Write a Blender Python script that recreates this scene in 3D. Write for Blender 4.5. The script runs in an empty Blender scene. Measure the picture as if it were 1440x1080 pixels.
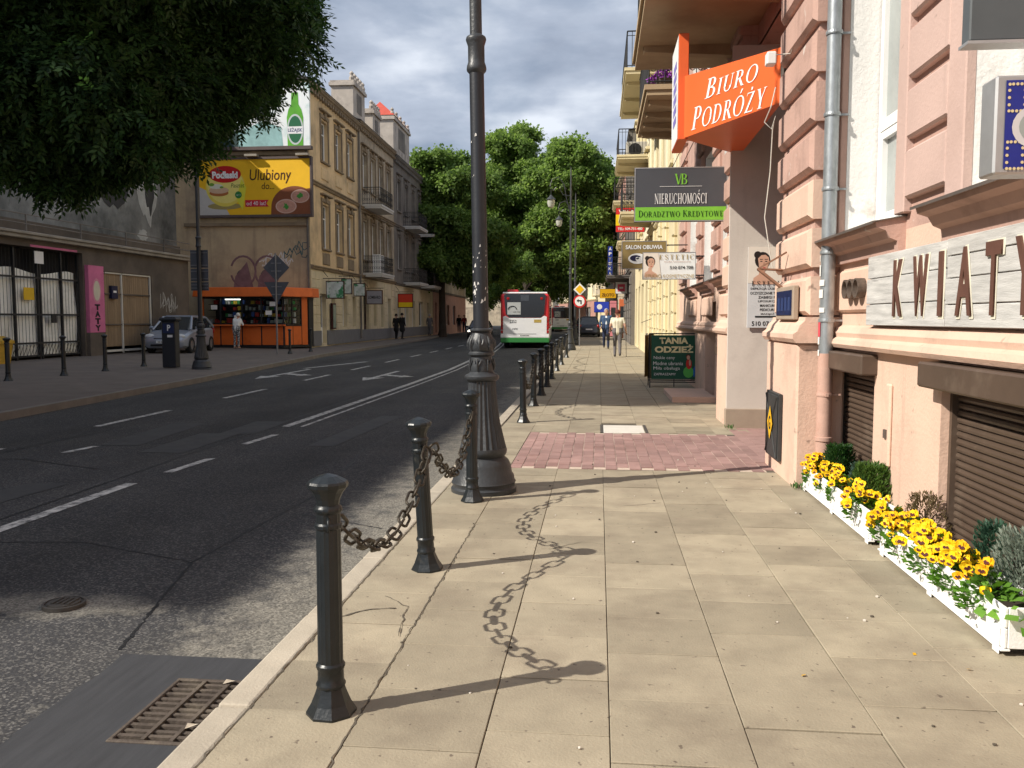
import bpy, bmesh, math, random
import numpy as np
from mathutils import Vector, Matrix, Euler
random.seed(7); RNG = np.random.default_rng(11)
R = math.radians
SC = bpy.context.scene
COL = SC.collection

# ------------------------------------------------------------------ camera
cam = bpy.data.cameras.new('camera'); cam_o = bpy.data.objects.new('camera', cam); COL.objects.link(cam_o)
cam.sensor_width = 36; cam.lens = 36*1206/1440; cam.clip_start = .05; cam.clip_end = 3000
cam_o.location = (0, 0, 1.45); cam_o.rotation_euler = (R(90-4.362), 0, R(5.76))
SC.camera = cam_o

# ------------------------------------------------------------------ light, sky, exposure
SUN = Vector((.89, .48, -.815)).normalized()
sl = bpy.data.lights.new('sun', 'SUN'); sl.energy = 5.0; sl.angle = R(.55); sl.color = (1, .935, .83)
so = bpy.data.objects.new('sun', sl); COL.objects.link(so)
so.rotation_euler = SUN.to_track_quat('-Z', 'Y').to_euler(); so.location = (-20, -12, 30)
W = bpy.data.worlds.new('World'); SC.world = W; W.use_nodes = True
nt = W.node_tree; nt.nodes.clear()
def N(t, kind, **kw):
    n = t.nodes.new(kind)
    for k, v in kw.items(): setattr(n, k, v)
    return n
def ramp(t, fac, stops, interp='LINEAR'):
    n = N(t, 'ShaderNodeValToRGB'); cr = n.color_ramp; cr.interpolation = interp
    while len(cr.elements) < len(stops): cr.elements.new(.5)
    for e, (p, c) in zip(cr.elements, stops):
        e.position = p; e.color = (c, c, c, 1) if isinstance(c, (int, float)) else tuple(c)+(1,)
    t.links.new(fac, n.inputs[0]); return n.outputs[0]
sky = N(nt, 'ShaderNodeTexSky', sky_type='NISHITA', sun_disc=False, sun_elevation=R(40), sun_rotation=R(241))
tc = N(nt, 'ShaderNodeTexCoord')
# clouds lie on a flat layer: direction divided by its height, so they flatten towards the horizon
sx = N(nt, 'ShaderNodeSeparateXYZ'); nt.links.new(tc.outputs['Generated'], sx.inputs[0])
zc = N(nt, 'ShaderNodeMath', operation='MAXIMUM'); nt.links.new(sx.outputs[2], zc.inputs[0]); zc.inputs[1].default_value = .0
za = N(nt, 'ShaderNodeMath', operation='ADD'); nt.links.new(zc.outputs[0], za.inputs[0]); za.inputs[1].default_value = .16
cx = N(nt, 'ShaderNodeMath', operation='DIVIDE'); nt.links.new(sx.outputs[0], cx.inputs[0]); nt.links.new(za.outputs[0], cx.inputs[1])
cy = N(nt, 'ShaderNodeMath', operation='DIVIDE'); nt.links.new(sx.outputs[1], cy.inputs[0]); nt.links.new(za.outputs[0], cy.inputs[1])
cv = N(nt, 'ShaderNodeCombineXYZ'); nt.links.new(cx.outputs[0], cv.inputs[0]); nt.links.new(cy.outputs[0], cv.inputs[1])
n1 = N(nt, 'ShaderNodeTexNoise'); n1.inputs['Scale'].default_value = 1.25; n1.inputs['Detail'].default_value = 7; n1.inputs['Roughness'].default_value = .55; n1.inputs['Distortion'].default_value = .35
nt.links.new(cv.outputs[0], n1.inputs['Vector'])
n2 = N(nt, 'ShaderNodeTexNoise'); n2.inputs['Scale'].default_value = 2.6; n2.inputs['Detail'].default_value = 6
nt.links.new(cv.outputs[0], n2.inputs['Vector'])
cover = ramp(nt, n1.outputs[0], [(.30, .25), (.52, .95)])
ccol = ramp(nt, n2.outputs[0], [(.30, (3.5, 4.1, 5.3)), (.49, (5.5, 6.2, 7.5)), (.66, (9.2, 9.8, 10.8))])
mx = N(nt, 'ShaderNodeMix', data_type='RGBA'); nt.links.new(cover, mx.inputs[0])
nt.links.new(sky.outputs[0], mx.inputs[6]); nt.links.new(ccol, mx.inputs[7])
bg = N(nt, 'ShaderNodeBackground'); bg.inputs[1].default_value = .077; nt.links.new(mx.outputs[2], bg.inputs[0])
ow = N(nt, 'ShaderNodeOutputWorld'); nt.links.new(bg.outputs[0], ow.inputs[0])
vs = SC.view_settings; vs.view_transform = 'Standard'; vs.look = 'None'; vs.exposure = .32; vs.gamma = 1; vs.use_curve_mapping = False
SC.cycles.max_bounces = 6; SC.cycles.diffuse_bounces = 3; SC.cycles.transparent_max_bounces = 6

# ------------------------------------------------------------------ materials
MATS = {}
def mat(name, col, rough=.8, var=.18, scale=2.0, bump=.0, bscale=40, stain=None, sscale=.8, sfrom=.52, sto=.75, metal=0, spec=.35, objvar=0, speck=None, coords='pos', emit=0, squash=None, streak=None):
    if name in MATS: return MATS[name]
    m = bpy.data.materials.new(name); m.use_nodes = True; t = m.node_tree; t.nodes.clear(); L = t.links.new
    b = N(t, 'ShaderNodeBsdfPrincipled'); o = N(t, 'ShaderNodeOutputMaterial'); L(b.outputs[0], o.inputs[0])
    b.inputs['Roughness'].default_value = rough; b.inputs['Metallic'].default_value = metal; b.inputs['Specular IOR Level'].default_value = spec
    if coords == 'pos': v = N(t, 'ShaderNodeNewGeometry').outputs['Position']
    else: v = N(t, 'ShaderNodeTexCoord').outputs['Object']
    if squash:
        mp = N(t, 'ShaderNodeMapping'); mp.inputs['Scale'].default_value = squash; L(v, mp.inputs[0]); v = mp.outputs[0]
    def noise(s, d=5, r=.6):
        n = N(t, 'ShaderNodeTexNoise'); n.inputs['Scale'].default_value = s; n.inputs['Detail'].default_value = d; n.inputs['Roughness'].default_value = r; L(v, n.inputs['Vector']); return n.outputs[0]
    c = Vector(col[:3])
    out = ramp(t, noise(scale), [(.25, tuple(c*(1-var))), (.75, tuple(min(1, x*(1+var)) for x in c))])
    def mixc(fac, a, colr):
        k = N(t, 'ShaderNodeMix', data_type='RGBA'); L(fac, k.inputs[0]); L(a, k.inputs[6])
        if hasattr(colr, 'is_linked'): L(colr, k.inputs[7])
        else: k.inputs[7].default_value = tuple(colr)+(1,)
        return k.outputs[2]
    if stain: out = mixc(ramp(t, noise(sscale, 7, .65), [(sfrom, 0), (sto, 1)]), out, stain)
    if speck:
        out = mixc(ramp(t, noise(speck[1], 2, .5), [(speck[2], 0), (speck[2]+.06, 1)]), out, speck[0])
    if streak:   # run-off streaks: noise drawn out downwards
        mq = N(t, 'ShaderNodeMapping'); mq.inputs['Scale'].default_value = (streak[1], streak[1], streak[1]*.07); L(v, mq.inputs[0])
        nq = N(t, 'ShaderNodeTexNoise'); nq.inputs['Scale'].default_value = 1; nq.inputs['Detail'].default_value = 6; nq.inputs['Roughness'].default_value = .65; L(mq.outputs[0], nq.inputs['Vector'])
        out = mixc(ramp(t, nq.outputs[0], [(streak[2], 0), (streak[2]+.22, .75)]), out, streak[0])
    if objvar:
        oi = N(t, 'ShaderNodeObjectInfo'); r2 = ramp(t, oi.outputs['Random'], [(0, 1-objvar), (1, 1+objvar*.6)])
        k = N(t, 'ShaderNodeMix', data_type='RGBA', blend_type='MULTIPLY'); k.inputs[0].default_value = 1; L(out, k.inputs[6]); L(r2, k.inputs[7]); out = k.outputs[2]
    L(out, b.inputs['Base Color'])
    if bump:
        bp = N(t, 'ShaderNodeBump'); bp.inputs['Strength'].default_value = bump; bp.inputs['Distance'].default_value = .02
        L(noise(bscale, 4, .6), bp.inputs['Height']); L(bp.outputs[0], b.inputs['Normal'])
    if emit:
        b.inputs['Emission Color'].default_value = tuple(col[:3])+(1,); b.inputs['Emission Strength'].default_value = emit
    MATS[name] = m; return m
def flat(name, col, rough=.5, spec=.3): return mat(name, col, rough, var=.05, scale=6, spec=spec)

def asphalt(name, base, light, stones, bump, worn, kerb=None):
    m = bpy.data.materials.new(name); m.use_nodes = True; t = m.node_tree; t.nodes.clear(); L = t.links.new
    b = N(t, 'ShaderNodeBsdfPrincipled'); o = N(t, 'ShaderNodeOutputMaterial'); L(b.outputs[0], o.inputs[0]); b.inputs['Roughness'].default_value = .82; b.inputs['Specular IOR Level'].default_value = .25
    v = N(t, 'ShaderNodeNewGeometry').outputs['Position']
    vo = N(t, 'ShaderNodeTexVoronoi'); vo.inputs['Scale'].default_value = 95; L(v, vo.inputs['Vector'])
    sep = N(t, 'ShaderNodeSeparateColor'); L(vo.outputs['Color'], sep.inputs[0])
    cs = ramp(t, sep.outputs[0], [(0, base), (.62, tuple(x*1.25 for x in base)), (.8, light), (1, tuple(min(1, x*1.6) for x in light))])
    ns = N(t, 'ShaderNodeTexNoise'); ns.inputs['Scale'].default_value = .9; ns.inputs['Detail'].default_value = 8; ns.inputs['Roughness'].default_value = .7; L(v, ns.inputs['Vector'])
    f = ramp(t, ns.outputs[0], [(.45, 0), (.75, worn)])
    if kerb:   # gravelly wear along the kerb line and round the manhole, broken up by noise
        sp = N(t, 'ShaderNodeSeparateXYZ'); L(v, sp.inputs[0])
        def edge(val, a, b, c, d):
            q = N(t, 'ShaderNodeMapRange'); q.inputs[1].default_value = a; q.inputs[2].default_value = b; q.inputs[3].default_value = c; q.inputs[4].default_value = d; L(val, q.inputs[0]); return q.outputs[0]
        nn = N(t, 'ShaderNodeTexNoise'); nn.inputs['Scale'].default_value = 5; nn.inputs['Detail'].default_value = 9; nn.inputs['Roughness'].default_value = .75; L(v, nn.inputs['Vector'])
        d = N(t, 'ShaderNodeVectorMath', operation='DISTANCE'); d.inputs[1].default_value = kerb; 
        mpp = N(t, 'ShaderNodeMapping'); mpp.inputs['Scale'].default_value = (.55,1.6,1); mpp.inputs['Location'].default_value = (kerb[0]*.45, -kerb[1]*.6, 0); L(v, mpp.inputs[0]); L(mpp.outputs[0], d.inputs[0])
        e = N(t, 'ShaderNodeMath', operation='MAXIMUM'); L(edge(sp.outputs[0], -2.5, -1.45, 0, .62), e.inputs[0]); L(edge(d.outputs['Value'], .1, .55, .6, 0), e.inputs[1])
        s_ = N(t, 'ShaderNodeMath', operation='ADD'); L(e.outputs[0], s_.inputs[0]); L(nn.outputs[0], s_.inputs[1])
        fk = edge(s_.outputs[0], .74, .98, 0, .85)
        mxx = N(t, 'ShaderNodeMath', operation='MAXIMUM'); L(f, mxx.inputs[0]); L(fk, mxx.inputs[1]); f = mxx.outputs[0]
        vs_ = N(t, 'ShaderNodeMix', data_type='RGBA'); L(sep.outputs[1], vs_.inputs[0]); vs_.inputs[6].default_value = tuple(x*.35 for x in stones)+(1,); vs_.inputs[7].default_value = tuple(stones)+(1,)
    k = N(t, 'ShaderNodeMix', data_type='RGBA'); L(f, k.inputs[0]); L(cs, k.inputs[6]); k.inputs[7].default_value = tuple(stones)+(1,)
    if kerb: L(vs_.outputs[2], k.inputs[7])
    # broad darker and paler sheets along the road
    nb = N(t, 'ShaderNodeTexNoise'); nb.inputs['Scale'].default_value = .35; nb.inputs['Detail'].default_value = 3
    mp = N(t, 'ShaderNodeMapping'); mp.inputs['Scale'].default_value = (2.2, .35, 1); L(v, mp.inputs[0]); L(mp.outputs[0], nb.inputs['Vector'])
    g = ramp(t, nb.outputs[0], [(.3, .7), (.7, 1.35)])
    k2 = N(t, 'ShaderNodeMix', data_type='RGBA', blend_type='MULTIPLY'); k2.inputs[0].default_value = 1; L(k.outputs[2], k2.inputs[6]); L(g, k2.inputs[7])
    L(k2.outputs[2], b.inputs['Base Color'])
    bp = N(t, 'ShaderNodeBump'); bp.inputs['Strength'].default_value = bump; bp.inputs['Distance'].default_value = .012
    ad = N(t, 'ShaderNodeMath', operation='ADD'); L(sep.outputs[0], ad.inputs[0])
    n3 = N(t, 'ShaderNodeTexNoise'); n3.inputs['Scale'].default_value = 60; n3.inputs['Detail'].default_value = 5; L(v, n3.inputs['Vector']); L(n3.outputs[0], ad.inputs[1])
    L(ad.outputs[0], bp.inputs['Height']); L(bp.outputs[0], b.inputs['Normal'])
    MATS[name] = m; return m

def paint(name, col, under, lo=.42, hi=.6, scale=9):
    """road paint worn through to the asphalt in places"""
    m = bpy.data.materials.new(name); m.use_nodes = True; t = m.node_tree; b = t.nodes['Principled BSDF']; L = t.links.new
    v = N(t, 'ShaderNodeNewGeometry').outputs['Position']
    n = N(t, 'ShaderNodeTexNoise'); n.inputs['Scale'].default_value = scale; n.inputs['Detail'].default_value = 9; n.inputs['Roughness'].default_value = .75; L(v, n.inputs['Vector'])
    L(ramp(t, n.outputs[0], [(lo, col), (hi, under)]), b.inputs['Base Color']); b.inputs['Roughness'].default_value = .8
    MATS[name] = m; return m

def leafmat(name, c1, c2, trans=.35):
    m = bpy.data.materials.new(name); m.use_nodes = True; t = m.node_tree; t.nodes.clear(); L = t.links.new
    o = N(t, 'ShaderNodeOutputMaterial'); v = N(t, 'ShaderNodeNewGeometry')
    n = N(t, 'ShaderNodeTexNoise'); n.inputs['Scale'].default_value = 1.3; n.inputs['Detail'].default_value = 4; L(v.outputs['Position'], n.inputs['Vector'])
    mu = N(t, 'ShaderNodeMath', operation='MULTIPLY_ADD'); L(v.outputs['Random Per Island'], mu.inputs[0]); mu.inputs[1].default_value = .5; L(n.outputs[0], mu.inputs[2])
    c = ramp(t, mu.outputs[0], [(.45, c1), (1.0, c2)])
    p = N(t, 'ShaderNodeBsdfPrincipled'); p.inputs['Roughness'].default_value = .55; p.inputs['Specular IOR Level'].default_value = .25; L(c, p.inputs['Base Color'])
    tr = N(t, 'ShaderNodeBsdfTranslucent'); hs = N(t, 'ShaderNodeHueSaturation'); hs.inputs['Value'].default_value = 1.6; hs.inputs['Saturation'].default_value = 1.1; L(c, hs.inputs['Color']); L(hs.outputs[0], tr.inputs[0])
    mxs = N(t, 'ShaderNodeMixShader'); mxs.inputs[0].default_value = trans; L(p.outputs[0], mxs.inputs[1]); L(tr.outputs[0], mxs.inputs[2]); L(mxs.outputs[0], o.inputs[0])
    MATS[name] = m; return m

# ------------------------------------------------------------------ mesh helpers
class MB:
    """collects boxes, prisms, tubes and lathes and links them as ONE mesh object"""
    def __init__(s): s.v = []; s.f = []; s.mi = []
    def add(s, vs, fs, m=0, M=None):
        b = len(s.v)
        s.v += [tuple(M @ Vector(p)) for p in vs] if M else [tuple(p) for p in vs]
        s.f += [tuple(i+b for i in f) for f in fs]; s.mi += [m]*len(fs); return s
    def box(s, x0, y0, z0, x1, y1, z1, m=0, M=None):
        v = [(x0,y0,z0),(x1,y0,z0),(x1,y1,z0),(x0,y1,z0),(x0,y0,z1),(x1,y0,z1),(x1,y1,z1),(x0,y1,z1)]
        return s.add(v, [(3,2,1,0),(4,5,6,7),(0,1,5,4),(1,2,6,5),(2,3,7,6),(3,0,4,7)], m, M)
    def quad(s, a, b, c, d, m=0): return s.add([a,b,c,d], [(0,1,2,3)], m)
    def prism(s, poly, z0, z1, m=0, M=None):
        n = len(poly); v = [(x,y,z0) for x,y in poly]+[(x,y,z1) for x,y in poly]
        f = [tuple(range(n-1,-1,-1)), tuple(range(n,2*n))]+[(i,(i+1)%n,n+(i+1)%n,n+i) for i in range(n)]
        return s.add(v, f, m, M)
    def prof(s, pts, s0, s1, m=0):
        """profile of (y,z) points swept along local x from s0 to s1"""
        n = len(pts); v = [(s0,y,z) for y,z in pts]+[(s1,y,z) for y,z in pts]
        f = [(i,(i+1)%n,n+(i+1)%n,n+i) for i in range(n)]+[tuple(range(n-1,-1,-1)), tuple(range(n,2*n))]
        return s.add(v, f, m)
    def lathe(s, prof, seg=16, c=(0,0,0), m=0, flute=0, M=None, cap=True):
        v = []; f = []
        for r, z in prof:
            for k in range(seg):
                a = 2*math.pi*k/seg; q = r*(1-flute*(k%2)); v.append((c[0]+q*math.cos(a), c[1]+q*math.sin(a), c[2]+z))
        for i in range(len(prof)-1):
            for k in range(seg): f.append((i*seg+k, i*seg+(k+1)%seg, (i+1)*seg+(k+1)%seg, (i+1)*seg+k))
        if cap: f += [tuple(range(seg-1,-1,-1)), tuple((len(prof)-1)*seg+k for k in range(seg))]
        return s.add(v, f, m, M)
    def tube(s, path, r, seg=6, m=0, closed=False, M=None):
        P = [Vector(p) for p in path]; n = len(P); rs = r if isinstance(r, (list, tuple)) else [r]*n
        v = []; f = []; up = None
        for i in range(n):
            a = P[(i-1) % n] if closed or i else P[0]; b = P[(i+1) % n] if closed or i < n-1 else P[-1]
            d = (b-a); d = d.normalized() if d.length > 1e-9 else Vector((0,0,1))
            if up is None: up = Vector((0,0,1)) if abs(d.z) < .9 else Vector((1,0,0))
            e1 = d.cross(up)
            if e1.length < 1e-4: e1 = d.cross(Vector((1,.3,0)))
            e1.normalize(); e2 = e1.cross(d).normalized(); up = e2
            for k in range(seg):
                t = 2*math.pi*k/seg; v.append(P[i]+(e1*math.cos(t)+e2*math.sin(t))*rs[i])
        m_ = n if closed else n-1
        for i in range(m_):
            j = (i+1) % n
            for k in range(seg): f.append((i*seg+k, j*seg+k, j*seg+(k+1)%seg, i*seg+(k+1)%seg))
        if not closed: f += [tuple(range(seg)), tuple((n-1)*seg+k for k in range(seg-1,-1,-1))]
        return s.add(v, f, m, M)
    def ball(s, c, r, seg=10, ring=7, m=0):
        r = (r,r,r) if isinstance(r, (int,float)) else r
        v = []; f = []
        for i in range(ring+1):
            t = math.pi*i/ring
            for k in range(seg):
                a = 2*math.pi*k/seg; v.append((c[0]+r[0]*math.sin(t)*math.cos(a), c[1]+r[1]*math.sin(t)*math.sin(a), c[2]+r[2]*math.cos(t)))
        for i in range(ring):
            for k in range(seg): f.append((i*seg+k, (i+1)*seg+k, (i+1)*seg+(k+1)%seg, i*seg+(k+1)%seg))
        return s.add(v, f, m)
    def mesh(s, name, mats, smooth=False):
        me = bpy.data.meshes.new(name); me.from_pydata(s.v, [], s.f)
        for m in (mats if isinstance(mats, (list,tuple)) else [mats]): me.materials.append(m)
        me.polygons.foreach_set('material_index', s.mi)
        if smooth: me.polygons.foreach_set('use_smooth', [True]*len(s.f))
        me.update(); return me
    def build(s, name, mats, parent=None, smooth=False, bev=0, loc=None):
        o = link(name, s.mesh(name, mats, smooth), parent)
        if loc: o.location = loc
        if bev:
            b = o.modifiers.new('bevel', 'BEVEL'); b.width = bev; b.segments = 1; b.limit_method = 'ANGLE'; b.angle_limit = R(40)
        if smooth: autosmooth(o)
        return o
def autosmooth(o, ang=38):
    me = o.data
    if me.get('as'): return
    bm = bmesh.new(); bm.from_mesh(me); bmesh.ops.remove_doubles(bm, verts=bm.verts, dist=1e-6)
    for e in bm.edges:
        if len(e.link_faces) == 2 and e.calc_face_angle(0) > R(ang): e.smooth = False
    bm.to_mesh(me); bm.free(); me['as'] = 1
def link(name, me, parent=None):
    o = bpy.data.objects.new(name, me); COL.objects.link(o)
    if parent: o.parent = parent
    return o
def tag(o, label=None, cat=None, group=None, kind=None):
    if label: o['label'] = label
    if cat: o['category'] = cat
    if group: o['group'] = group
    if kind: o['kind'] = kind
    return o
def thing(name, label, cat, loc=(0,0,0), rz=0, group=None, rot=None):
    o = bpy.data.objects.new(name, None); COL.objects.link(o); o.location = loc
    o.rotation_euler = rot if rot else (0,0,rz); o.empty_display_size = .1
    return tag(o, label, cat, group)
def struct(o): o['kind'] = 'structure'; return o
def stuff(o): o['kind'] = 'stuff'; return o
KIDS = {}
def copy_tree(o, parent=None):
    if not KIDS.get('n') == len(bpy.data.objects): pass
    c = o.copy(); COL.objects.link(c)
    if parent: c.parent = parent
    for ch in o.children: copy_tree(ch, c)
    return c
def inst(name, me, parent, loc, rot=(0,0,0), scale=None):
    o = bpy.data.objects.new(name, me); COL.objects.link(o); o.parent = parent; o.location = loc; o.rotation_euler = rot
    if scale: o.scale = scale
    return o

# ------------------------------------------------------------------ lettering
_tc = bpy.data.curves.new('lettering', 'FONT'); _to = bpy.data.objects.new('lettering', _tc); COL.objects.link(_to)
def text_mesh(body, bold=0, spacing=1, shear=0, extrude=.0):
    _tc.body = body; _tc.offset = bold; _tc.space_character = spacing; _tc.shear = shear; _tc.resolution_u = 3; _tc.extrude = extrude; _tc.size = 1
    dg = bpy.context.evaluated_depsgraph_get(); dg.update()
    return bpy.data.meshes.new_from_object(_to.evaluated_get(dg))
# a roman serif capital alphabet drawn from stems, bars, diagonals and thick-thin bowls (unit height)
T_, t_, sf = .15, .05, .035
def _stem(x, w=T_, y0=0, y1=1, b=.09):
    return [[(x,y0),(x+w,y0),(x+w,y1),(x,y1)], [(x-b,y0),(x+w+b,y0),(x+w+b,y0+sf),(x-b,y0+sf)], [(x-b,y1-sf),(x+w+b,y1-sf),(x+w+b,y1),(x-b,y1)]]
def _bar(x0,x1,y,h=t_): return [[(x0,y-h/2),(x1,y-h/2),(x1,y+h/2),(x0,y+h/2)]]
def _dia(x0,y0,x1,y1,w): return [[(x0-w/2,y0),(x0+w/2,y0),(x1+w/2,y1),(x1-w/2,y1)]]
def _ser(x,y,l=.13): return [[(x-l,y),(x+l,y),(x+l,y+sf),(x-l,y+sf)]]
def _arc(cx,cy,rx,ry,a0,a1,w=T_,wm=t_,n=18):
    out = []; pts = []
    for i in range(n+1):
        a = R(a0+(a1-a0)*i/n); k = wm+(w-wm)*abs(math.cos(a))**1.3
        pts.append(((cx+rx*math.cos(a), cy+ry*math.sin(a)), (cx+(rx-k)*math.cos(a), cy+(ry-(wm+.012))*math.sin(a))))
    for p, q in zip(pts, pts[1:]): out.append([p[0], q[0], q[1], p[1]])
    return out
def _O(cx=.42): return _arc(cx,.5,.42,.52,0,360,n=32)
def glyph(ch):
    acute = [[(.36,1.12),(.44,1.12),(.56,1.34),(.44,1.34)]]; dot = [[(.30,1.10),(.42,1.10),(.42,1.24),(.30,1.24)]]
    if ch == 'I': return _stem(.09), .33
    if ch == 'O': return _O(), .84
    if ch == 'Ó': return _O()+acute, .84
    if ch == 'B': return _stem(.09)+_arc(.32,.76,.27,.24,-90,90)+_arc(.32,.26,.33,.27,-90,90)+_bar(.2,.34,.975)+_bar(.2,.34,.515)+_bar(.2,.34,.02), .68
    if ch == 'P': return _stem(.09)+_arc(.32,.72,.29,.28,-90,90)+_bar(.2,.34,.975)+_bar(.2,.34,.46), .64
    if ch == 'R': return _stem(.09)+_arc(.32,.74,.27,.26,-90,90)+_bar(.2,.34,.975)+_bar(.2,.36,.5)+_dia(.68,0,.36,.5,.17)+_ser(.70,0,.1), .76
    if ch == 'D': return _stem(.09)+_arc(.30,.5,.46,.5,-90,90)+_bar(.2,.32,.975)+_bar(.2,.32,.025), .80
    if ch == 'U': return _stem(.09,T_,.3,1)[:1]+_stem(.09,T_,.3,1)[2:]+_stem(.62,.06,.3,1)[:1]+_stem(.62,.06,.3,1)[2:]+_arc(.385,.32,.295,.34,180,360,.13), .78
    if ch in 'ZŻ': return _bar(.06,.62,.975)+_bar(.04,.64,.025)+_dia(.14,.02,.54,.98,.15)+[[(.04,0),(.64,0),(.68,.2),(.6,.05)], [(.06,1),(.62,1),(.1,.95),(.03,.8)]]+(dot if ch == 'Ż' else []), .70
    if ch == 'Y': return _dia(.14,1,.37,.45,.16)+_dia(.62,1,.42,.45,.06)+_stem(.32,T_,0,.5)[:2]+_ser(.14,1-sf)+_ser(.62,1-sf,.1), .76
    if ch == 'V': return _dia(.13,1,.40,0,.16)+_dia(.66,1,.42,0,.06)+_ser(.13,1-sf)+_ser(.66,1-sf,.1), .78
    if ch == 'N': return _stem(.1,.06)+_dia(.12,1,.68,0,.16)+_stem(.66,.06), .84
    if ch == 'E': return _stem(.09)+_bar(.2,.56,.97)+_bar(.2,.48,.51)+_bar(.2,.58,.03)+[[(.5,.8),(.56,.8),(.56,1),(.52,1)], [(.52,0),(.58,0),(.6,.22),(.55,.22)]], .64
    if ch == 'F': return _stem(.09)+_bar(.2,.56,.97)+_bar(.2,.48,.51)+[[(.5,.8),(.56,.8),(.56,1),(.52,1)]], .60
    if ch == 'L': return _stem(.09)+_bar(.2,.56,.03)+[[(.5,0),(.56,0),(.58,.22),(.53,.22)]], .60
    if ch == 'H': return _stem(.09)+_stem(.6)+_bar(.2,.62,.51), .84
    if ch == 'M': return _stem(.1,.06)+_dia(.14,1,.46,0,.16)+_dia(.8,1,.48,0,.06)+_stem(.76,T_), 1.0
    if ch in 'CĆ': return _arc(.44,.5,.42,.52,45,315,n=24)+[[(.70,.70),(.75,.70),(.75,.98),(.71,.98)]], .80
    if ch in 'SŚ':
        c = [(.56,.86),(.42,.985),(.2,.95),(.11,.76),(.2,.60),(.42,.47),(.55,.32),(.5,.1),(.3,.0),(.1,.12)]; o = []
        for i in range(len(c)-1):
            (ax,ay),(bx,by) = c[i],c[i+1]; w = .13 if 2 < i < 6 else .075; d = math.hypot(bx-ax,by-ay); nx,ny = -(by-ay)/d*w/2,(bx-ax)/d*w/2; ex,ey = (bx-ax)/d*.03,(by-ay)/d*.03
            o.append([(ax+nx-ex,ay+ny-ey),(ax-nx-ex,ay-ny-ey),(bx-nx+ex,by-ny+ey),(bx+nx+ex,by+ny+ey)])
        return o+[[(.54,.74),(.58,.74),(.58,.98),(.54,.98)], [(.07,.02),(.11,.02),(.11,.28),(.07,.28)]]+([[(.3,1.12),(.38,1.12),(.5,1.34),(.38,1.34)]] if ch == 'Ś' else []), .66
    if ch == 'T': return _stem(.27)[:2]+_bar(.03,.67,.97)+[[(.03,1),(.07,1),(.05,.76),(.02,.76)], [(.63,1),(.67,1),(.68,.76),(.65,.76)]], .70
    if ch == 'W': return _dia(.13,1,.36,0,.15)+_dia(.56,1,.38,0,.06)+_dia(.58,1,.82,0,.15)+_dia(1.04,1,.84,0,.06)+_ser(.13,1-sf)+_ser(.6,1-sf)+_ser(1.04,1-sf,.1), 1.16
    if ch == 'K': return _stem(.09)+_dia(.62,1,.2,.45,.06)+_dia(.68,0,.36,.58,.16)+_ser(.62,1-sf,.1)+_ser(.68,0,.1), .76
    if ch == 'A': return _dia(.36,1,.1,0,.06)+_dia(.38,1,.66,0,.16)+_bar(.18,.56,.33)+_ser(.1,0,.1)+_ser(.66,0), .76
    return [], .35
def serif_mesh(body, gap=.10, small=None, shear=0):
    """small: height of the letters after the first of each word (small capitals)"""
    v = []; f = []; x = 0; first = True; k = 0
    for ch in body:
        if ch == ' ': x += .4; first = True; continue
        g, w = glyph(ch); sc = 1 if (first or not small) else small; first = False
        for p in g:
            b = len(v); area = sum(p[i][0]*p[(i+1)%len(p)][1]-p[(i+1)%len(p)][0]*p[i][1] for i in range(len(p)))
            if area < 0: p = p[::-1]
            v += [(x+q[0]*sc+q[1]*sc*shear, q[1]*sc, .00012*(k % 25)) for q in p]; f.append(tuple(range(b, b+len(p)))); k += 1
        x += (w+gap)*sc
    me = bpy.data.meshes.new('lettering'); me.from_pydata(v, [], f); me.update(); return me
def fit(me, w, h, m, name, parent, loc, rot=(R(90),0,0)):
    """scale lettering to w by h metres, centred on loc, standing in the parent's local XZ plane facing -Y"""
    co = np.empty(len(me.vertices)*3); me.vertices.foreach_get('co', co); co = co.reshape(-1,3)
    lo, hi = co.min(0), co.max(0); sx_ = w/max(1e-6, hi[0]-lo[0]) if w else None; sy_ = h/max(1e-6, hi[1]-lo[1]) if h else sx_
    if sx_ is None: sx_ = sy_
    co[:,0] = (co[:,0]-(lo[0]+hi[0])/2)*sx_; co[:,1] = (co[:,1]-(lo[1]+hi[1])/2)*sy_
    me.vertices.foreach_set('co', co.ravel()); me.materials.clear(); me.materials.append(m); me.update()
    o = link(name, me, parent); o.location = loc; o.rotation_euler = rot; return o
def word(body, w, h, m, parent, loc, name='lettering', bold=.0, shear=0, spacing=1, rot=(R(90),0,0), ex=0):
    return fit(text_mesh(body, bold, spacing, shear, ex), w, h, m, name, parent, loc, rot)
def serif(body, w, h, m, parent, loc, name='lettering', gap=.1, small=None, shear=0, rot=(R(90),0,0)):
    return fit(serif_mesh(body, gap, small, shear), w, h, m, name, parent, loc, rot)
def shape(pts, m, parent, loc, name, th=.001):
    """a flat print outline given in the parent's local XZ plane"""
    b = MB(); n = len(pts); b.add([(x, -th, z) for x, z in pts], [tuple(range(n))]); o = b.build(name, m, parent); o.location = loc; return o
def ell(cx, cz, rx, rz, n=20, a0=0, a1=360): return [(cx+rx*math.cos(R(a0+(a1-a0)*i/n)), cz+rz*math.sin(R(a0+(a1-a0)*i/n))) for i in range(n)]
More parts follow.
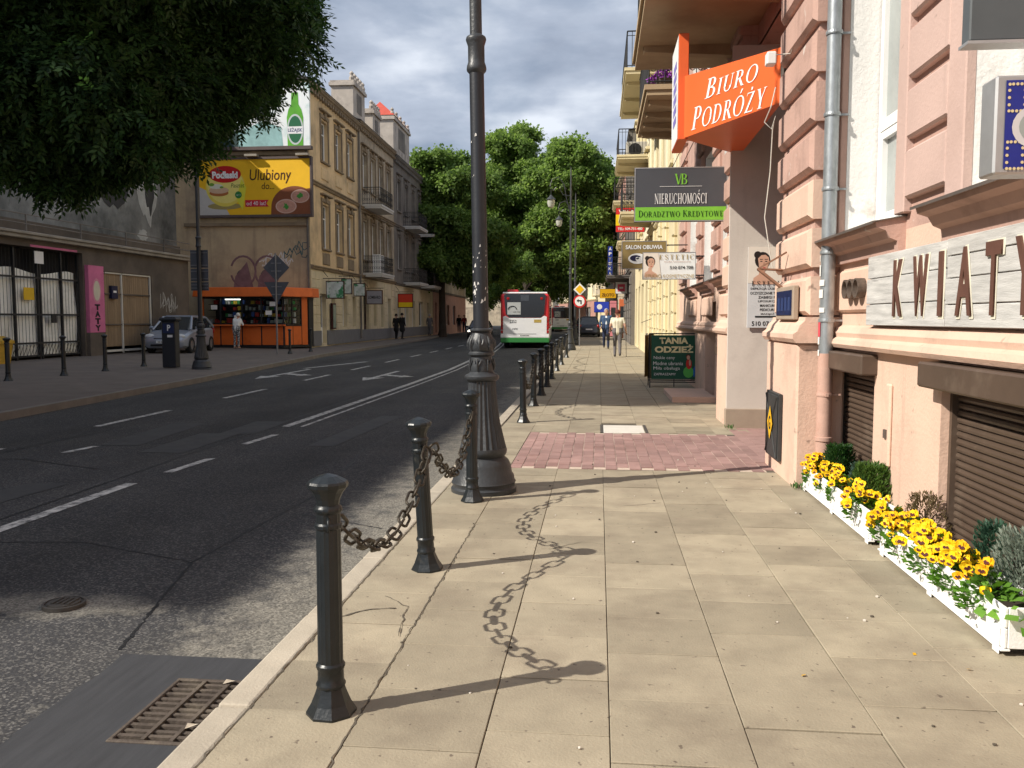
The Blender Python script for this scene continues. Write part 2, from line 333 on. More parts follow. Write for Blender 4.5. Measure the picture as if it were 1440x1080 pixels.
# ================================================================== GROUND, ROAD, PAVEMENTS
def rk(y): return float(np.interp(y, [-20,8,32,46,60,90,140,240], [-1.42,-1.42,-1.55,-1.75,-1.9,-2.75,-9,-32]))      # right kerb
def lk(y): return float(np.interp(y, [-20,12,20,34,49,65,90,140,240], [-8.3,-9.1,-9.7,-11.2,-11.8,-12.8,-15.5,-23,-46]))  # left kerb
m_asph = asphalt('asphalt', (.030,.030,.032), (.078,.075,.071), (.28,.26,.22), .6, .14, kerb=(-2.95,4.34,-.12))
m_patch = mat('smooth_asphalt', (.042,.043,.047), .75, .22, 4, .12, 160, squash=(6,.6,1))
m_paint = paint('road_paint', (.62,.60,.56), (.10,.10,.10))
m_ghost = paint('faded_road_paint', (.062,.061,.058), (.034,.034,.036), .30, .62, 4)
m_slab = mat('paving_stone', (.335,.288,.208), .85, .16, 3.5, .22, 90, stain=(.235,.195,.142), sscale=1.9, sfrom=.47, sto=.74, objvar=.17, speck=((.15,.12,.09), 30, .68))
m_slab_far = mat('paving_stone_far', (.33,.283,.203), .85, .16, 2.4, .1, 60, stain=(.28,.22,.15), sscale=.9, sfrom=.5, sto=.72)
m_kerb = mat('kerb_stone', (.41,.36,.285), .85, .14, 5, .2, 80, objvar=.08, stain=(.28,.24,.19), sfrom=.55, sto=.8, sscale=1.5)
m_joint = mat('joint_dirt', (.10,.085,.065), .95, .3, 12)
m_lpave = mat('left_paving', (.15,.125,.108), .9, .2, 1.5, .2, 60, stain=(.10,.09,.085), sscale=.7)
m_earth = mat('earth', (.12,.11,.09), .95, .2, .3)
m_brick = mat('red_paver', (.335,.208,.188), .85, .16, 6, .2, 120, objvar=.2, stain=(.26,.15,.13), sscale=.8, sfrom=.5, sto=.75)
m_iron = mat('cast_iron', (.10,.09,.08), .6, .25, 8, .15, 80, metal=.5)
m_conc = mat('pale_concrete', (.62,.59,.53), .9, .1, 5, .1, 90)

g = MB(); S_ = 2500
g.quad((-S_,-S_,-.32),(S_,-S_,-.32),(S_,S_,-.32),(-S_,S_,-.32)); struct(g.build('ground', m_earth))
def strip(name, m, fa, fb, za, zb, y0, y1, dy=2.0, skirt=None):
    b = MB(); ys = list(np.arange(y0, y1+.01, dy))
    for a, c in zip(ys, ys[1:]):
        b.quad((fa(a),a,za),(fb(a),a,zb),(fb(c),c,zb),(fa(c),c,za))
    return b.build(name, m)
GX = (-1.80,-1.435); GYR = (2.90,3.45)      # opening of the drain
b = MB(); ys = sorted([-12+2*i for i in range(127)]+list(GYR))
for a, c in zip(ys, ys[1:]):
    for fa, fb in ((lambda y: lk(y)-.05, lambda y: GX[0]), (lambda y: GX[0], lambda y: GX[1]), (lambda y: GX[1], lambda y: rk(y)+.05)):
        if fa(0) == GX[0] and fb(0) == GX[1] and a >= GYR[0]-.01 and c <= GYR[1]+.01: continue
        if a > 40 and fa(0) == GX[0]: continue
        if a > 40 and fa(0) == GX[1]: continue
        f2 = (lambda y: rk(y)+.05) if a > 40 else fb
        b.quad((fa(a),a,-.12),(f2(a),a,-.12),(f2(c),c,-.12),(fa(c),c,-.12))
struct(b.build('road', m_asph))
# newer smooth asphalt along the gutter
b = MB(); py = sorted([-4+i*.407 for i in range(19)]+[3.7]+list(GYR)); px = [-2.2+.025*pr2 for pr2 in [random.random() for _ in py]]
for i in range(len(py)-1):
    a, c = py[i], py[i+1]; hole = a >= GYR[0]-.01 and c <= GYR[1]+.01
    b.quad((px[i],a,-.112),(GX[0],a,-.112),(GX[0],c,-.112),(px[i+1],c,-.112))
    if not hole: b.quad((GX[0],a,-.112),(-1.415,a,-.112),(-1.415,c,-.112),(GX[0],c,-.112))
struct(b.build('asphalt_patch', m_patch))

# ---- road markings
mk = MB(); Z = -.115
def dash(x0, y0, x1, y1, w=.12, M=mk):
    M.quad((x0-w/2,y0,Z),(x0+w/2,y0,Z),(x1+w/2,y1,Z),(x1-w/2,y1,Z))
dash(-4.43,-4,-4.43,2.6); dash(-4.43,4.0,-4.42,7.68); dash(-4.37,8.26,-4.32,9.16,.1); dash(-4.4,10.25,-4.34,11.15,.1)
xs = [(12,-4.52),(20,-4.5),(26,-4.55),(32,-4.8),(40,-5.1),(49,-5.75),(60,-6.7),(75,-8.4)]
for (a,xa),(c,xc) in zip(xs, xs[1:]): dash(xa,a,xc,c,.13); dash(xa+.24,a,xc+.24,c,.06)
for y in (11.74,16.2,21.1,25.6,30.1,34.6,39.1,43.6,48.1): dash(-7.25-.018*(y-11), y, -7.25-.018*(y-9), y+2.2, .12)
dash(-6.22,9.38,-6.15,9.9,.1); dash(-7.18,8.4,-7.16,9.6,.1); dash(-7.2,5.2,-7.2,6.4,.1)
def arrow(x, y, L, side):
    mk.quad((x-.07,y,Z),(x+.07,y,Z),(x+.07,y+L,Z),(x-.07,y+L,Z))
    mk.add([(x-.3,y-.001,Z),(x,y-1.1,Z),(x+.3,y-.001,Z)], [(0,1,2)])
    if side: mk.quad((x+.07,y+.8,Z),(x+.6*side,y+.4,Z),(x+.6*side,y+.75,Z),(x+.07,y+1.25,Z)); mk.add([(x+.6*side,y+.2,Z),(x+1.0*side,y+.45,Z),(x+.6*side,y+.95,Z)], [(0,1,2)])
arrow(-5.95,22.3,2.8,1); arrow(-8.9,22.6,3.2,1); 
mk.quad((-9.3,26.2,Z),(-9.15,26.2,Z),(-8.3,30.5,Z),(-8.5,30.5,Z))
struct(mk.build('road_markings', m_paint))
gh = MB(); Z = -.1165
for x0,y0,x1,y1,w in ((-5.9,10.0,-6.1,12.3,.5),(-5.1,9.5,-5.15,11.2,.55),(-4.9,11.2,-4.95,12.6,.5),(-6.2,6.6,-6.3,8.0,.45),(-5.3,6.4,-5.2,7.6,.4),(-3.4,10.2,-3.3,13.5,.35)):
    dash(x0,y0,x1,y1,w,gh)
struct(gh.build('faded_road_markings', m_ghost))

# ---- right pavement: mortar bed, kerbstones, slabs, brick band
bed = strip('pavement', m_joint, lambda y: rk(y)+.02, lambda y: 3.0, -.012, -.012, -8, 240, 4); struct(bed)
b = MB()
for y in np.arange(24, 200, 2.0): b.quad((rk(y),y,-.2),(rk(y),y,0),(rk(y+2),y+2,0),(rk(y+2),y+2,-.2)); b.quad((rk(y),y,.0),(rk(y)+.13,y,.0),(rk(y+2)+.13,y+2,.0),(rk(y+2),y+2,.0))
struct(b.build('kerb', m_kerb))
kb = MB(); kb.box(0,0.004,-.2,.128,.996,0); kme = kb.mesh('kerbstone', m_kerb)
for i in range(26):
    y = -2+i; o = inst('kerbstone', kme, bed, (rk(y),y,.002*random.uniform(-1,1)), (0,0,-math.atan2(rk(y+1)-rk(y),1)))
    if i < 14: bv = o.modifiers.new('bevel','BEVEL'); bv.width = .012; bv.segments = 2
cols = [-1.285,-.86,-.385,.05,.525,1.0,1.48,2.02]
LP = (-.95,7.1)
slabm = {}
for c in range(7):
    x0, x1 = cols[c]+.0016, cols[c+1]-.0016; y = -1.2+(.23 if c % 2 else 0)+random.uniform(-.05,.05)
    while y < 14.2:
        d = .463*random.choice((1,1,1,1.02,.98)); a, e = y+.0024, y+d-.0024; y += d
        if (e > 8.22 and a < 10.9 and c > 0 and x0 < 1.5) or (c > 5 and e > 7.6 and a < 8.9):
            if a < 8.22 and e-8.22 > .1 or a < 8.22: e = 8.22
            elif a < 10.9 and e > 10.9: a = 10.905
            else: continue
            if e-a < .06: continue
        if a < 11.75 and e > 10.82 and x1 > .04 and x0 < .63 and c == 3: continue
        b = MB(); h = random.uniform(-.0025,.0025); tl = random.uniform(-.002,.002)
        b.box(x0,a,-.05,x1,e,h); v = b.v; 
        for k in (5,6): v[k] = (v[k][0],v[k][1],v[k][2]+tl)
        o = b.build('paving_slab', m_slab, bed)
        if a < 7: bv = o.modifiers.new('bevel','BEVEL'); bv.width = .0025; bv.segments = 1
b = MB()
y = 14.2
while y < 46:
    for c in range(7):
        s = .23 if c % 2 else 0; x0 = max(cols[c], rk(y)+.13)+.004
        if x0 < cols[c+1]-.1: b.box(x0,y+s+.004,-.04,cols[c+1]-.004,y+s+.459,random.uniform(-.002,.002))
    y += .463
stuff(b.build('paving_slabs_far', m_slab_far, bed))
struct(strip('far_pavement', m_slab_far, lambda y: rk(y)+.13, lambda y: 3.0, -.001, -.001, 46, 240, 2))
# the brick drive into the gateway
b = MB(); b.quad((-.86,8.22,-.006),(6.0,8.22,-.006),(6.0,11.9,-.006),(-.86,11.9,-.006)); drive = struct(b.build('brick_drive', m_joint))
m_sand = mat('joint_sand', (.52,.42,.34), .95, .15, 20)
b.__init__(); b.quad((-.855,8.24,-.003),(1.6,8.24,-.003),(1.6,10.88,-.003),(-.855,10.88,-.003)); struct(b.build('joint_sand', m_sand))
pb = MB(); pb.box(.004,.004,-.05,.112,.216,.002); pme = pb.mesh('brick', m_brick); nb = 0; extra = MB()
for r in range(12):
    for c in range(22):
        x = -.855+c*.116; y = 8.24+r*.22+(.11 if c % 2 else 0)
        if y+.22 > 10.93: continue
        inst('brick', pme, drive, (x,y,random.uniform(-.002,.003)+.001*math.sin(x*3)))
for x in np.arange(1.7,5,.116):
    for y in np.arange(8.3,11.6,.22): extra.box(x,y,-.05,x+.11,y+.214,random.uniform(-.001,.003))
stuff(extra.build('bricks_inside', m_brick, drive))
# cracks and broken corners in the slabs
ck = MB(); pr = random.Random(15)
def crack(pts, w):
    P = []
    for (a, c), (e, f_) in zip(pts, pts[1:]):
        n = max(2, int(math.hypot(e-a, f_-c)/.035))
        P += [(a+(e-a)*i/n+pr.uniform(-.008,.008), c+(f_-c)*i/n+pr.uniform(-.008,.008)) for i in range(n)]
    P.append(pts[-1])
    for (a, c), (e, f_) in zip(P, P[1:]):
        d = math.hypot(e-a, f_-c) or 1; q = w*pr.uniform(.4,1.3)/2; nx, ny = -(f_-c)/d*q, (e-a)/d*q; ck.quad((a-nx,c-ny,.0038),(e-nx,f_-ny,.0038),(e+nx,f_+ny,.0038),(a+nx,c+ny,.0038))
for pts, w in (([(-1.28,3.95),(-1.12,4.1),(-1.0,4.12)],.012),([(-1.1,4.3),(-.95,4.15),(-.9,3.75)],.006),([(-.86,2.2),(-.86,5.9)],.006),([(-1.29,2.3),(-1.285,6.4)],.006),([(-.3,5.3),(-.1,5.5),(.04,5.45)],.004),([(.2,6.6),(.5,6.75)],.004)): crack(pts, w)
struct(ck.build('pavement_cracks', m_joint))
ck = MB(); ZC = -.1183
def rcrack(pts, w):
    n0 = len(ck.v); crack(pts, w); ck.v[n0:] = [(p[0], p[1], ZC) for p in ck.v[n0:]]
for pts, w in (([(-2.25,3.75),(-2.6,5.2),(-2.5,7.5),(-2.8,10),(-2.7,14)],.02),([(-4.7,3),(-4.65,6),(-4.75,11),(-4.8,18)],.03),([(-7.0,7),(-6.9,12),(-7.05,19)],.03),([(-2.6,5.2),(-3.6,5.6),(-4.6,5.5)],.018),([(-1.6,6.2),(-2.4,6.6)],.015),([(-5.2,8.4),(-6.4,8.9),(-8.4,8.8)],.03)): rcrack(pts, w)
struct(ck.build('road_cracks', mat('tar_crack', (.012,.012,.013), .6, .2, 9)))
# pale cover stone beside the band
b = MB(); b.box(.07,10.93,-.05,.60,11.68,.003); cs = tag(b.build('cover_stone', m_conc, bev=.006), 'pale rectangular cover stone set in the pavement behind the red bricks', 'cover')
MB().box(.03,10.905,-.03,.066,11.72,.006).build('frame_bar', m_iron, cs); MB().box(.604,10.905,-.03,.64,11.72,.006).build('frame_bar', m_iron, cs)

# ---- left pavement rising gently to the buildings
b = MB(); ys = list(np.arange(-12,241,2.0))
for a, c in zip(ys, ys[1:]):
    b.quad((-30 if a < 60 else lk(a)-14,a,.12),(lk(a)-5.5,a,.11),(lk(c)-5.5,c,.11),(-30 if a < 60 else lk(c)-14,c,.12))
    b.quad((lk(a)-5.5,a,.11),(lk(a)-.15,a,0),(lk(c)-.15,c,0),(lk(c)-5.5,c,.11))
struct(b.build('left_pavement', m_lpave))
b = MB()
for a, c in zip(ys, ys[1:]):
    b.quad((lk(a)-.15,a,.004),(lk(a),a,.004),(lk(c),c,.004),(lk(c)-.15,c,.004)); b.quad((lk(a),a,.004),(lk(a),a,-.2),(lk(c),c,-.2),(lk(c),c,.004))
struct(b.build('left_kerb', mat('left_kerb_stone', (.19,.17,.15), .9, .2, 3)))

# ---- drain grate and manhole cover in the road
t = thing('drain_grate', 'rusty iron drain grate in the gutter at the kerb', 'drain', (-1.785,2.915,-.115))
m_rust = mat('rusty_iron', (.10,.08,.065), .8, .35, 14, .3, 70, metal=.3, stain=(.20,.165,.125), sscale=6)
b = MB(); b.box(-.02,-.02,-.16,.36,.54,-.13); b.quad((-.019,-.019,-.14),(-.014,.534,-.14),(-.014,.534,.0),(-.014,-.014,.0)); b.quad((.349,.534,-.14),(.349,-.014,-.14),(.349,-.014,.0),(.349,.534,.0)); b.quad((.349,.534,-.14),(.349,.534,.0),(-.014,.534,.0),(-.014,.534,-.14)); b.build('pit', mat('drain_dark', (.05,.043,.036), .9, .5, 18), t)
b = MB()
for q in ((-.02,-.02,.355,.0),(-.02,.52,.355,.54),(-.02,0,0,.52),(.335,0,.355,.52)): b.box(q[0],q[1],-.07,q[2],q[3],.010)
b.build('frame', m_rust, t, bev=.004)
b = MB(); b.box(0,-.010,-.03,.335,.010,.006); gm = b.mesh('bar', m_rust)
for k in range(11): inst('bar', gm, t, (0,.035+k*.0455,random.uniform(-.003,.002)), (0,0,random.uniform(-.012,.012)))
b = MB(); b.box(-.008,0,-.032,.008,.52,.011); gm2 = b.mesh('cross_bar', m_rust)
for x in (.112,.224): inst('cross_bar', gm2, t, (x,0,0))
m_litter = mat('litter', (.55,.48,.38), .9, .2, 20)
for (x,y,s,r,lab) in ((-1.55,3.0,.05,.4,'pale pointed scrap of litter at the near end of the drain grate'),(-1.58,3.4,.05,.2,'pale scrap of litter at the far end of the drain grate')):
    b = MB(); b.add([(0,0,.012),(s,.01,.02),(s*.8,s*.6,.012),(.01,s*.5,.022)], [(0,1,2,3)]); o = b.build('litter_scrap', m_litter, loc=(x,y,-.112)); o.rotation_euler.z = r
    tag(o, lab, 'litter', 'litter scraps on the drain')
t = thing('manhole_cover', 'small round cast iron cover in the worn road surface', 'manhole cover', (-2.9,4.32,-.118))
b = MB(); b.lathe([(.11,0),(.11,.02),(.098,.022),(.096,.014),(.085,.014),(.083,.024),(0.001,.028)], 28); b.build('lid', m_iron, t, smooth=True)
b = MB(); [b.box(-.045+i*.03,-.05,.024,-.03+i*.03,.05,.032) for i in range(4)]; b.build('ribs', m_iron, t)

# small debris on the pavement
def leaf_bit(x, y, s, m, lab, cat, nm):
    b = MB(); a = random.uniform(0,6.28); ca, sa = math.cos(a)*s, math.sin(a)*s
    b.add([(0,0,.004),(ca*.5-sa*.3,sa*.5+ca*.3,.009),(ca,sa,.006),(ca*.5+sa*.3,sa*.5-ca*.3,.003)], [(0,3,2,1)])
    tag(b.build(nm, m, loc=(x,y,.0)), lab, cat, 'fallen bits on the paving')
m_petal = mat('yellow_petal', (.72,.40,.01), .7, .2, 30); m_grit = mat('pale_grit', (.6,.55,.48), .9, .1, 30)
for x,y,lab in ((1.36,3.75,'fallen yellow petal on the paving, the one farther from the flower box'),(1.55,3.62,'fallen yellow petal on the paving closest to the near end of the flower box'),(.85,3.5,'small yellow petal alone in the middle of the paving')): leaf_bit(x,y,.03,m_petal,lab,'petal','fallen_petal')
pr = random.Random(5); b = MB()
for i in range(60):
    r = pr.uniform(.004,.011); b.ball((pr.uniform(-.9,1.6),pr.uniform(2.2,9),r*.5),(r,r*.8,r*.6),5,3,i % 2)
stuff(b.build('grit', [m_grit, m_joint]))
# ================================================================== BOLLARDS, CHAINS, LAMP POSTS
m_black = mat('black_iron_paint', (.011,.014,.016), .36, .35, 9, .12, 45, stain=(.055,.052,.045), sscale=7, sfrom=.62, sto=.74, spec=.5)
m_lamp = mat('lamp_iron_paint', (.036,.039,.043), .42, .3, 7, .22, 38, stain=(.06,.058,.055), sscale=4, sfrom=.6, sto=.75, spec=.5)
m_chip = mat('lamp_post_paint', (.017,.019,.024), .42, .25, 5, .08, 60, stain=(.40,.39,.38), sscale=9, sfrom=.735, sto=.76, spec=.5)
m_chain = mat('chain_steel', (.060,.050,.038), .5, .5, 30, .2, 140, metal=.55)

def make_bollard(near=True):
    seg = 16 if near else 10
    t = thing('bollard', 'x', 'bollard')
    b = MB(); b.lathe([(.048,.10),(.054,.108),(.054,.118),(.048,.126),(.047,.168),(.053,.176),(.053,.188),(.046,.196),(.044,.69),(.050,.696),(.050,.708),(.044,.715),(.044,.748),(.050,.755),(.052,.763),(.049,.772),(.041,.780)], seg*2 if near else seg, flute=.05 if near else 0)
    b.build('shaft', m_black, t, smooth=True)
    b = MB(); b.lathe([(.040,.778),(.044,.80),(.056,.825),(.066,.838),(.073,.845),(.075,.858),(.070,.866),(.035,.884),(.004,.893)], 8 if not near else 12)
    b.build('cap', m_black, t, smooth=False)
    b = MB(); b.lathe([(.092,-.012),(.092,.012),(.072,.045),(.056,.085),(.050,.104)], 8); b.build('foot', m_black, t)
    return t
ring = MB(); ring.tube([(.022*math.cos(a),0,.022*math.sin(a)) for a in [k*.5236 for k in range(12)]], .0055, 5, closed=True); rme = ring.mesh('ring', m_black, True)
proto = make_bollard()
nearb = [(-.97,2.98,0,0,'black bollard nearest to the drain grate, largest in the street'),
         (-.98,4.81,R(1.6),R(-3.2),'leaning black bollard in the middle of the two rusty chains'),
         (-.99,6.67,0,R(-.6),'black bollard directly in front of the fluted lamp post base')]
for i,(x,y,rx,ry,lab) in enumerate(nearb):
    o = proto if i == 0 else copy_tree(proto); o.location = (x,y,0); o.rotation_euler = (rx,ry,random.uniform(0,.4)); o['label'] = lab; o['group'] = 'black iron bollards on the right kerb'
    for s in (-1,1):
        r_ = inst('ring', rme, o, (0,s*.058,.715), (0,0,R(90)))
pf = make_bollard(False); farb = [(-1.04,11.89),(-1.07,14.15),(-1.07,16.15),(-1.08,18.2),(-1.11,20.57),(-1.14,23.66),(-1.15,26.97),(-1.17,31.9)]
order = ['first','second','third','fourth','fifth','sixth','seventh','eighth']
for i,(x,y) in enumerate(farb):
    o = pf if i == 0 else copy_tree(pf); o.location = (x,y,0); o.rotation_euler = (R(random.uniform(-.8,.8)),R(random.uniform(-1,1)),0)
    o['label'] = f'{order[i]} black bollard beyond the red brick band on the right kerb'; o['group'] = 'black iron bollards on the right kerb'
# ---- chain links
def link_mesh(L, Wd, r, seg=6, n=14):
    p = []
    for k in range(n):
        a = 2*math.pi*k/n; x = math.cos(a); y = math.sin(a)
        p.append(((L/2-Wd/2)*(1 if x > 0 else -1)+Wd/2*x if abs(x) > 1e-6 else 0, Wd/2*y, 0))
    b = MB(); b.tube(p, r, seg, closed=True); return b.mesh('chain_link', m_chain, True)
lk_near = link_mesh(.122,.060,.0072); lk_far = link_mesh(.122,.062,.009,4,8)
def chain(p0, p1, sag, me, label, group='chains between the bollards'):
    p0, p1 = Vector(p0), Vector(p1); n = 200; pts = []
    for i in range(n+1):
        u = i/n; p = p0.lerp(p1, u); p.z -= sag*4*u*(1-u)*(.9+.1*4*u*(1-u)); pts.append(p)
    L = sum((b-a).length for a, b in zip(pts, pts[1:])); cnt = max(3, round(L/.098)); pit = L/cnt
    t = thing('chain', label, 'chain', p0, group=group); acc = 0; k = 0; want = pit/2
    for a, b in zip(pts, pts[1:]):
        d = (b-a).length
        while acc+d >= want and k < cnt:
            q = a.lerp(b, (want-acc)/d); dr = (b-a).normalized()
            e1 = dr; e2 = Vector((0,0,1)).cross(dr).normalized(); e3 = e1.cross(e2)
            M = Matrix((e1,e2,e3)).transposed().to_4x4() @ Matrix.Rotation(R(40 if k % 2 else 130)+random.uniform(-.25,.25), 4, 'X')
            o = inst('chain_link', me, t, q-p0); o.rotation_euler = M.to_euler(); k += 1; want += pit
        acc += d
chain((-.97,3.06,.705),(-.955,4.735,.715),.285,lk_near,'rusty chain sagging between the nearest bollard and the leaning bollard')
chain((-.955,4.875,.715),(-.985,6.60,.705),.30,lk_near,'rusty chain sagging from the leaning bollard towards the fluted lamp post')
for i in range(7):
    (x,y),(x2,y2) = farb[i], farb[i+1]
    chain((x,y+.07,.70),(x2,y2-.07,.70),.3,lk_far,f'rusty chain between the {order[i]} and {order[i+1]} bollards beyond the red bricks')

# ---- lamp posts: cast base with flutes and leaf vases, tall shaft, scrolled arm with a lantern
def make_lamp(near, head=True):
    t = thing('lamp_post', 'x', 'lamp post'); seg = 40 if near else 14
    b = MB(); b.lathe([(.275,0),(.277,.035),(.262,.05),(.262,.065),(.272,.085),(.262,.10),(.255,.14),(.24,.16),(.232,.22),(.212,.265),(.19,.285),(.178,.297)], seg); b.build('plinth', m_lamp, t, smooth=True)
    b = MB(); b.lathe([(.178,.295),(.196,.318),(.202,.345),(.196,.37)], seg)
    b.lathe([(.196,.37),(.184,.42),(.166,.50),(.148,.58),(.134,.68),(.124,.78),(.118,.88),(.116,.93)], 48 if near else 16, flute=.075 if near else 0); b.build('fluted_drum', m_lamp, t, smooth=near)
    b = MB(); b.lathe([(.116,.928),(.138,.940),(.147,.955),(.147,.972),(.135,.985),(.112,.995),(.096,1.01)], seg, flute=.03 if near else 0); b.build('collar', m_lamp, t, smooth=True)
    b = MB(); b.lathe([(.096,1.01),(.099,1.04),(.096,1.075),(.086,1.12),(.085,1.135),(.10,1.143),(.108,1.152),(.108,1.166),(.096,1.178)], seg)
    if near:   # acanthus leaves in relief
        for k in range(7):
            a = 2*math.pi*k/7; 
            for s, h0, h1, r in ((1,1.02,1.11,.099),):
                P = [(math.cos(a+d)*q, math.sin(a+d)*q, z) for d, q, z in ((0,r,h0),(.0,r+.007,(h0+h1)/2),(0,r+.001,h1+.01))]; b.tube(P, [.008,.013,.004], 6)
                for sg in (-1,1): b.tube([(math.cos(a)*(r+.003),math.sin(a)*(r+.003),h0+.03),(math.cos(a+sg*.22)*(r+.004),math.sin(a+sg*.22)*(r+.004),h1-.03),(math.cos(a+sg*.34)*(r-.004),math.sin(a+sg*.34)*(r-.004),h1)], [.006,.007,.003], 5)
    b.build('leaf_vase', m_lamp, t, smooth=True)
    b = MB(); b.lathe([(.090,1.175),(.102,1.195),(.108,1.225),(.106,1.26),(.096,1.295),(.080,1.325),(.074,1.335),(.088,1.343),(.096,1.352),(.096,1.362),(.07,1.37)], seg)
    if near:
        for k in range(8):
            a = 2*math.pi*k/8; P = [(math.cos(a)*q, math.sin(a)*q, z) for q, z in ((.100,1.19),(.112,1.225),(.107,1.265),(.085,1.315))]; b.tube(P, [.006,.014,.012,.004], 6)
            for sg in (-1,1): b.tube([(math.cos(a+sg*.02)*.11,math.sin(a+sg*.02)*.11,1.21),(math.cos(a+sg*.25)*.110,math.sin(a+sg*.25)*.110,1.25),(math.cos(a+sg*.3)*.100,math.sin(a+sg*.3)*.100,1.28)], [.004,.007,.003], 5)
    b.build('leaf_bulb', m_lamp, t, smooth=True)
    b = MB(); b.lathe([(.066,1.365),(.064,1.6),(.060,3.44)], 20 if near else 10); b.build('shaft', m_chip if near else m_lamp, t, smooth=True)
    b = MB(); b.lathe([(.060,3.44),(.078,3.46),(.082,3.475),(.078,3.50),(.068,3.53),(.068,3.66),(.078,3.69),(.084,3.71),(.078,3.73),(.05,3.75)], 20 if near else 10); b.build('band', m_lamp, t, smooth=True)
    b = MB(); b.lathe([(.050,3.74),(.045,7.2),(.03,8.1),(.008,8.3)], 16 if near else 8); b.build('upper_shaft', m_lamp, t, smooth=True)
    if head:
        b = MB(); P = [(-.05,0,6.3),(-.2,0,6.9),(-.3,0,7.5),(-.55,0,7.85),(-.85,0,7.75),(-.95,0,7.45),(-.8,0,7.25),(-.66,0,7.4)]; b.tube(P, .022, 6)
        b.tube([(-.02,0,7.0),(-.35,0,7.05),(-.5,0,7.3),(-.35,0,7.5),(-.2,0,7.3)], .014, 5); b.tube([(-.9,0,7.3),(-.9,0,7.05)], .012, 5)
        b.build('arm', m_lamp, t)
        b = MB(); b.lathe([(.03,7.06),(.07,7.0),(.20,6.86),(.22,6.84),(.10,6.9)], 12, c=(-.9,0,0)); l = b.build('lantern_hood', m_lamp, t, smooth=True)
        b = MB(); b.lathe([(.16,6.86),(.18,6.7),(.13,6.52),(.03,6.45)], 12, c=(-.9,0,0)); b.build('lantern_globe', mat('lantern_glass', (.42,.42,.36), .25, .1, 4), t, smooth=True)
    return t
L1 = make_lamp(True); L1.location = (-.955,7.10,0); L1.rotation_euler = (0,R(-.85),0); L1['label'] = 'tall black cast iron lamp post with fluted base standing behind the chained bollards'; L1['group'] = 'cast iron lamp posts'
m_peel = mat('peeling_white_paper', (.62,.60,.57), .9, .15, 30)
pr = random.Random(9); b = MB()
for k in range(30):
    z = pr.choice((1.62,1.7,1.75,1.82,1.9,2.0,1.66,2.6,2.9))+pr.uniform(-.05,.05); a = pr.uniform(R(200),R(340)); s = pr.uniform(.006,.022); r = .0645
    P = [(math.cos(a+d)*r, math.sin(a+d)*r, z+h) for d, h in ((0,0),(s/r,.3*s),(s/r*.8,s*pr.uniform(1,2)),(.1,s*1.4))]; b.add(P, [(0,1,2,3)])
stuff(b.build('paper_scraps', m_peel, L1))
L2 = make_lamp(False); L2.location = (-1.3,39.5,0); L2['label'] = 'black lamp post with hanging lantern at the far end of the bollard row'; L2['group'] = 'cast iron lamp posts'
L3 = copy_tree(L2); L3.location = (-1.3,47.5,0); L3['label'] = 'black lamp post behind the other one near the road signs on the right kerb'
L4 = make_lamp(True); L4.location = (-11.2,23.3,0); L4.rotation_euler = (0,0,R(180)); L4['label'] = 'black lamp post rising into the big tree across the road by the parking meter'; L4['group'] = 'cast iron lamp posts'
# ================================================================== BUILDING HELPERS
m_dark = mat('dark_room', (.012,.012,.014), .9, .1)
def glassm(name, c, rough=.06): return mat(name, c, rough, .3, 1.2, spec=.8)
m_glass = glassm('window_glass', (.055,.062,.068)); m_glass_l = glassm('pale_reflection_glass', (.34,.37,.36)); m_glass_k = glassm('shop_glass', (.03,.034,.038))  # second glass: light grey reflection and curtain look put into its base colour
m_white = mat('white_frame', (.80,.79,.77), .45, .04, 5)
def holes_wall(b, s0, s1, z0, z1, holes, y=0, depth=.22, m=0, mr=0):
    """a wall in the local XZ plane facing -y with real openings and reveals; holes (s0,s1,z0,z1[,depth])"""
    xs = sorted({s0,s1,*[h[0] for h in holes],*[h[1] for h in holes]}); zs = sorted({z0,z1,*[h[2] for h in holes],*[h[3] for h in holes]})
    xs = [x for x in xs if s0 <= x <= s1]; zs = [z for z in zs if z0 <= z <= z1]
    for a, c in zip(xs, xs[1:]):
        for e, f in zip(zs, zs[1:]):
            mx_, mz_ = (a+c)/2, (e+f)/2
            if any(h[0] < mx_ < h[1] and h[2] < mz_ < h[3] for h in holes): continue
            b.quad((a,y,e),(c,y,e),(c,y,f),(a,y,f),m)
    for h in holes:
        a, c, e, f = h[:4]; d = y+(h[4] if len(h) > 4 else depth)
        b.quad((a,y,e),(a,y,f),(a,d,f),(a,d,e),mr); b.quad((c,y,f),(c,y,e),(c,d,e),(c,d,f),mr)
        b.quad((a,y,f),(c,y,f),(c,d,f),(a,d,f),mr)
        if e > z0+1e-6: b.quad((c,y,e),(a,y,e),(a,d,e),(c,d,e),mr)
    return b
_wc = {}
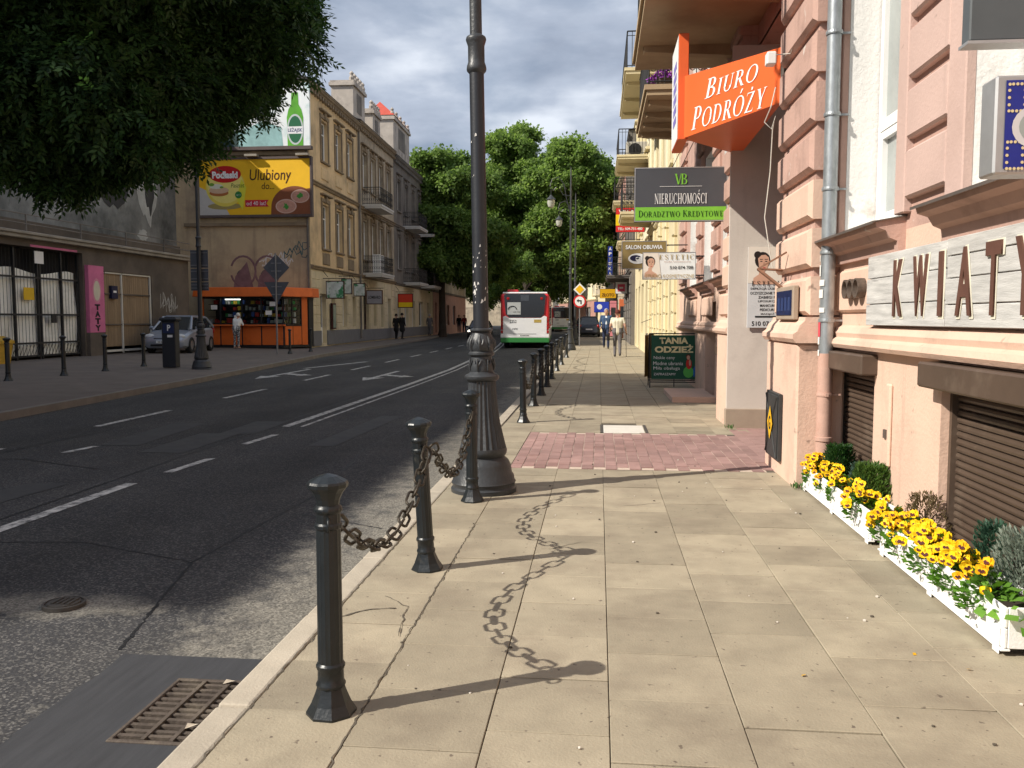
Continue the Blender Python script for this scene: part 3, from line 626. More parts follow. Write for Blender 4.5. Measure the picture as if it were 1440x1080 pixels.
def window(parent, s0, s1, z0, z1, y, frame=None, glass=None, style='cross', fw=.055, name='window'):
    """window frame as a part, its pane as a sub-part"""
    frame = frame or m_white; glass = glass or m_glass
    key = (round(s1-s0,3), round(z1-z0,3), frame.name, glass.name, style, fw)
    if key not in _wc:
        w, h = s1-s0, z1-z0; b = MB()
        b.box(0,0,0,fw,.06,h); b.box(w-fw,0,0,w,.06,h); b.box(fw,0,0,w-fw,.06,fw); b.box(fw,0,h-fw,w-fw,.06,h)
        if style in ('cross','tall'):
            t_z = h*.70; b.box(fw,-.006,t_z-fw*.5,w-fw,.055,t_z+fw*.5); b.box(w/2-fw*.6,-.008,fw,w/2+fw*.6,.054,t_z-fw*.5)
            if style == 'cross': b.box(w/2-fw*.3,-.004,t_z+fw*.5,w/2+fw*.3,.05,h-fw)
            for q in (fw+.005, w/2+fw*.6+.005):
                e = w/2-fw*1.6-.01; b.box(q,.008,fw+.004,q+.035,.05,t_z-fw*.5-.004); b.box(q+e-.035,.008,fw+.004,q+e,.05,t_z-fw*.5-.004)
        if style == 'low':   # casement with a heavy sash below a low transom
            t_z = h*.33; b.box(fw,-.012,t_z-.045,w-fw,.055,t_z+.045); b.box(w/2-.05,-.014,fw,w/2+.05,.054,t_z-.045); b.box(w/2-.04,-.010,t_z+.045,w/2+.04,.05,h-fw)
            for q, e in ((fw,w/2-.05),(w/2+.05,w-fw)): b.box(q+.004,-.006,fw,q+.06,.05,t_z-.05); b.box(e-.06,-.006,fw,e-.004,.05,t_z-.05); b.box(q+.06,-.006,t_z-.11,e-.06,.05,t_z-.05); b.box(q+.06,-.006,fw,e-.06,.05,fw+.06)
        if style == 'door': b.box(fw,-.004,.0,w-fw,.05,h*.32); b.box(w/2-.03,-.006,h*.32,w/2+.03,.05,h-fw)
        if style == 'shop': b.box(w/2-.025,-.004,fw,w/2+.025,.05,h-fw)
        p = MB(); p.box(fw*.5,.036,fw*.5,w-fw*.5,.046,h-fw*.5)
        _wc[key] = (b.mesh(name, frame), p.mesh('pane', glass))
    f, p = _wc[key]; o = inst(name, f, parent, (s0,y,z0)); inst('pane', p, o, (0,0,0)); return o
def block(parent, name, x0,y0,z0,x1,y1,z1, m, bev=0):
    return MB().box(x0,y0,z0,x1,y1,z1).build(name, m, parent, bev=bev)
_bc = {}
def piece(parent, name, w, d, h, m, loc, bev=.015):
    """one of many alike bevelled blocks sharing a mesh: x 0..w, y -d..0, z 0..h"""
    key = (name, round(w,3), round(d,3), round(h,3), m.name, bev)
    if key not in _bc:
        b = MB(); e = bev
        v = [(0,0,0),(w,0,0),(w,0,h),(0,0,h),(0,-d+e,0),(w,-d+e,0),(w,-d+e,h),(0,-d+e,h),(e,-d,e),(w-e,-d,e),(w-e,-d,h-e),(e,-d,h-e)]
        f = [(0,4,5,1),(1,5,6,2),(2,6,7,3),(3,7,4,0),(4,8,9,5),(5,9,10,6),(6,10,11,7),(7,11,8,4),(8,11,10,9),(0,1,2,3)]
        f = [tuple(reversed(q)) for q in f]; b.add(v, f)
        # orient outward
        me = b.mesh(name, m); bm = bmesh.new(); bm.from_mesh(me); bmesh.ops.recalc_face_normals(bm, faces=bm.faces); bm.to_mesh(me); bm.free(); _bc[key] = me
    return inst(name, _bc[key], parent, loc)
CORN = [(0,0),(-.05,0),(-.05,.04),(-.10,.06),(-.10,.10),(-.17,.15),(-.17,.2),(-.2,.22),(-.2,.27),(0,.30)]
def cornice(parent, name, s0, s1, z, m, k=1.0, prof=None, y=0, dent=None, dm=None):
    b = MB(); b.prof([(y+a*k, z+c*k) for a, c in (prof or CORN)], s0, s1)
    if dent:
        n = int((s1-s0)/dent); 
        for i in range(n): q = s0+(i+.25)*(s1-s0)/n; b.box(q,y-.15*k,z-.12*k,q+dent*.5,y-.001,z-.003)
    return b.build(name, m, parent)
SILL = [(0,0),(-.03,0),(-.05,.05),(-.08,.06),(-.14,.10),(-.14,.135),(0,.15)]
def rail(parent, s0, s1, yo, z, h, m, pitch=.13, scroll=False, r=.009, yi=0):
    """iron balcony railing round three sides, y from yi (wall) out to yo"""
    b = MB(); P = [(s0,yi,0),(s0,yo,0),(s1,yo,0),(s1,yi,0)]
    for zz, rr in ((z+h,.02),(z+.06,.014),(z+h-.12,.010)):
        for a, c in zip(P, P[1:]): b.tube([(a[0],a[1],zz),(c[0],c[1],zz)], rr, 4)
    for a, c in zip(P, P[1:]):
        L = math.hypot(c[0]-a[0],c[1]-a[1]); n = max(2, int(L/pitch))
        for i in range(n+1):
            u = i/n; x, y = a[0]+(c[0]-a[0])*u, a[1]+(c[1]-a[1])*u
            b.tube([(x,y,z),(x,y,z+h)], r, 4)
            if scroll and i < n and L > 1:
                x2 = x+(c[0]-a[0])/n*.5; y2 = y+(c[1]-a[1])/n*.5
                rr = pitch*.42; dx, dy = (c[0]-a[0])/L, (c[1]-a[1])/L
                for zc in (z+h*.3, z+h*.66): b.tube([(x2+dx*rr*math.cos(t), y2+dy*rr*math.cos(t), zc+rr*1.3*math.sin(t)) for t in [k*.785 for k in range(8)]], .008, 4, closed=True)
    return b.build('railing', m, parent)
def balcony(parent, s0, s1, dep, z, m_slab_, m_rail, h=1.0, scroll=False, beams=0, th=.16, y=0, label=None, pitch=.13):
    """a balcony as a part of its building (slab), with railing and beams as sub-parts"""
    b = MB(); b.box(s0,y-dep,z,s1,y+.02,z+th); b.box(s0-.03,y-dep-.04,z+th*.55,s1+.03,y-.003,z+th+.012); t = b.build('balcony', m_slab_, parent)
    if label: t['label'] = label
    for k in range(beams):
        x = s0+(s1-s0)*(k+.5)/beams if beams > 1 else (s0+s1)/2
        bb = MB(); bb.prof([(y,z-.17),(y-dep*.95,z-.08),(y-dep*.95,z-.002),(y,z-.002)], x-.08, x+.08); bb.build('beam', m_slab_, t)
    rail(t, s0+.03, s1-.03, y-dep+.04, z+th+.012, h, m_rail, scroll=scroll, yi=y-.02, pitch=pitch)
    return t
# ================================================================== RIGHT SIDE: the pink corner house with the flower shop
m_pink = mat('pink_plaster', (.49,.315,.258), .9, .12, 1.6, .24, 45, stain=(.32,.20,.165), sscale=1.7, sfrom=.53, sto=.74, speck=((.60,.52,.46), 7, .69), streak=((.22,.15,.13), 5, .56))
m_pink_l = mat('pale_pink_plaster', (.54,.385,.335), .9, .10, 1.4, .2, 45, stain=(.46,.32,.275), sscale=1.5, sfrom=.55, sto=.8, speck=((.30,.22,.19), 11, .73), streak=((.36,.26,.225), 6, .62))
m_peach = mat('peach_plaster', (.67,.465,.36), .9, .09, 1.5, .24, 40, stain=(.49,.335,.26), sscale=1.6, sfrom=.53, sto=.76, speck=((.33,.23,.18), 9, .71), streak=((.40,.28,.22), 5, .60))
m_lime = mat('white_lime_plaster', (.76,.74,.71), .9, .06, 3, .35, 30, stain=(.45,.38,.33), sscale=2.2, sfrom=.62, sto=.75)
m_greyp = mat('grey_plaster', (.60,.535,.47), .9, .07, 1.5, .15, 50, stain=(.47,.41,.36), sscale=1.1, sfrom=.52, sto=.8, streak=((.45,.39,.34), 4, .58))
m_plint = mat('plinth_stone', (.34,.265,.20), .9, .12, 4, .1, 60)
m_brown = mat('brown_shutter', (.085,.058,.042), .45, .15, 5, spec=.4, stain=(.16,.12,.09), sscale=3, sfrom=.55, sto=.8)
m_tin = mat('tin_flashing', (.14,.115,.10), .55, .2, 6, metal=.3)
m_zinc = mat('zinc_pipe', (.36,.385,.40), .38, .22, 22, .04, 60, metal=.55, squash=(1,1,.5))
m_pipep = mat('painted_pipe', (.50,.315,.25), .7, .12, 8, .05, 60, stain=(.38,.2,.15), sscale=4)
m_balc = mat('balcony_plaster', (.42,.31,.19), .9, .1, 2.5, .1, 50, stain=(.30,.21,.13), sscale=1)
m_irn = mat('railing_iron', (.02,.02,.021), .5, .2, 8)
m_roof = mat('dark_roof', (.05,.045,.045), .8, .2, 3)

W_ = 2.02
A = thing('pink_house', 'pink and peach plastered house with rusticated piers and shuttered basement openings along the right pavement', 'building', (W_,22,0), R(-90))
S = lambda Y: 22-Y           # street position -> local x
hol = [(S(7.59),S(6.52),0,1.05,.16),(S(5.28),S(3.45),0,1.06,.16),(S(2.7),S(1.2),0,1.06,.16),
       (S(7.42),S(6.06),2.14,4.7,.30),(S(4.98),S(3.66),2.14,4.7,.30),(S(2.55),S(1.24),2.14,4.7,.30),
       (S(11.65),S(8.8),0,4.95,.02),
       (S(14.5),S(13.25),2.14,4.5,.2),(S(17),S(15.7),2.14,4.5,.2),(S(19.6),S(18.3),2.14,4.5,.2),
       (S(14.3),S(13.45),.1,.9,.2),(S(16.6),S(15.2),0,1.75,.3),(S(19.2),S(18.3),.1,.9,.2)]
up = [(S(y+1.25),S(y),5.45,8.0,.2) for y in (1.3,3.7,6.1,9.6,13.2,15.7,18.3)]
b = MB(); holes_wall(b, S(22), S(-6), 2.04, 9.4, [h for h in hol if h[3] > 2.04]+up, m=0, mr=1); b.build('upper_wall', [m_pink, m_lime], A)
b = MB(); holes_wall(b, S(22), S(-6), -.05, 2.04, [h for h in hol if h[2] < 2.04], m=0, mr=0); b.build('lower_wall', m_peach, A)
b = MB(); L0, L1_ = S(22), S(-6)
b.quad((L0,9,0),(L0,9,9.4),(L0,.0,9.4),(L0,0,0)); b.quad((L1_,0,0),(L1_,0,9.4),(L1_,9,9.4),(L1_,9,0)); b.quad((L0,9,9.4),(L1_,9,9.4),(L1_,9,0),(L0,9,0)); b.build('side_walls', m_pink, A)
b = MB(); b.quad((L0,-.3,9.45),(L1_,-.3,9.45),(L1_,9.3,11),(L0,9.3,11)); b.build('roof', m_roof, A); cornice(A,'eaves_cornice',L0,L1_,9.1,m_pink,1.2)
# gateway: grey jamb, stone foot, ceiling, dark gate
b = MB(); a, c = S(11.65), S(8.8)
b.box(S(11.625),-.325,.26,S(11.55),5,4.95); b.build('gateway_jamb', m_greyp, A)
b = MB(); b.box(S(11.63),-.345,-.02,S(11.525),5,.26); b.build('jamb_plinth', m_plint, A, bev=.008)
b = MB(); b.quad((c,5,0),(c,5,4.95),(c,.02,4.95),(c,.02,0)); b.quad((a,.02,4.95),(c,.02,4.95),(c,5,4.95),(a,5,4.95)); b.build('gateway_lining', m_pink, A)
b = MB(); b.box(a,4.9,0,c,5.0,4.95); g_ = b.build('gate', mat('dark_gate', (.06,.045,.035), .7, .2, 5), A)
# near gate pier: plinth, cap, core, quoin blocks
b = MB(); b.box(S(8.8),-.34,-.05,S(7.5),.06,1.24); b.build('pier_plinth', m_peach, A, bev=.02)
b = MB(); s0, s1 = S(8.83), S(7.46)
CAP = [(a_, 1.243+b_) for a_, b_ in ((0,0),(-.36,0),(-.385,.035),(-.385,.075),(-.35,.10),(-.33,.15),(-.29,.19),(-.285,.22),(0,.22))]
b.prof(CAP, s0, s1); b.build('pier_cap', m_peach, A)
block(A, 'pier_core', S(8.8),-.215,1.46,S(7.52),.06,9.0, m_pink)
zz = 1.40
for k in range(19):
    z = 1.46+.02+k*.402; hgt = .325
    piece(A, 'quoin', S(7.48)-S(8.82), .28, hgt, m_peach if z < 2.5 else m_pink, (S(8.82),0,z), .035)
# far gate pier
b = MB(); b.box(S(12.75),-.30,-.05,S(11.63),.06,1.24); b.build('pier_plinth', m_peach, A, bev=.02)
b = MB(); b.prof([(q*.9,r) for q, r in CAP], S(12.8), S(11.63)); b.build('pier_cap', m_peach, A)
block(A, 'pier_core', S(12.72),-.19,1.46,S(11.64),.06,9.0, m_pink)
for k in range(19): piece(A, 'quoin', 1.14, .25, .325, m_peach if k < 3 else m_pink, (S(12.76),0,1.48+k*.402), .035)
# farther pilasters
for y0 in (20.4, 17.15, 14.75):
    w = 1.2 if y0 > 20 else .8
    for k in range(17): piece(A, 'quoin', w, .07, .325, m_pink, (S(y0+w),0,2.26+k*.402), .03)
# rusticated panels between the near windows, with plain architrave strips
for y1, y0 in ((5.88,5.22),(3.46,2.74),(1.02,.2)):
    w = y1-y0
    for k in range(18):
        piece(A, 'rustic_block', w, .052, .312, m_pink_l, (S(y1),0,2.225+k*.383), .016)
for ya, yb in ((6.06,5.884),(5.216,4.98),(7.50,7.42),(3.66,3.50),(2.70,2.55)):
    block(A, 'architrave', S(ya),-.054,2.14,S(yb),.01,4.8, m_pink_l if yb < 6 else m_pink, bev=.008); 
# sills
PED = [(0,-.16),(-.045,-.16),(-.055,-.09),(-.10,-.07),(-.13,-.02),(-.19,0),(-.20,.035),(0,.075)]
SILLP = []
for ya, yb in ((7.72,5.97),(5.24,3.40),(2.75,1.0),(14.75,13.0),(17.25,15.45),(19.85,18.05)):
    s = cornice(A, 'window_sill', S(ya), S(yb), 2.055, m_pink, prof=PED)
    bb = MB(); bb.prof([(0,.078),(-.225,.040),(-.225,.022),(-.205,.036),(0,.070)], S(ya)-.02, S(yb)+.02); bb.build('tin_cover', m_tin, s, loc=(0,0,2.055))
    s2 = block(A, 'apron_panel', S(ya)+.16,-.035,1.50,S(yb)-.16,.01,1.84, m_peach, bev=.02)
# string course above the basement
cornice(A, 'string_course', S(7.45), S(-6), 1.215, m_peach, prof=[(0,0),(-.075,.0),(-.095,.03),(-.085,.065),(-.05,.085),(-.06,.12),(-.04,.16),(0,.18)])
cornice(A, 'string_course', S(22), S(12.82), 1.215, m_peach, prof=[(0,0),(-.075,.0),(-.095,.03),(-.085,.065),(-.05,.085),(-.06,.12),(-.04,.16),(0,.18)])
# windows
for ya, yb in ((7.42,6.06),(4.98,3.66),(2.55,1.24)):
    window(A, S(ya)+.02, S(yb)-.02, 2.16, 4.68, .24, glass=m_glass_l, style='low', fw=.07)
for h in hol[7:10]: window(A, h[0]+.02, h[1]-.02, h[2]+.02, h[3]-.02, .14, style='tall', fw=.06)
for h in up: window(A, h[0]+.02, h[1]-.02, h[2]+.02, h[3]-.02, .14, style='tall', fw=.06)
# roller shutters: box, slats, guide rails
def shutter(y0, y1, z1, boxz):
    w = y0-y1-.01
    bx = block(A, 'shutter_box', S(y0)-.07,-.12,boxz,S(y1)+.06,.02,boxz+.15, m_brown, bev=.012)
    for x in (S(y0),S(y1)-.035): block(A, 'guide_rail', x,.05,0,x+.035,.11,z1, m_brown)
    n = int((z1-.02)/.043); key = ('slat', round(w,2))
    if key not in _bc:
        p = MB(); p.prof([(.012,0),(-.002,.006),(-.006,.02),(-.002,.034),(.012,.040)], .03, w-.03); _bc[key] = p.mesh('shutter_slat', m_brown)
    for k in range(n): inst('shutter_slat', _bc[key], A, (S(y0)+.005,.085,.02+k*.043))
shutter(7.59,6.52,1.05,1.035); shutter(5.28,3.45,1.06,1.045); shutter(2.7,1.2,1.06,1.045); shutter(14.3,13.45,.9,.86)
block(A,'door', S(16.6)+.02,.24,.02,S(15.2)-.02,.29,1.73, mat('shop_door', (.07,.06,.055), .5, .2, 4))
piece(A,'door_step', 1.9, .75, .10, m_peach, (S(16.9),0,-.005), .01)
for h in (hol[12],): block(A,'vent_panel', h[0],.12,h[2],h[1],.15,h[3], m_brown)
# round vents below the sill, wall sleeve for a cable, drain outlet, plug strip
for k, y in enumerate((7.02,6.88,6.73)):
    b = MB(); b.lathe([(.075,0),(.075,.10),(.062,.10),(.062,.02)], 18, cap=False); b.lathe([(.062,.03),(.001,.03)], 18, cap=False)
    o = b.build('vent_pipe', mat('vent_metal', (.13,.10,.08), .6, .4, 30, metal=.3), A, smooth=True); o.location = (S(y),0,1.68); o.rotation_euler = (R(90),0,0)
b = MB(); b.lathe([(.06,0),(.06,.16),(.048,.16),(.048,.02),(.001,.02)], 16, cap=False); o = b.build('drain_outlet', m_tin, A, smooth=True); o.location = (S(7.47),-.12,.13); o.rotation_euler = (R(90),0,R(35))
block(A,'cable_duct', S(6.2),-.025,.42,S(6.11),.005,1.0, m_peach, bev=.012)
block(A,'socket', S(6.18),-.04,.62,S(6.14),-.02,.68, m_tin)
# rain pipe in front of the pier: zinc above, painted below
b = MB(); b.lathe([(.058,1.16),(.056,9)], 18); dp = b.build('rain_pipe', m_zinc, A, smooth=True); dp.location = (S(7.40),-.13,0)
b = MB(); b.lathe([(.062,.05),(.062,.42),(.072,.425),(.072,.455),(.062,.46),(.060,1.16)], 18); q = b.build('painted_length', m_pipep, dp, smooth=True)
for z in (.80,1.42,1.98,2.5,3.1,3.75):
    b = MB(); b.lathe([(.066,z),(.068,z+.012),(.066,z+.03)], 18); b.box(-.008,.05,z+.006,.008,.13,z+.022); b.box(.055,-.012,z+.002,.085,.012,z+.028); b.build('collar', m_zinc if z > 1.1 else m_pipep, dp)
m_stk = mat('paper_sticker', (.70,.68,.64), .85, .1, 30); m_stkr = mat('red_sticker', (.55,.07,.09), .8, .1, 20)
def sticker(z0, h, a0, a1, m, r=.0645):
    b = MB(); n = 5
    for i in range(n):
        p, q = R(a0+(a1-a0)*i/n), R(a0+(a1-a0)*(i+1)/n); b.quad((r*math.cos(p),r*math.sin(p),z0),(r*math.cos(q),r*math.sin(q),z0),(r*math.cos(q),r*math.sin(q),z0+h),(r*math.cos(p),r*math.sin(p),z0+h))
    return b.build('sticker', m, dp)
FA = -52   # the side of the pipe that faces down the street
sticker(1.30,.14,FA-75,FA-10,m_stkr); sticker(1.235,.06,FA-70,FA-15,m_stk); sticker(1.62,.07,FA-50,FA+5,m_stk); sticker(1.72,.05,FA-40,FA+15,m_stk); sticker(1.80,.09,FA-65,FA-20,m_stk); sticker(1.5,.04,FA-30,FA+20,m_stk); sticker(1.14,.05,FA-40,FA-15,m_stk); sticker(1.92,.05,FA-60,FA-30,m_stk)
# balconies above
balcony(A, S(13.5), S(9.2), 1.5, 5.22, m_balc, m_irn, beams=2, scroll=True, label='large ochre balcony nearest, above the gateway')
balcony(A, S(18.45), S(15.0), 1.24, 5.22, m_balc, m_irn, beams=4, scroll=True)
t = thing('flower_basket', 'purple flowering plant standing on the scrolled iron balcony', 'plant', (1.1,15.3,5.40))
m_purp = mat('purple_petals', (.25,.045,.33), .7, .4, 30); b = MB(); pr = random.Random(2)
for _ in range(420):
    a = pr.uniform(0,6.28); r = pr.uniform(0,.26); p = Vector((r*math.cos(a)*1.2, r*math.sin(a), .12+pr.uniform(0,.28)*(1-r/.3)))
    d = Vector((pr.uniform(-1,1),pr.uniform(-1,1),pr.uniform(-1,1))).normalized()*.03; e = d.orthogonal().normalized()*.022; b.add([p-d,p+e,p+d,p-e],[(0,1,2,3)])
stuff(b.build('flowers', m_purp, t)); b = MB(); b.lathe([(.12,0),(.18,.16),(.19,.17)], 12); b.build('pot', m_tin, t)

# weeds rooted at the foot of the wall
for (x,y,n,lab) in ((1.70,7.42,40,'small green weed at the foot of the pier beside the drain outlet'),(1.72,11.35,18,'tiny weed at the foot of the grey gateway wall')):
    t = thing('weed', lab, 'weed', (x,y,0)); pr = random.Random(n); b = MB()
    for _ in range(n):
        a = pr.uniform(0,6.28); p = Vector((pr.uniform(-.05,.05),pr.uniform(-.09,.09),pr.uniform(0,.03))); d = Vector((math.cos(a)*.5,math.sin(a)*.5,.8)).normalized()*pr.uniform(.03,.08); e = Vector((-math.sin(a),math.cos(a),0))*.008; b.add([p,p+d*.5+e,p+d,p+d*.5-e],[(0,1,2,3)])
    stuff(b.build('leaves', mat('weed_green', (.06,.13,.03), .8, .3, 30), t))
# ---- gas cabinet on the pier
t = thing('gas_cabinet', 'dark tilted gas cabinet door with a yellow diamond sign on the pier foot', 'gas cabinet', (1.675,8.56,.14), R(-90))
m_gas = mat('gas_door', (.045,.045,.045), .55, .2, 12, metal=.2); b = MB(); b.box(0,-.035,.0,.56,0,.62); b.box(.02,-.045,.02,.54,-.036,.60); b.build('door', m_gas, t, bev=.006)
b = MB(); 
for p, q in (((.03,.03),(.53,.59)),((.53,.03),(.03,.59))): b.tube([(p[0],-.047,p[1]),(q[0],-.047,q[1])], .007, 4)
b.build('rib', m_gas, t)
shape([(.28,.17),(.40,.33),(.28,.49),(.16,.33)], mat('sign_yellow', (.75,.42,.01), .5, .05, 6), t, (0,-.056,0), 'diamond'); word('G', .08, .13, flat('print_black', (.015,.015,.015)), t, (.28,-.060,.33), bold=.02)
# ---- small blue framed sign and wall bracket on the pier
t = thing('small_blue_sign', 'small dark blue framed plate on the pier above its cap', 'sign', (1.73,8.42,1.44), R(-90))
b = MB(); b.box(0,-.05,0,.72,0,.30); b.build('frame', m_plint, t, bev=.008); b = MB(); b.box(.05,-.056,.04,.67,-.045,.26); b.build('plate', mat('deep_blue_plate', (.010,.018,.07), .35, .5, 14), t)
b = MB(); [b.box(.12+i*.14,-.058,.08,.2+i*.14,-.055,.2) for i in range(4)]; b.build('print', flat('dim_blue', (.03,.05,.14)), t)
t = thing('iron_wall_bracket', 'short rusty iron bracket sticking out of the pier beside the printed board', 'bracket', (1.74,8.5,1.86), R(-90))
b = MB(); b.tube([(.05,0,.05),(.1,-.24,.06),(.3,-.02,.2)], .012, 4); b.tube([(.1,-.24,.06),(.25,0,-.16)], .016, 4); b.build('arm', mat('rusty_bracket', (.20,.10,.06), .8, .3, 20), t)
# ---- cables
m_cable = mat('white_cable', (.55,.52,.46), .7, .1, 10)
t = thing('loose_cable', 'thin pale cable hanging from the orange sign down the pier corner', 'cable', (1.70,8.78,0))
b = MB(); P = [(0,0,3.7),(-.05,-.05,3.5),(-.09,.05,3.38),(-.03,.0,3.30),(.0,-.02,3.42),(-.02,0,3.3),(-.03,.02,2.9),(-.07,.04,2.45),(-.02,0,2.1),(.02,.0,1.9)]
b.tube(P, .006, 5); b.build('strand', m_cable, t, smooth=True)
b = MB(); b.tube([(-.02,-.1,3.98),(.05,-.4,3.9),(.05,-.7,4.0),(.06,-1.0,4.08),(.07,-1.25,4.1)], .005, 4); b.build('strand', m_cable, t)
b = MB(); b.box(-.09,-.02,3.92,-.0,.1,4.04); b.build('junction_box', m_white, t, bev=.01)

# ---- flower shop sign of weathered planks with raised letters
m_plank = mat('whitewashed_plank', (.50,.49,.47), .85, .28, 7, .25, 50, squash=(1,.35,4), objvar=.06, stain=(.26,.25,.24), sscale=5, sfrom=.58, sto=.72)
m_let = mat('brown_letter', (.11,.05,.035), .7, .12, 12); m_cream = mat('cream_edge', (.72,.68,.55), .8, .05, 12)
t = thing('flower_shop_sign', 'long sign of whitewashed planks with the brown word KWIATY', 'shop sign', (2.0,6.56,1.40), R(-90))
pr = random.Random(4)
for p0, p1, zs in ((0,1.44,(0,.152,.335,.497)),(1.445,3.2,(0,.128,.275,.40,.50))):
    for za, zb in zip(zs, zs[1:]):
        b = MB(); b.box(p0+pr.uniform(0,.006),-.042+pr.uniform(-.003,.003),za+.003,p1-pr.uniform(0,.006),-.012,zb-.003); b.build('plank', m_plank, t, bev=.003)
for x in (.15,1.3,1.6,3.0): block(t,'batten',x,-.012,.02,x+.06,.02,.48,m_tin)
ly = {'K':5.86,'W':5.47,'I':5.15,'A':4.83,'T':4.49,'Y':4.17}
for ch, yy in ly.items():
    x = 6.56-yy-.02; w = {'I':.06,'W':.235,'T':.17,'A':.20,'K':.17,'Y':.19}[ch]
    fit(text_mesh(ch, .035, 1, 0, .002), w+.02, .395, m_cream, 'letter_edge', t, (x+.006,-.0445,.246)); 
    fit(text_mesh(ch, .025, 1, 0, .006), w, .37, m_let, 'letter', t, (x,-.050,.25))
# ================================================================== SIGNS ON THE RIGHT SIDE
p_white = flat('print_white', (.80,.80,.78)); p_black = flat('print_black', (.015,.015,.015)); p_or = mat('orange_panel', (.78,.135,.035), .42, .05, 3, spec=.4)
p_grey = mat('slate_grey_panel', (.075,.078,.088), .45, .08, 3); p_green = flat('lime_green_panel', (.20,.50,.05)); m_alu = mat('aluminium_edge', (.45,.45,.45), .4, .1, 10, metal=.6)
p_skin = flat('printed_skin', (.62,.36,.25)); p_skin2 = flat('printed_skin_shade', (.42,.22,.15)); p_hair = flat('printed_hair', (.025,.018,.015)); p_lip = flat('printed_lips', (.45,.08,.07)); p_gold = flat('printed_gold', (.42,.30,.12)); p_cream = flat('printed_cream', (.78,.70,.60))
# --- orange wedge sign of the travel office
TIP, NEAR, FARP = (.985,10.72), (1.82,9.02), (1.85,11.85)
t = thing('travel_office_sign', 'orange wedge shaped sign reading BIURO PODRÓŻY jutting out over the gateway', 'sign', (0,0,0))
b = MB(); v = [(TIP[0],TIP[1],3.62),(NEAR[0],NEAR[1],3.62),(FARP[0],FARP[1],3.62),(TIP[0],TIP[1],4.35),(NEAR[0],NEAR[1],4.16),(FARP[0],FARP[1],4.16)]
b.add(v, [(0,2,1),(3,4,5),(0,1,4,3),(1,2,5,4),(2,0,3,5)]); b.build('wedge', p_or, t)
dx, dy = NEAR[0]-TIP[0], NEAR[1]-TIP[1]; LN = math.hypot(dx,dy); ang = math.atan2(dy,dx)
fr = MB(); M0 = Matrix.Translation((TIP[0],TIP[1],0)) @ Matrix.Rotation(ang,4,'Z'); fr.box(LN-.03,-.012,3.61,LN+.02,.02,4.17,0,M0); fr.build('frame', m_tin, t)
for body, z0, w, h, xs_ in (('BIURO',4.06,1.0,.215,.99),('PODRÓŻY',3.785,1.43,.275,.93)):
    me = serif_mesh(body, .12, .80, .22); p = M0 @ Vector((xs_,-.006,z0)); tilt = -math.atan2(.10,LN)
    fit(me, w, h, p_white, 'lettering', t, p, (Matrix.Rotation(ang,4,'Z') @ Matrix.Rotation(R(90),4,'X') @ Matrix.Rotation(-tilt*-1 if False else tilt*.6,4,'Z')).to_euler())
b = MB(); b.box(.93,10.68,3.60,1.05,11.55,4.85); e = b.build('end_board', p_or, t, bev=.006)
b = MB(); b.quad((.926,11.54,3.62),(.926,10.69,3.62),(.926,10.69,4.83),(.926,11.54,4.83)); b.build('white_face', p_white, t)
pb_ = flat('print_blue_violet', (.20,.16,.50)); b = MB()
for k in range(6): b.quad((.923,11.3,3.85+k*.13),(.923,10.9,3.85+k*.13),(.923,10.9,3.94+k*.13),(.923,11.3,3.94+k*.13))
b.build('print', pb_, t)

def perp_sign(name, label, x0, x1, z0, z1, y, m, edge, th=.06, arms=True, cat='sign', wall=None):
    """a board standing out from the wall, facing back along the street"""
    t = thing(name, label, cat, (x0,y,z0)); w, h = x1-x0, z1-z0
    MB().box(0,0,0,w,th,h).build('panel', m, t, bev=.004)
    b = MB(); e = .014
    for q in ((0,0,w,e),(0,h-e,w,h),(0,e,e,h-e),(w-e,e,w,h-e)): b.box(q[0],-.004,q[1],q[2],th+.004,q[3])
    b.build('edge', edge, t)
    if arms:
        X = (wall or 2.0)-x0
        for z in (h*.15,h*.85): MB().tube([(w-.02,th/2,z),(X,th/2,z)], .014, 5).build('arm', m_irn, t)
    return t, w, h
t,w,h = perp_sign('estate_agent_sign', 'dark grey and green projecting sign reading NIERUCHOMOŚCI and DORADZTWO KREDYTOWE', .50,1.82,2.85,3.62,12.7,p_grey,m_alu,.10)
b = MB(); b.quad((.015,-.006,.015),(w-.015,-.006,.015),(w-.015,-.006,.205),(.015,-.006,.205)); b.build('green_band', p_green, t)
serif('NIERUCHOMOŚCI', .74, .20, p_white, t, (w/2,-.008,.345)); serif('DORADZTWO KREDYTOWE', 1.20, .095, flat('print_dark_green', (.015,.06,.012)), t, (w/2,-.009,.11), small=.85)
serif('VB', .18, .15, p_green, t, (w/2,-.008,.60), gap=-.16); b = MB(); b.quad((w/2-.3,-.008,.495),(w/2+.3,-.008,.495),(w/2+.3,-.008,.50),(w/2-.3,-.008,.50)); b.build('rule', p_white, t)

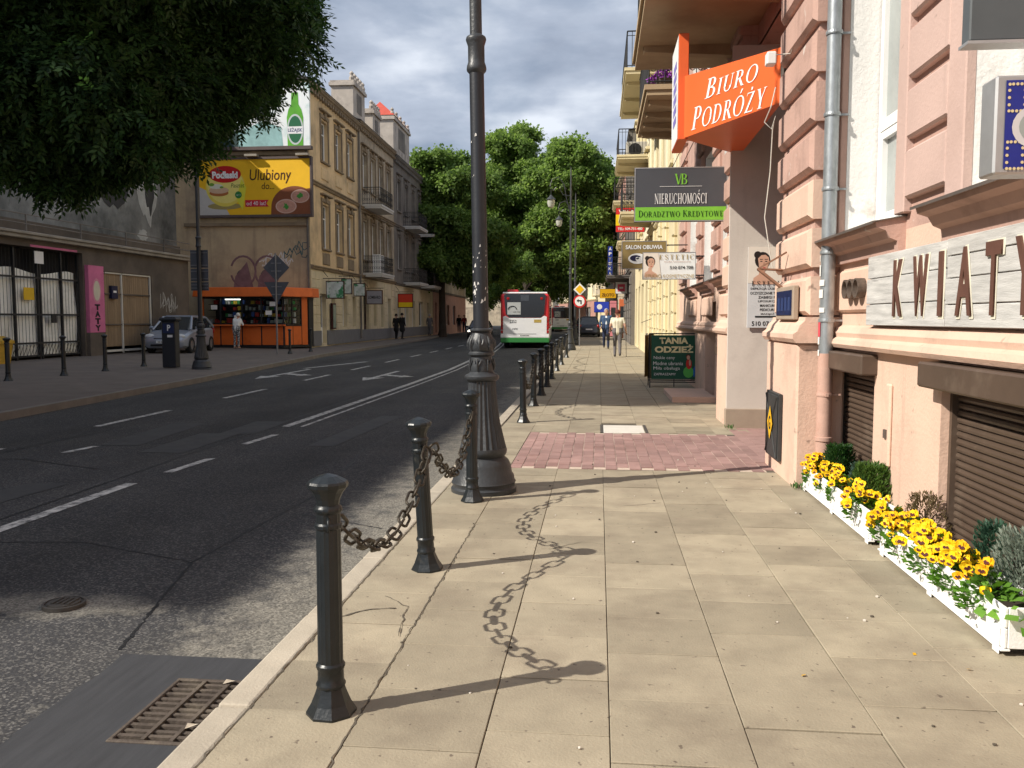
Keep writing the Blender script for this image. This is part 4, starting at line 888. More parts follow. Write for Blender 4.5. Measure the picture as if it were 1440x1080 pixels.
def portrait(t, x, z, s, y=-.006):
    """flat print of a dark haired woman with her hair up and a hand beside her face"""
    q = lambda pts: [(x+a*s, z+c*s) for a, c in pts]
    shape(q([(-.55,-1),(.62,-1),(.5,-.72),(.12,-.5),(.08,-.2),(-.2,-.2),(-.22,-.45),(-.5,-.65)]), p_skin, t, (0,y,0), 'printed_shoulders')
    shape(q(ell(-.03,.32,.42,.46)), p_hair, t, (0,y-.0010,0), 'printed_hair'); shape(q(ell(-.3,.62,.2,.2)), p_hair, t, (0,y-.0013,0), 'printed_bun')
    shape(q([(-.28,.42),(-.22,-.02),(-.06,-.26),(.08,-.30),(.22,-.12),(.33,.2),(.30,.48),(.12,.62),(-.1,.6)]), p_skin, t, (0,y-.002,0), 'printed_face')
    for a in (-.1,.16): shape(q(ell(a,.26,.07,.028,10)), p_hair, t, (0,y-.003,0), 'printed_eye'); shape(q([(a-.09,.35),(a+.09,.36),(a+.08,.39),(a-.07,.39)]), p_hair, t, (0,y-.003,0), 'printed_brow')
    shape(q(ell(.06,-.09,.085,.035,10)), p_lip, t, (0,y-.003,0), 'printed_lips'); shape(q([(.05,.26),(.1,.05),(.0,.05)]), p_skin2, t, (0,y-.003,0), 'printed_nose')
t,w,h = perp_sign('beauty_salon_sign', 'white projecting sign reading ESTETIC STUDIO KOSMETYCZNE with a dark haired face', .83,1.84,2.20,2.72,16.8,p_white,m_alu,.05)
shape([(.016,.016),(.36,.016),(.30,h-.016),(.016,h-.016)], p_cream, t, (0,-.0055,0), 'tinted_ground'); portrait(t,.155,.27,.22)
serif('ESTETIC', .66, .10, p_gold, t, (.645,-.009,.425), gap=.26); word('STUDIO KOSMETYCZNE', .92, .065, p_gold, t, (.52,-.011,.065)); word('510 074 708', .44, .062, p_black, t, (.74,-.009,.225), bold=.015); word('studio kosmetyczne', .5, .03, p_skin2, t, (.66,-.009,.335))
t,w,h = perp_sign('shoe_shop_sign', 'ochre brown projecting sign reading SALON OBUWIA behind the white salon sign', .51,1.53,2.58,3.22,20.0,mat('ochre_panel', (.28,.20,.075), .5, .08, 4),m_alu,.06)
word('SALON OBUWIA', .84, .095, p_white, t, (w/2,-.008,.50), bold=.03); shape(ell(.36,.24,.21,.12), p_white, t, (0,-.006,0), 'shoe_emblem'); p_navy = flat('print_navy', (.02,.02,.06))
shape(ell(.32,.25,.13,.07), p_navy, t, (0,-.0075,0), 'emblem_print'); shape(ell(.42,.22,.10,.05), p_white, t, (0,-.009,0), 'emblem_print'); shape(ell(.36,.25,.04,.03), p_white, t, (0,-.009,0), 'emblem_print')
# printed board on the gateway jamb
t = thing('beauty_salon_board', 'tall pale board with a face, ESTETIC and an arrow on the gateway wall', 'board', (1.93,11.52,1.33)); w, h = .50, 1.05
MB().box(0,-.012,0,w,.008,h).build('panel', mat('pale_board', (.60,.60,.60), .5, .05, 4), t, bev=.002)
shape([(.0,.58),(w,.58),(w,h),(0,h)], p_cream, t, (0,-.0135,0), 'tinted_ground'); portrait(t,.19,.80,.235,-.015)
serif('ESTETIC', .42, .07, p_hair, t, (.26,-.021,.575), gap=.24)
for k, s in enumerate(('DEPILACJA LASEROWA','OCZYSZCZANIE TWARZY','ZABIEGI RF','LIPOSUKCJA','MANICURE','PEDICURE','MAKIJAŻ')): word(s, min(.45,.0245*len(s)), .034, p_black, t, (.26,-.015,.505-k*.054), bold=.01)
shape([(.10,.135),(.38,.135),(.38,.115),(.46,.145),(.38,.175),(.38,.155),(.10,.155)], p_black, t, (0,-.015,0), 'arrow'); word('510 074 708', .40, .06, p_black, t, (.26,-.015,.055), bold=.015)
# sandwich board
t = thing('sandwich_board', 'green pavement board reading TANIA ODZIEŻ in an iron frame', 'sandwich board', (1.08,18.2,0)); w = 1.0
pg = mat('bottle_green_board', (.008,.085,.045), .5, .08, 3); b = MB()
for y in (0,.62):
    for x in (0,w): b.tube([(x,y,0),(x,.31 + (y-.31)*.35,1.13)], .012, 5)
    b.tube([(0,.31+(y-.31)*.35,1.13),(w,.31+(y-.31)*.35,1.13)], .012, 5); b.tube([(0,y*.96+.01,.12),(w,y*.96+.01,.12)], .012, 5); 
b.tube([(w/2,0,0.02),(w/2,.0,.2)], .01, 5); b.build('iron_frame', m_irn, t)
def tilt(z): return -.012+.2*z/1.13
b = MB(); b.add([(.03,tilt(.18),.18),(w-.03,tilt(.18),.18),(w-.03,tilt(1.1),1.1),(.03,tilt(1.1),1.1),(.03,tilt(.18)+.03,.18),(w-.03,tilt(.18)+.03,.18),(w-.03,tilt(1.1)+.03,1.1),(.03,tilt(1.1)+.03,1.1)], [(0,1,2,3),(7,6,5,4),(0,4,5,1),(1,5,6,2),(2,6,7,3),(3,7,4,0)]); b.build('front_board', pg, t)
b = MB(); b.add([(-.02,.62,.15),(.0,.64,.15),(.0,.43,1.12),(-.02,.41,1.12),(.10,.62,.15),(.10,.42,1.12)], [(0,4,5,3)]); b.quad((-.1,.30,.2),(-.02,.6,.2),(-.02,.43,1.1),(-.1,.25,1.1)); b.build('side_board', mat('ochre_board', (.28,.17,.05), .6, .3, 12), t)
rt = (R(90)+math.atan(.2/1.13)*-1,0,0); rt = (R(90)-math.atan(.177),0,0); p_yel = flat('print_pale_yellow', (.82,.74,.42))
for s, ww, hh, x, z, m, bo in (('TANIA',.60,.135,w/2,.985,p_yel,.05),('ODZIEŻ',.80,.18,w/2,.82,p_yel,.05),('Niskie ceny',.44,.085,.30,.62,p_white,0),('Modne ubrania',.62,.075,.38,.51,p_white,0),('Miła obsługa',.55,.085,.35,.40,p_white,0),('ZAPRASZAMY',.46,.05,.31,.285,p_white,0)):
    word(s, ww, hh, m, t, (x,tilt(z)-.006,z), bold=bo, rot=rt)
for pts, m, nm, dy in ((ell(.80,.33,.11,.12,12),flat('print_leaf_green',(.10,.45,.08)),'printed_skirt',.006),(ell(.81,.50,.06,.11,12),flat('print_red',(.6,.03,.02)),'printed_blouse',.008),(ell(.83,.53,.02,.07,10),p_skin,'printed_arm',.010),(ell(.80,.635,.035,.045,12),p_skin,'printed_face',.010),(ell(.80,.66,.05,.04,12),flat('print_auburn',(.12,.02,.01)),'printed_hair',.009),([(.9,.24),(.93,.24),(.94,.46),(.9,.40)],flat('print_blue',(.02,.12,.5)),'printed_bag',.007)):
    b = MB(); b.add([(x,tilt(z)-dy,z) for x,z in pts], [tuple(range(len(pts)))]); b.build(nm, m, t)
# blue light box and dark sign near the second window
t = thing('blue_light_box', 'blue light box with golden chain ornament and pale oval beside the flower shop window', 'light box', (1.495,3.5,2.0)); 
MB().box(0,0,0,.50,.13,.37).build('case', m_alu, t, bev=.008); b = MB(); b.quad((.035,-.003,.02),(.485,-.003,.02),(.485,-.003,.35),(.035,-.003,.35)); b.build('blue_face', mat('royal_blue', (.018,.025,.20), .35, .1, 8), t)
shape(ell(.16,.175,.10,.085,22), flat('print_pale_oval', (.55,.52,.52)), t, (0,-.005,0), 'oval_print'); shape(ell(.165,.175,.08,.066,22), flat('print_stone', (.30,.32,.30)), t, (0,-.0065,0), 'oval_print')
pgold = flat('print_gold_beads', (.62,.50,.28)); b = MB()
for cxx, czz, ww, hh in ((.075,.285,.028,.05),(.075,.07,.028,.05),(.2,.30,.08,.025)):
    for k in range(16):
        a = 2*math.pi*k/16; u = (cxx+ww*max(-1,min(1,1.4*math.cos(a))), czz+hh*max(-1,min(1,1.4*math.sin(a)))); pt = ell(u[0],u[1],.006,.006,8); b.add([(x,-.005,z) for x,z in pt], [tuple(range(8))])
stuff(b.build('bead_print', pgold, t))
t = thing('dark_hanging_sign', 'dark grey sign panel hanging from the wall high above the flower shop', 'sign', (1.47,3.7,2.56)); MB().box(0,0,0,.53,.08,.6).build('panel', mat('dark_grey_panel', (.085,.095,.10), .4, .1, 5), t, bev=.006); b = MB(); b.box(-.008,-.006,-.012,.54,.086,.0); b.build('edge', m_alu, t)
# ================================================================== FLOWER BOXES
m_wbox = mat('white_planter_paint', (.80,.79,.77), .7, .05, 8, .15, 60, stain=(.45,.43,.40), sscale=5, sfrom=.62, sto=.8)
m_soil = mat('soil', (.035,.024,.016), .95, .4, 30)
lf_pansy = leafmat('pansy_leaf', (.03,.085,.012), (.11,.24,.03)); lf_thuja = leafmat('thuja_leaf', (.010,.040,.010), (.04,.10,.02)); lf_conif = leafmat('bright_conifer_leaf', (.045,.10,.02), (.13,.22,.05)); lf_grey = leafmat('silver_leaf', (.13,.17,.13), (.30,.34,.28)); lf_brown = leafmat('bronze_leaf', (.075,.06,.025), (.16,.12,.06))
m_pan = mat('pansy_yellow', (.88,.57,.010), .6, .14, 40); m_eye = mat('pansy_dark_eye', (.075,.012,.012), .7, .2, 40); m_peta = mat('pansy_orange', (.86,.46,.008), .6, .12, 40)
def planter(y0, y1, label):
    L = y1-y0; t = thing('flower_box', label, 'planter', (1.74,y1,0), R(-90), 'white flower boxes by the shop wall')
    z0, z1, wd = .035, .215, .21
    for k, (za, zb) in enumerate(((z0,z0+.088),(z0+.091,z1))):
        b = MB(); b.box(0,-.0,za,L,.016,zb); b.build('board', m_wbox, t, bev=.004)
    block(t,'board',0,wd-.016,z0,L,wd,z1,m_wbox); 
    for x in (0,L-.016): block(t,'end_board',x,.017,z0,x+.016,wd-.017,z1,m_wbox,bev=.003)
    for x in (.03,L/2-.03,L-.09): block(t,'leg',x,-.008,0,x+.06,.0-.001,z1*.55,m_wbox,bev=.003); block(t,'leg',x,wd+.001,0,x+.06,wd+.01,.1,m_wbox)
    for z in (z0-.012,): block(t,'foot_rail',0,-.012,z,L,.03,z0-.002,m_wbox,bev=.003)
    MB().box(.017,.017,z0+.01,L-.017,wd-.017,z1-.02).build('soil', m_soil, t); return t
planter(5.60,7.42,'white wooden flower box nearer the rain pipe'); planter(3.78,5.42,'white wooden flower box in front of the wide roller shutter')
def flower_mesh(nm, pm, r):
    b = MB()
    for k, (a, s) in enumerate(((90,1.0),(35,1.05),(145,1.05),(-35,.92),(215,.92))):
        ca, sa = math.cos(R(a)), math.sin(R(a)); c = (ca*r*.5*s, sa*r*.5*s); z = .002*k
        pts = [(c[0]+r*.52*s*math.cos(R(q)), c[1]+r*.52*s*math.sin(R(q)), z+.006*math.sin(R(q*2))+(.008 if math.hypot(c[0]+r*.5*math.cos(R(q)),c[1]+r*.5*math.sin(R(q))) > r*.8 else 0)) for q in range(0,360,45)]
        b.add(pts, [tuple(range(8))], 0)
    for k, a in enumerate((-90,200,-20)): 
        c = (math.cos(R(a))*r*.26, math.sin(R(a))*r*.26); b.add([(c[0]+r*.25*math.cos(R(q)), c[1]+r*.25*math.sin(R(q)), .013+.001*k) for q in range(0,360,60)], [tuple(range(6))], 1)
    return b.mesh(nm, [pm, m_eye])
FM = [flower_mesh('flower', m_pan, .030), flower_mesh('flower', m_pan, .027), flower_mesh('flower', m_peta, .028), flower_mesh('flower', m_pan, .034)]
def leaf_mass(name, m, parent, n, fn, size, seed, droop=0, asp=.45):
    """n small leaf faces; fn(rng) gives a point and an outward direction"""
    rg = random.Random(seed); b = MB()
    for _ in range(n):
        p, d = fn(rg); d = Vector(d)+Vector((rg.uniform(-.5,.5),rg.uniform(-.5,.5),rg.uniform(-.5,.5))); d.z -= droop; d.normalize(); e = d.cross(Vector((rg.uniform(-1,1),rg.uniform(-1,1),1.2))).normalized(); s = size*rg.uniform(.6,1.3); p = Vector(p)
        b.add([p, p+d*s*.5+e*s*asp, p+d*s, p+d*s*.5-e*s*asp], [(0,1,2,3)])
    o = b.build(name, m, parent); return stuff(o)
def pansy(x, y, n, spread, label, seed, z=.20, big=False):
    rg = random.Random(seed); t = thing('pansy_plant', label, 'pansies', (x,y,0), group='yellow pansies in the flower boxes')
    def fn(r):
        a = r.uniform(0,6.28); q = r.random()**.5; p = (math.cos(a)*spread*.7*q, math.sin(a)*spread*q, z-.03+r.uniform(0,.13)*(1.1-q)); 
        if p[0] < -.06: p = (p[0]-.02, p[1], p[2]-r.uniform(0,.08))
        return p, (math.cos(a)-.3, math.sin(a), .5)
    leaf_mass('leaves', lf_pansy, t, 380, fn, .036, seed)
    st = MB()
    for k in range(int(n*1.75)):
        a = rg.uniform(0,6.28); q = rg.random()**.6; px, py = math.cos(a)*spread*.72*q-.035, math.sin(a)*spread*1.02*q; pz = z+.035+rg.uniform(-.03,.11)*(1.15-q*.8)
        if px < -.10: pz -= rg.uniform(0,.06)
        f = inst('flower', rg.choice(FM), t, (px,py,pz)); d = Vector((-.45+rg.uniform(-.55,.4), -.75+rg.uniform(-.6,.6), .45+rg.uniform(-.3,.4))).normalized()
        f.rotation_euler = (d.to_track_quat('Z','Y').to_matrix() @ Matrix.Rotation(rg.uniform(-.5,.5),3,'Z')).to_euler(); s = rg.uniform(.8,1.2); f.scale = (s,s,s)
        st.tube([(px*.5,py*.6,z-.05),(px,py,pz-.004)], .002, 3)
    st.build('stems', lf_pansy, t)
    return t
for i,(x,y,n,sp,lab) in enumerate(((1.83,7.25,17,.13,'cluster of small yellow pansies beside the drain outlet'),(1.83,6.86,14,.14,'yellow pansies in front of the dark green thuja'),(1.82,6.50,8,.12,'sparse yellow pansies between thuja and bright conifer'),(1.80,5.93,12,.15,'pansies with dark eyes at the near end of the farther flower box'),
        (1.80,5.36,15,.14,'pansies at the far end of the nearer flower box'),(1.82,5.08,22,.16,'dense yellow pansies in front of the bronze shrub'),(1.81,4.72,22,.16,'large clump of orange yellow pansies in the middle of the nearer box'),(1.83,4.42,20,.16,'pansies in front of the dark conifer in the nearer box'),(1.80,4.08,5,.14,'few drooping pansies by the silver shrub'))):
    pansy(x,y,n,sp,lab,20+i)
# broad green leaves at the near corner
t = thing('broad_leaf_plant', 'plant with broad bright green leaves at the near corner of the flower box', 'plant', (1.86,3.90,0))
leaf_mass('leaves', leafmat('broad_leaf', (.05,.14,.015), (.17,.34,.05)), t, 70, lambda r: ((r.uniform(-.14,.10), r.uniform(-.16,.14), .14+r.uniform(0,.12)), (r.uniform(-1,1),r.uniform(-1,.5),.2)), .062, 77, .2, .42)
def shrub(name, label, x, y, h, rr, m, n, leaf, seed, cone=.5):
    t = thing(name, label, 'shrub', (x,y,.15), group='small shrubs in the flower boxes')
    def fn(r):
        u = r.random()**.8; a = r.uniform(0,6.28); q = rr*(1-cone*u)*(.35+.65*r.random()**.5)*(1+.25*math.sin(a*3+seed)); return (math.cos(a)*q, math.sin(a)*q, h*u), (math.cos(a)*.6, math.sin(a)*.6, .9)
    leaf_mass('foliage', m, t, n, fn, leaf, seed, 0, .16 if cone < .9 else .3); b = MB(); b.tube([(0,0,-.03),(0.01,0,h*.6)], [.012,.005], 5)
    for k in range(7): a = k*.9; b.tube([(0,0,h*.1),(math.cos(a)*rr*.6,math.sin(a)*rr*.6,h*.65)], .003, 3)
    b.build('stem', m_soil, t); return t
shrub('thuja_bush','dark green rounded thuja in the farther flower box',1.92,7.02,.28,.15,lf_thuja,2600,.032,1)
shrub('fir_bush','small blue green bush tucked behind the bright conifer',1.94,6.52,.22,.11,leafmat('blue_green_leaf',(.03,.07,.05),(.09,.15,.11)),1200,.03,2)
shrub('conifer_bush','bright green bushy conifer in the farther flower box',1.90,6.18,.27,.17,lf_conif,3200,.034,3)
shrub('bronze_shrub','brownish twiggy shrub between the two flower boxes',1.96,5.32,.24,.14,lf_brown,1100,.026,4)
shrub('dark_conifer','dark blue green conifer at the roller shutter',1.96,4.42,.28,.10,leafmat('dark_teal_leaf',(.02,.06,.04),(.06,.13,.08)),1500,.03,5)
shrub('silver_shrub','grey silver leaved shrub in the nearest part of the flower box',1.97,4.08,.32,.17,lf_grey,2600,.03,6)
# ================================================================== OTHER BUILDINGS
def gen_house(name, label, loc, rz, L, H, D, floors, bays, ww, mw, mg=None, g_top=None, mtrim=None, base=.1, roof=True, heads=True, sills=True, ground=(), gm=None, glass=None, courses=(), eave=1.0, side=None, dent=None, hood=False, pil=None, split=None):
    t = thing(name, label, 'building', loc, rz); mtrim = mtrim or mw; side = side or mw; g_top = g_top or floors[0][0]-.8
    hol = [(c-ww/2, c+ww/2, z0, z1) for z0, z1 in floors for c in bays]
    b = MB(); holes_wall(b, 0, L, g_top, H, hol, depth=.24); b.build('upper_wall', mw, t)
    b = MB(); holes_wall(b, 0, L, -.3, g_top, [(g[0],g[1],g[2],g[3]) for g in ground], depth=.3); b.build('ground_wall', mg or mw, t)
    b = MB(); b.quad((0,D,-.3),(0,D,H),(0,0,H),(0,0,-.3)); b.quad((L,0,-.3),(L,0,H),(L,D,H),(L,D,-.3)); b.quad((0,D,H),(L,D,H),(L,D,-.3),(0,D,-.3)); b.build('side_walls', side, t)
    if roof:
        b = MB(); b.add([(-.1,-.25,H+.02),(L+.1,-.25,H+.02),(L+.1,D*.55,H+1.6),(-.1,D*.55,H+1.6),(L+.1,D+.2,H),(-.1,D+.2,H)], [(0,1,2,3),(3,2,4,5),(1,4,2),(0,3,5)]); b.build('roof', m_roof, t)
    if eave: cornice(t, 'eaves_cornice', 0, L, H-.36, mtrim, 1.25*eave, dent=dent)
    for z in courses: cornice(t, 'string_course', 0, L, z, mtrim, 1, prof=[(0,0),(-.06,0),(-.1,.05),(-.1,.1),(-.16,.14),(-.16,.19),(0,.22)])
    for h in hol:
        window(t, h[0]+.02, h[1]-.02, h[2]+.02, h[3]-.02, .16, glass=glass)
    for z0, z1 in floors:
        for c in bays:
            if sills: piece(t, 'sill', ww+.3, .12, .1, mtrim, (c-ww/2-.15,0,z0-.11), .02)
            if heads:
                for x in (c-ww/2-.16, c+ww/2+.02): piece(t, 'architrave', .14, .06, z1-z0+.1, mtrim, (x,0,z0), .015)
                piece(t, 'lintel', ww+.32, .07, .2, mtrim, (c-ww/2-.16,0,z1+.1), .02)
                if hood: piece(t, 'hood_mould', ww+.5, .2, .1, mtrim, (c-ww/2-.25,0,z1+.42), .03); piece(t, 'keystone', .22, .14, .34, mtrim, (c-.11,0,z1+.08), .03)
    for g in ground:
        st = g[4] if len(g) > 4 else 'shop'
        window(t, g[0]+.02, g[1]-.02, g[2]+.02, g[3]-.02, .2, frame=g[5] if len(g) > 5 else None, glass=m_glass_k, style=st, fw=.07)
    return t
m_cream = mat('cream_plaster', (.66,.57,.36), .9, .08, 1.2, .1, 50, stain=(.50,.42,.26), sscale=.8, sfrom=.52, sto=.8)
m_cream2 = mat('pale_cream_plaster', (.72,.65,.47), .9, .06, 1, .1, 50, stain=(.55,.5,.36), sscale=.7)
m_tan = mat('tan_plaster', (.66,.485,.28), .9, .15, .9, .2, 30, stain=(.30,.225,.145), sscale=.6, sfrom=.48, sto=.76, streak=((.25,.185,.12), 2.5, .54))
m_tan2 = mat('weathered_tan_plaster', (.44,.365,.265), .9, .2, .8, .2, 30, stain=(.15,.125,.105), sscale=.6, sfrom=.45, sto=.72, streak=((.13,.11,.09), 2.5, .52))
m_grime = mat('grimy_grey_plaster', (.19,.17,.15), .9, .2, .7, .2, 30, stain=(.09,.08,.075), sscale=.5, sfrom=.45, sto=.75, streak=((.08,.07,.065), 2.5, .54))
m_trim = mat('soot_trim', (.23,.175,.115), .9, .25, 2, .15, 40)
m_gable = mat('gable_plaster', (.52,.405,.255), .9, .16, .5, .2, 25, stain=(.27,.205,.145), sscale=.5, sfrom=.45, sto=.7, streak=((.22,.165,.12), 2.2, .52))
m_creamg = mat('cream_rustic', (.62,.53,.36), .9, .1, 1.5, .1, 40, stain=(.42,.35,.25), sscale=.7)
m_socle = mat('grey_socle', (.17,.17,.18), .9, .1, 3)
m_stone = mat('dark_stone', (.16,.145,.13), .9, .2, 2, .2, 30)
m_pbrick = mat('pink_brick', (.42,.235,.19), .9, .15, 1, .1, 40)
m_beige = mat('beige_plaster', (.46,.39,.29), .9, .12, 1, .1, 40)

# ---- right side, one after another down the street
B = gen_house('cream_house','tall cream house with pilasters and a yellow balcony beyond the pink house',(1.95,33.4,0),R(-90),11.4,12.8,9,[(5.6,7.9),(9.0,11.2)],[1.6,4.3,7.0,9.7],1.15,m_cream2,m_cream,4.7,m_cream,ground=[(.8,2.2,.1,3.2),(3.6,5.0,.9,3.2),(6.3,7.6,.1,3.2),(9.0,10.4,.9,3.2)],courses=(4.55,),hood=True)
for x in (.1,2.7,5.4,8.0,10.75):
    for k in range(9): piece(B,'rustic_block',.55,.10,.44,m_cream,(x,0,.15+k*.485),.03)
    piece(B,'pilaster',.5,.08,7.0,m_cream2,(x+.03,0,4.95),.02)
balcony(B, 3.1, 8.6, 1.25, 8.28, m_cream, m_irn, beams=3, y=0); balcony(B,.4,3.3,1.2,4.95,m_cream,m_irn,beams=2,scroll=True)
b = MB(); b.tube([(1.6,-.4,1.3),(1.6,-.02,1.45)],.01,4); b.build('bracket', m_irn, B)
C = gen_house('pale_yellow_house','pale yellow house with an air conditioner on its balcony and a red banner',(1.95,47.2,0),R(-90),13.8,13.2,9,[(5.4,7.6),(8.8,11.0)],[1.6,4.2,6.9,9.6,12.2],1.1,m_cream2,m_cream,4.5,m_cream,ground=[(1,2.4,.1,3),(4,5.3,.1,3),(7,9,.8,3),(10.6,12,.1,3)],courses=(4.4,),hood=True)
balcony(C, 8.2, 12.4, 1.25, 7.75, m_cream, m_irn, beams=2); balcony(C, 4.8, 7.6, 1.3, 6.6, m_cream, m_irn, beams=2, scroll=True, label='balcony with pale railing'); balcony(C, 4.6, 8.2, 1.1, 4.75, m_cream, m_irn, beams=2)
t = thing('air_conditioner','grey air conditioner box standing on an upper balcony of the pale yellow house','air conditioner',(1.05,35.6,7.93)); MB().box(0,0,0,.85,.35,.65).build('case', mat('ac_case',(.40,.38,.34),.6,.1,6), t, bev=.02)
b = MB(); b.lathe([(.26,0),(.26,.02),(.06,.03)],20); o = b.build('fan_grille', m_dark, t); o.location = (.36,-.001,.33); o.rotation_euler = (R(90),0,0)
t,w,h = perp_sign('red_yellow_banner','red and yellow banner with VILLAGE at its top in front of a balcony',.62,1.75,4.80,5.75,34.0,mat('banner_red',(.60,.02,.02),.6,.05,3),m_irn,.03,arms=False)
b = MB(); b.quad((0.01,-.006,.26),(w-.01,-.006,.26),(w-.01,-.006,.68),(.01,-.006,.68)); b.build('yellow_band', flat('banner_yellow',(.80,.55,.01)), t)
word('VILLAGE',.9,.14,p_white,t,(w/2,-.008,.80),bold=.03); word('JEANS',.62,.15,flat('print_red2',(.5,.03,.02)),t,(w/2+.05,-.008,.57),bold=.02); word('HISZPANIA',.8,.13,flat('print_red2',(.5,.03,.02)),t,(w/2+.02,-.008,.36),bold=.02); word('TEL: 509-731-480',.95,.10,p_white,t,(w/2,-.008,.13),bold=.02)
D_ = gen_house('dark_stone_house','narrow dark grey stone house past the yellow ones',(1.75,58,0),R(-90),10.8,11.5,9,[(5,7.2),(8.3,10.3)],[1.8,5.4,9],1.2,m_stone,m_stone,4.1,m_stone,ground=[(.8,2.6,.1,3),(4,6.4,.1,3),(8,9.8,.1,3)],courses=(4,))
for x in (.05,3.0,7.0,10.0):
    for k in range(8): piece(D_,'rustic_block',.7,.10,.42,m_stone,(x,0,.1+k*.46),.03)
balcony(D_, 3.2, 8.6, 1.3, 3.75, m_stone, m_irn, beams=2)
E_ = gen_house('pink_brick_house','pink brick house with corner bay far down the right pavement',(1.3,78,0),R(-88),20,12,9,[(4.8,6.8),(8.2,10.2)],[2,5,8,11,14,17.5],1.1,m_pbrick,m_beige,4,m_beige,ground=[(1,3,.1,3),(4.5,7,.1,3),(9,11,.1,3),(13,16,.1,3)],courses=(3.9,7.4))
balcony(E_,12.5,15.5,1.0,4.2,m_beige,m_irn,beams=2)
F_ = gen_house('beige_house','beige house at the bend of the street behind the parked cars',(-.4,104,0),R(-85),25,13,9,[(5,7.2),(8.6,10.8)],[2,5.5,9,12.5,16,19.5,23],1.2,m_beige,m_cream,4.2,m_cream,ground=[(1,3,.1,3),(6,8,.1,3),(12,15,.1,3),(19,22,.1,3)],courses=(4,))
G_ = gen_house('pale_end_house','pale house closing the view at the far bend of the street',(-6.5,140,0),R(-78),36,13,9,[(4.5,6.7),(8,10.2)],[3,8,13,18,23,28,33],1.4,m_cream2,m_pbrick,4,m_cream,ground=[(2,5,.1,3),(12,15,.1,3),(22,26,.1,3)],courses=(3.8,))
H_ = gen_house('end_block','grey block across the end of the street behind the trees',(-60,196,0),R(-5),50,14,9,[(4.5,6.7),(8,10.2)],[4,10,16,22,28,34,40,46],1.4,m_beige,m_tan2,4,m_beige,ground=[(2,5,.1,3),(12,15,.1,3),(22,26,.1,3)])
# far shop signs on the right
t,w,h = perp_sign('yellow_shop_sign','small yellow projecting shop sign above the walking couple',.05,1.1,2.75,3.35,55.5,flat('sign_amber',(.75,.40,.01)),m_irn,.05); word('ZŁOTO',.8,.2,flat('print_brown',(.15,.05,.01)),t,(w/2,-.008,h*.35),bold=.03)
t,w,h = perp_sign('pink_logo_sign','small white projecting sign with a pink square emblem above the woman in white',.95,1.65,2.9,3.6,51.0,p_white,m_irn,.05); b = MB(); b.quad((.14,-.008,.14),(w-.14,-.008,.14),(w-.14,-.008,h-.14),(.14,-.008,h-.14)); b.build('emblem', flat('emblem_pink',(.70,.08,.14)), t); b = MB(); b.quad((.24,-.010,.3),(w-.24,-.010,.3),(w-.24,-.010,.4),(.24,-.010,.4)); b.build('emblem_bar', p_white, t)
t,w,h = perp_sign('blue_vertical_sign','tall narrow blue projecting sign on the far right facade under the tree',.60,.95,4.4,6.6,62,flat('sign_blue',(.015,.04,.26)),m_irn,.06); [word(c,.20,.22,p_white,t,(w/2,-.008,2.0-k*.35),bold=.03) for k,c in enumerate('APTEKA')]
t,w,h = perp_sign('blue_poster_sign','blue and violet poster sign low under the yellow shop sign',-.35,.75,1.9,2.7,64,flat('poster_blue',(.03,.06,.45)),m_irn,.06); shape(ell(.4,.42,.2,.2,10), p_white, t, (0,-.008,0),'emblem')
for i,(x,y,z,c,lab) in enumerate(((1.40,60.2,.1,(.55,.15,.06),'tall orange shop front panel beside the far pavement'),(.85,66.5,.1,(.62,.22,.25),'tall pink shop front panel beside the far pavement'))):
    t = thing('shopfront_panel', lab, 'shop front', (x,y,z)); MB().box(0,0,0,.5,.2,2.7).build('panel', flat('panel%d'%i if False else ('orange_front','pink_front')[i], c), t, bev=.02); MB().box(.08,-.02,.4,.42,.0,2.2).build('pane', m_glass_k, t)
# leaning trestle at the cream house
t = thing('leaning_board','small grey board leaning at the foot of the cream house','board',(1.45,26.8,0)); b = MB(); b.box(0,-.03,0,.06,.02,1.0); b.add([(0.04,-.1,.0),(.5,-.1,.02),(.5,.0,.55),(.06,.02,.05)],[(0,1,2,3)]); b.box(.44,-.02,0,.5,.03,.6); b.build('frame', m_stone, t)

# ---- left side terrace
RZL = R(91.2); FX, FY = -13.85, 40.5
def lpos(s): return (FX-math.sin(R(1.2))*s, FY+math.cos(R(1.2))*s, 0)
LA = gen_house('ochre_house','ochre three storey house whose blank end wall carries the yellow billboard',lpos(0),RZL,9.1,12.75,7.3,[(5.0,7.2),(9.35,11.35)],[2.55,5.05,7.35],1.15,m_tan,m_creamg,3.95,m_trim,ground=[(1.45,2.45,.2,2.7,'door'),(3.3,4.1,1.0,2.6),(5.5,6.4,1.0,2.7),(7.6,8.3,1.0,2.7)],courses=(3.85,7.95),side=m_gable,dent=.42,hood=True)
for z0,m_ in ((4.05,m_trim),(8.3,m_tan)):
    for c in (2.55,5.05,7.35): piece(LA,'apron_panel',1.2,.05,.6,m_,(c-.6,0,z0+.12),.04)
for k in range(7):
    for x,w_ in ((.05,.62),(.72,.66),(4.2,.6),(4.85,.58),(6.5,.55),(8.4,.6)): piece(LA,'rustic_block',w_,.035,.40,m_creamg,(x,0,.80+k*.43),.02)
piece(LA,'socle',1.35,.07,.75,m_socle,(.05,0,.1),.01); piece(LA,'socle',6.6,.07,.75,m_socle,(2.5,0,.1),.01)
for x in (9.0,): b = MB(); b.lathe([(.06,.3),(.06,12.4)],8); o = b.build('rain_pipe', m_grime, LA); o.location = (x,-.12,0)
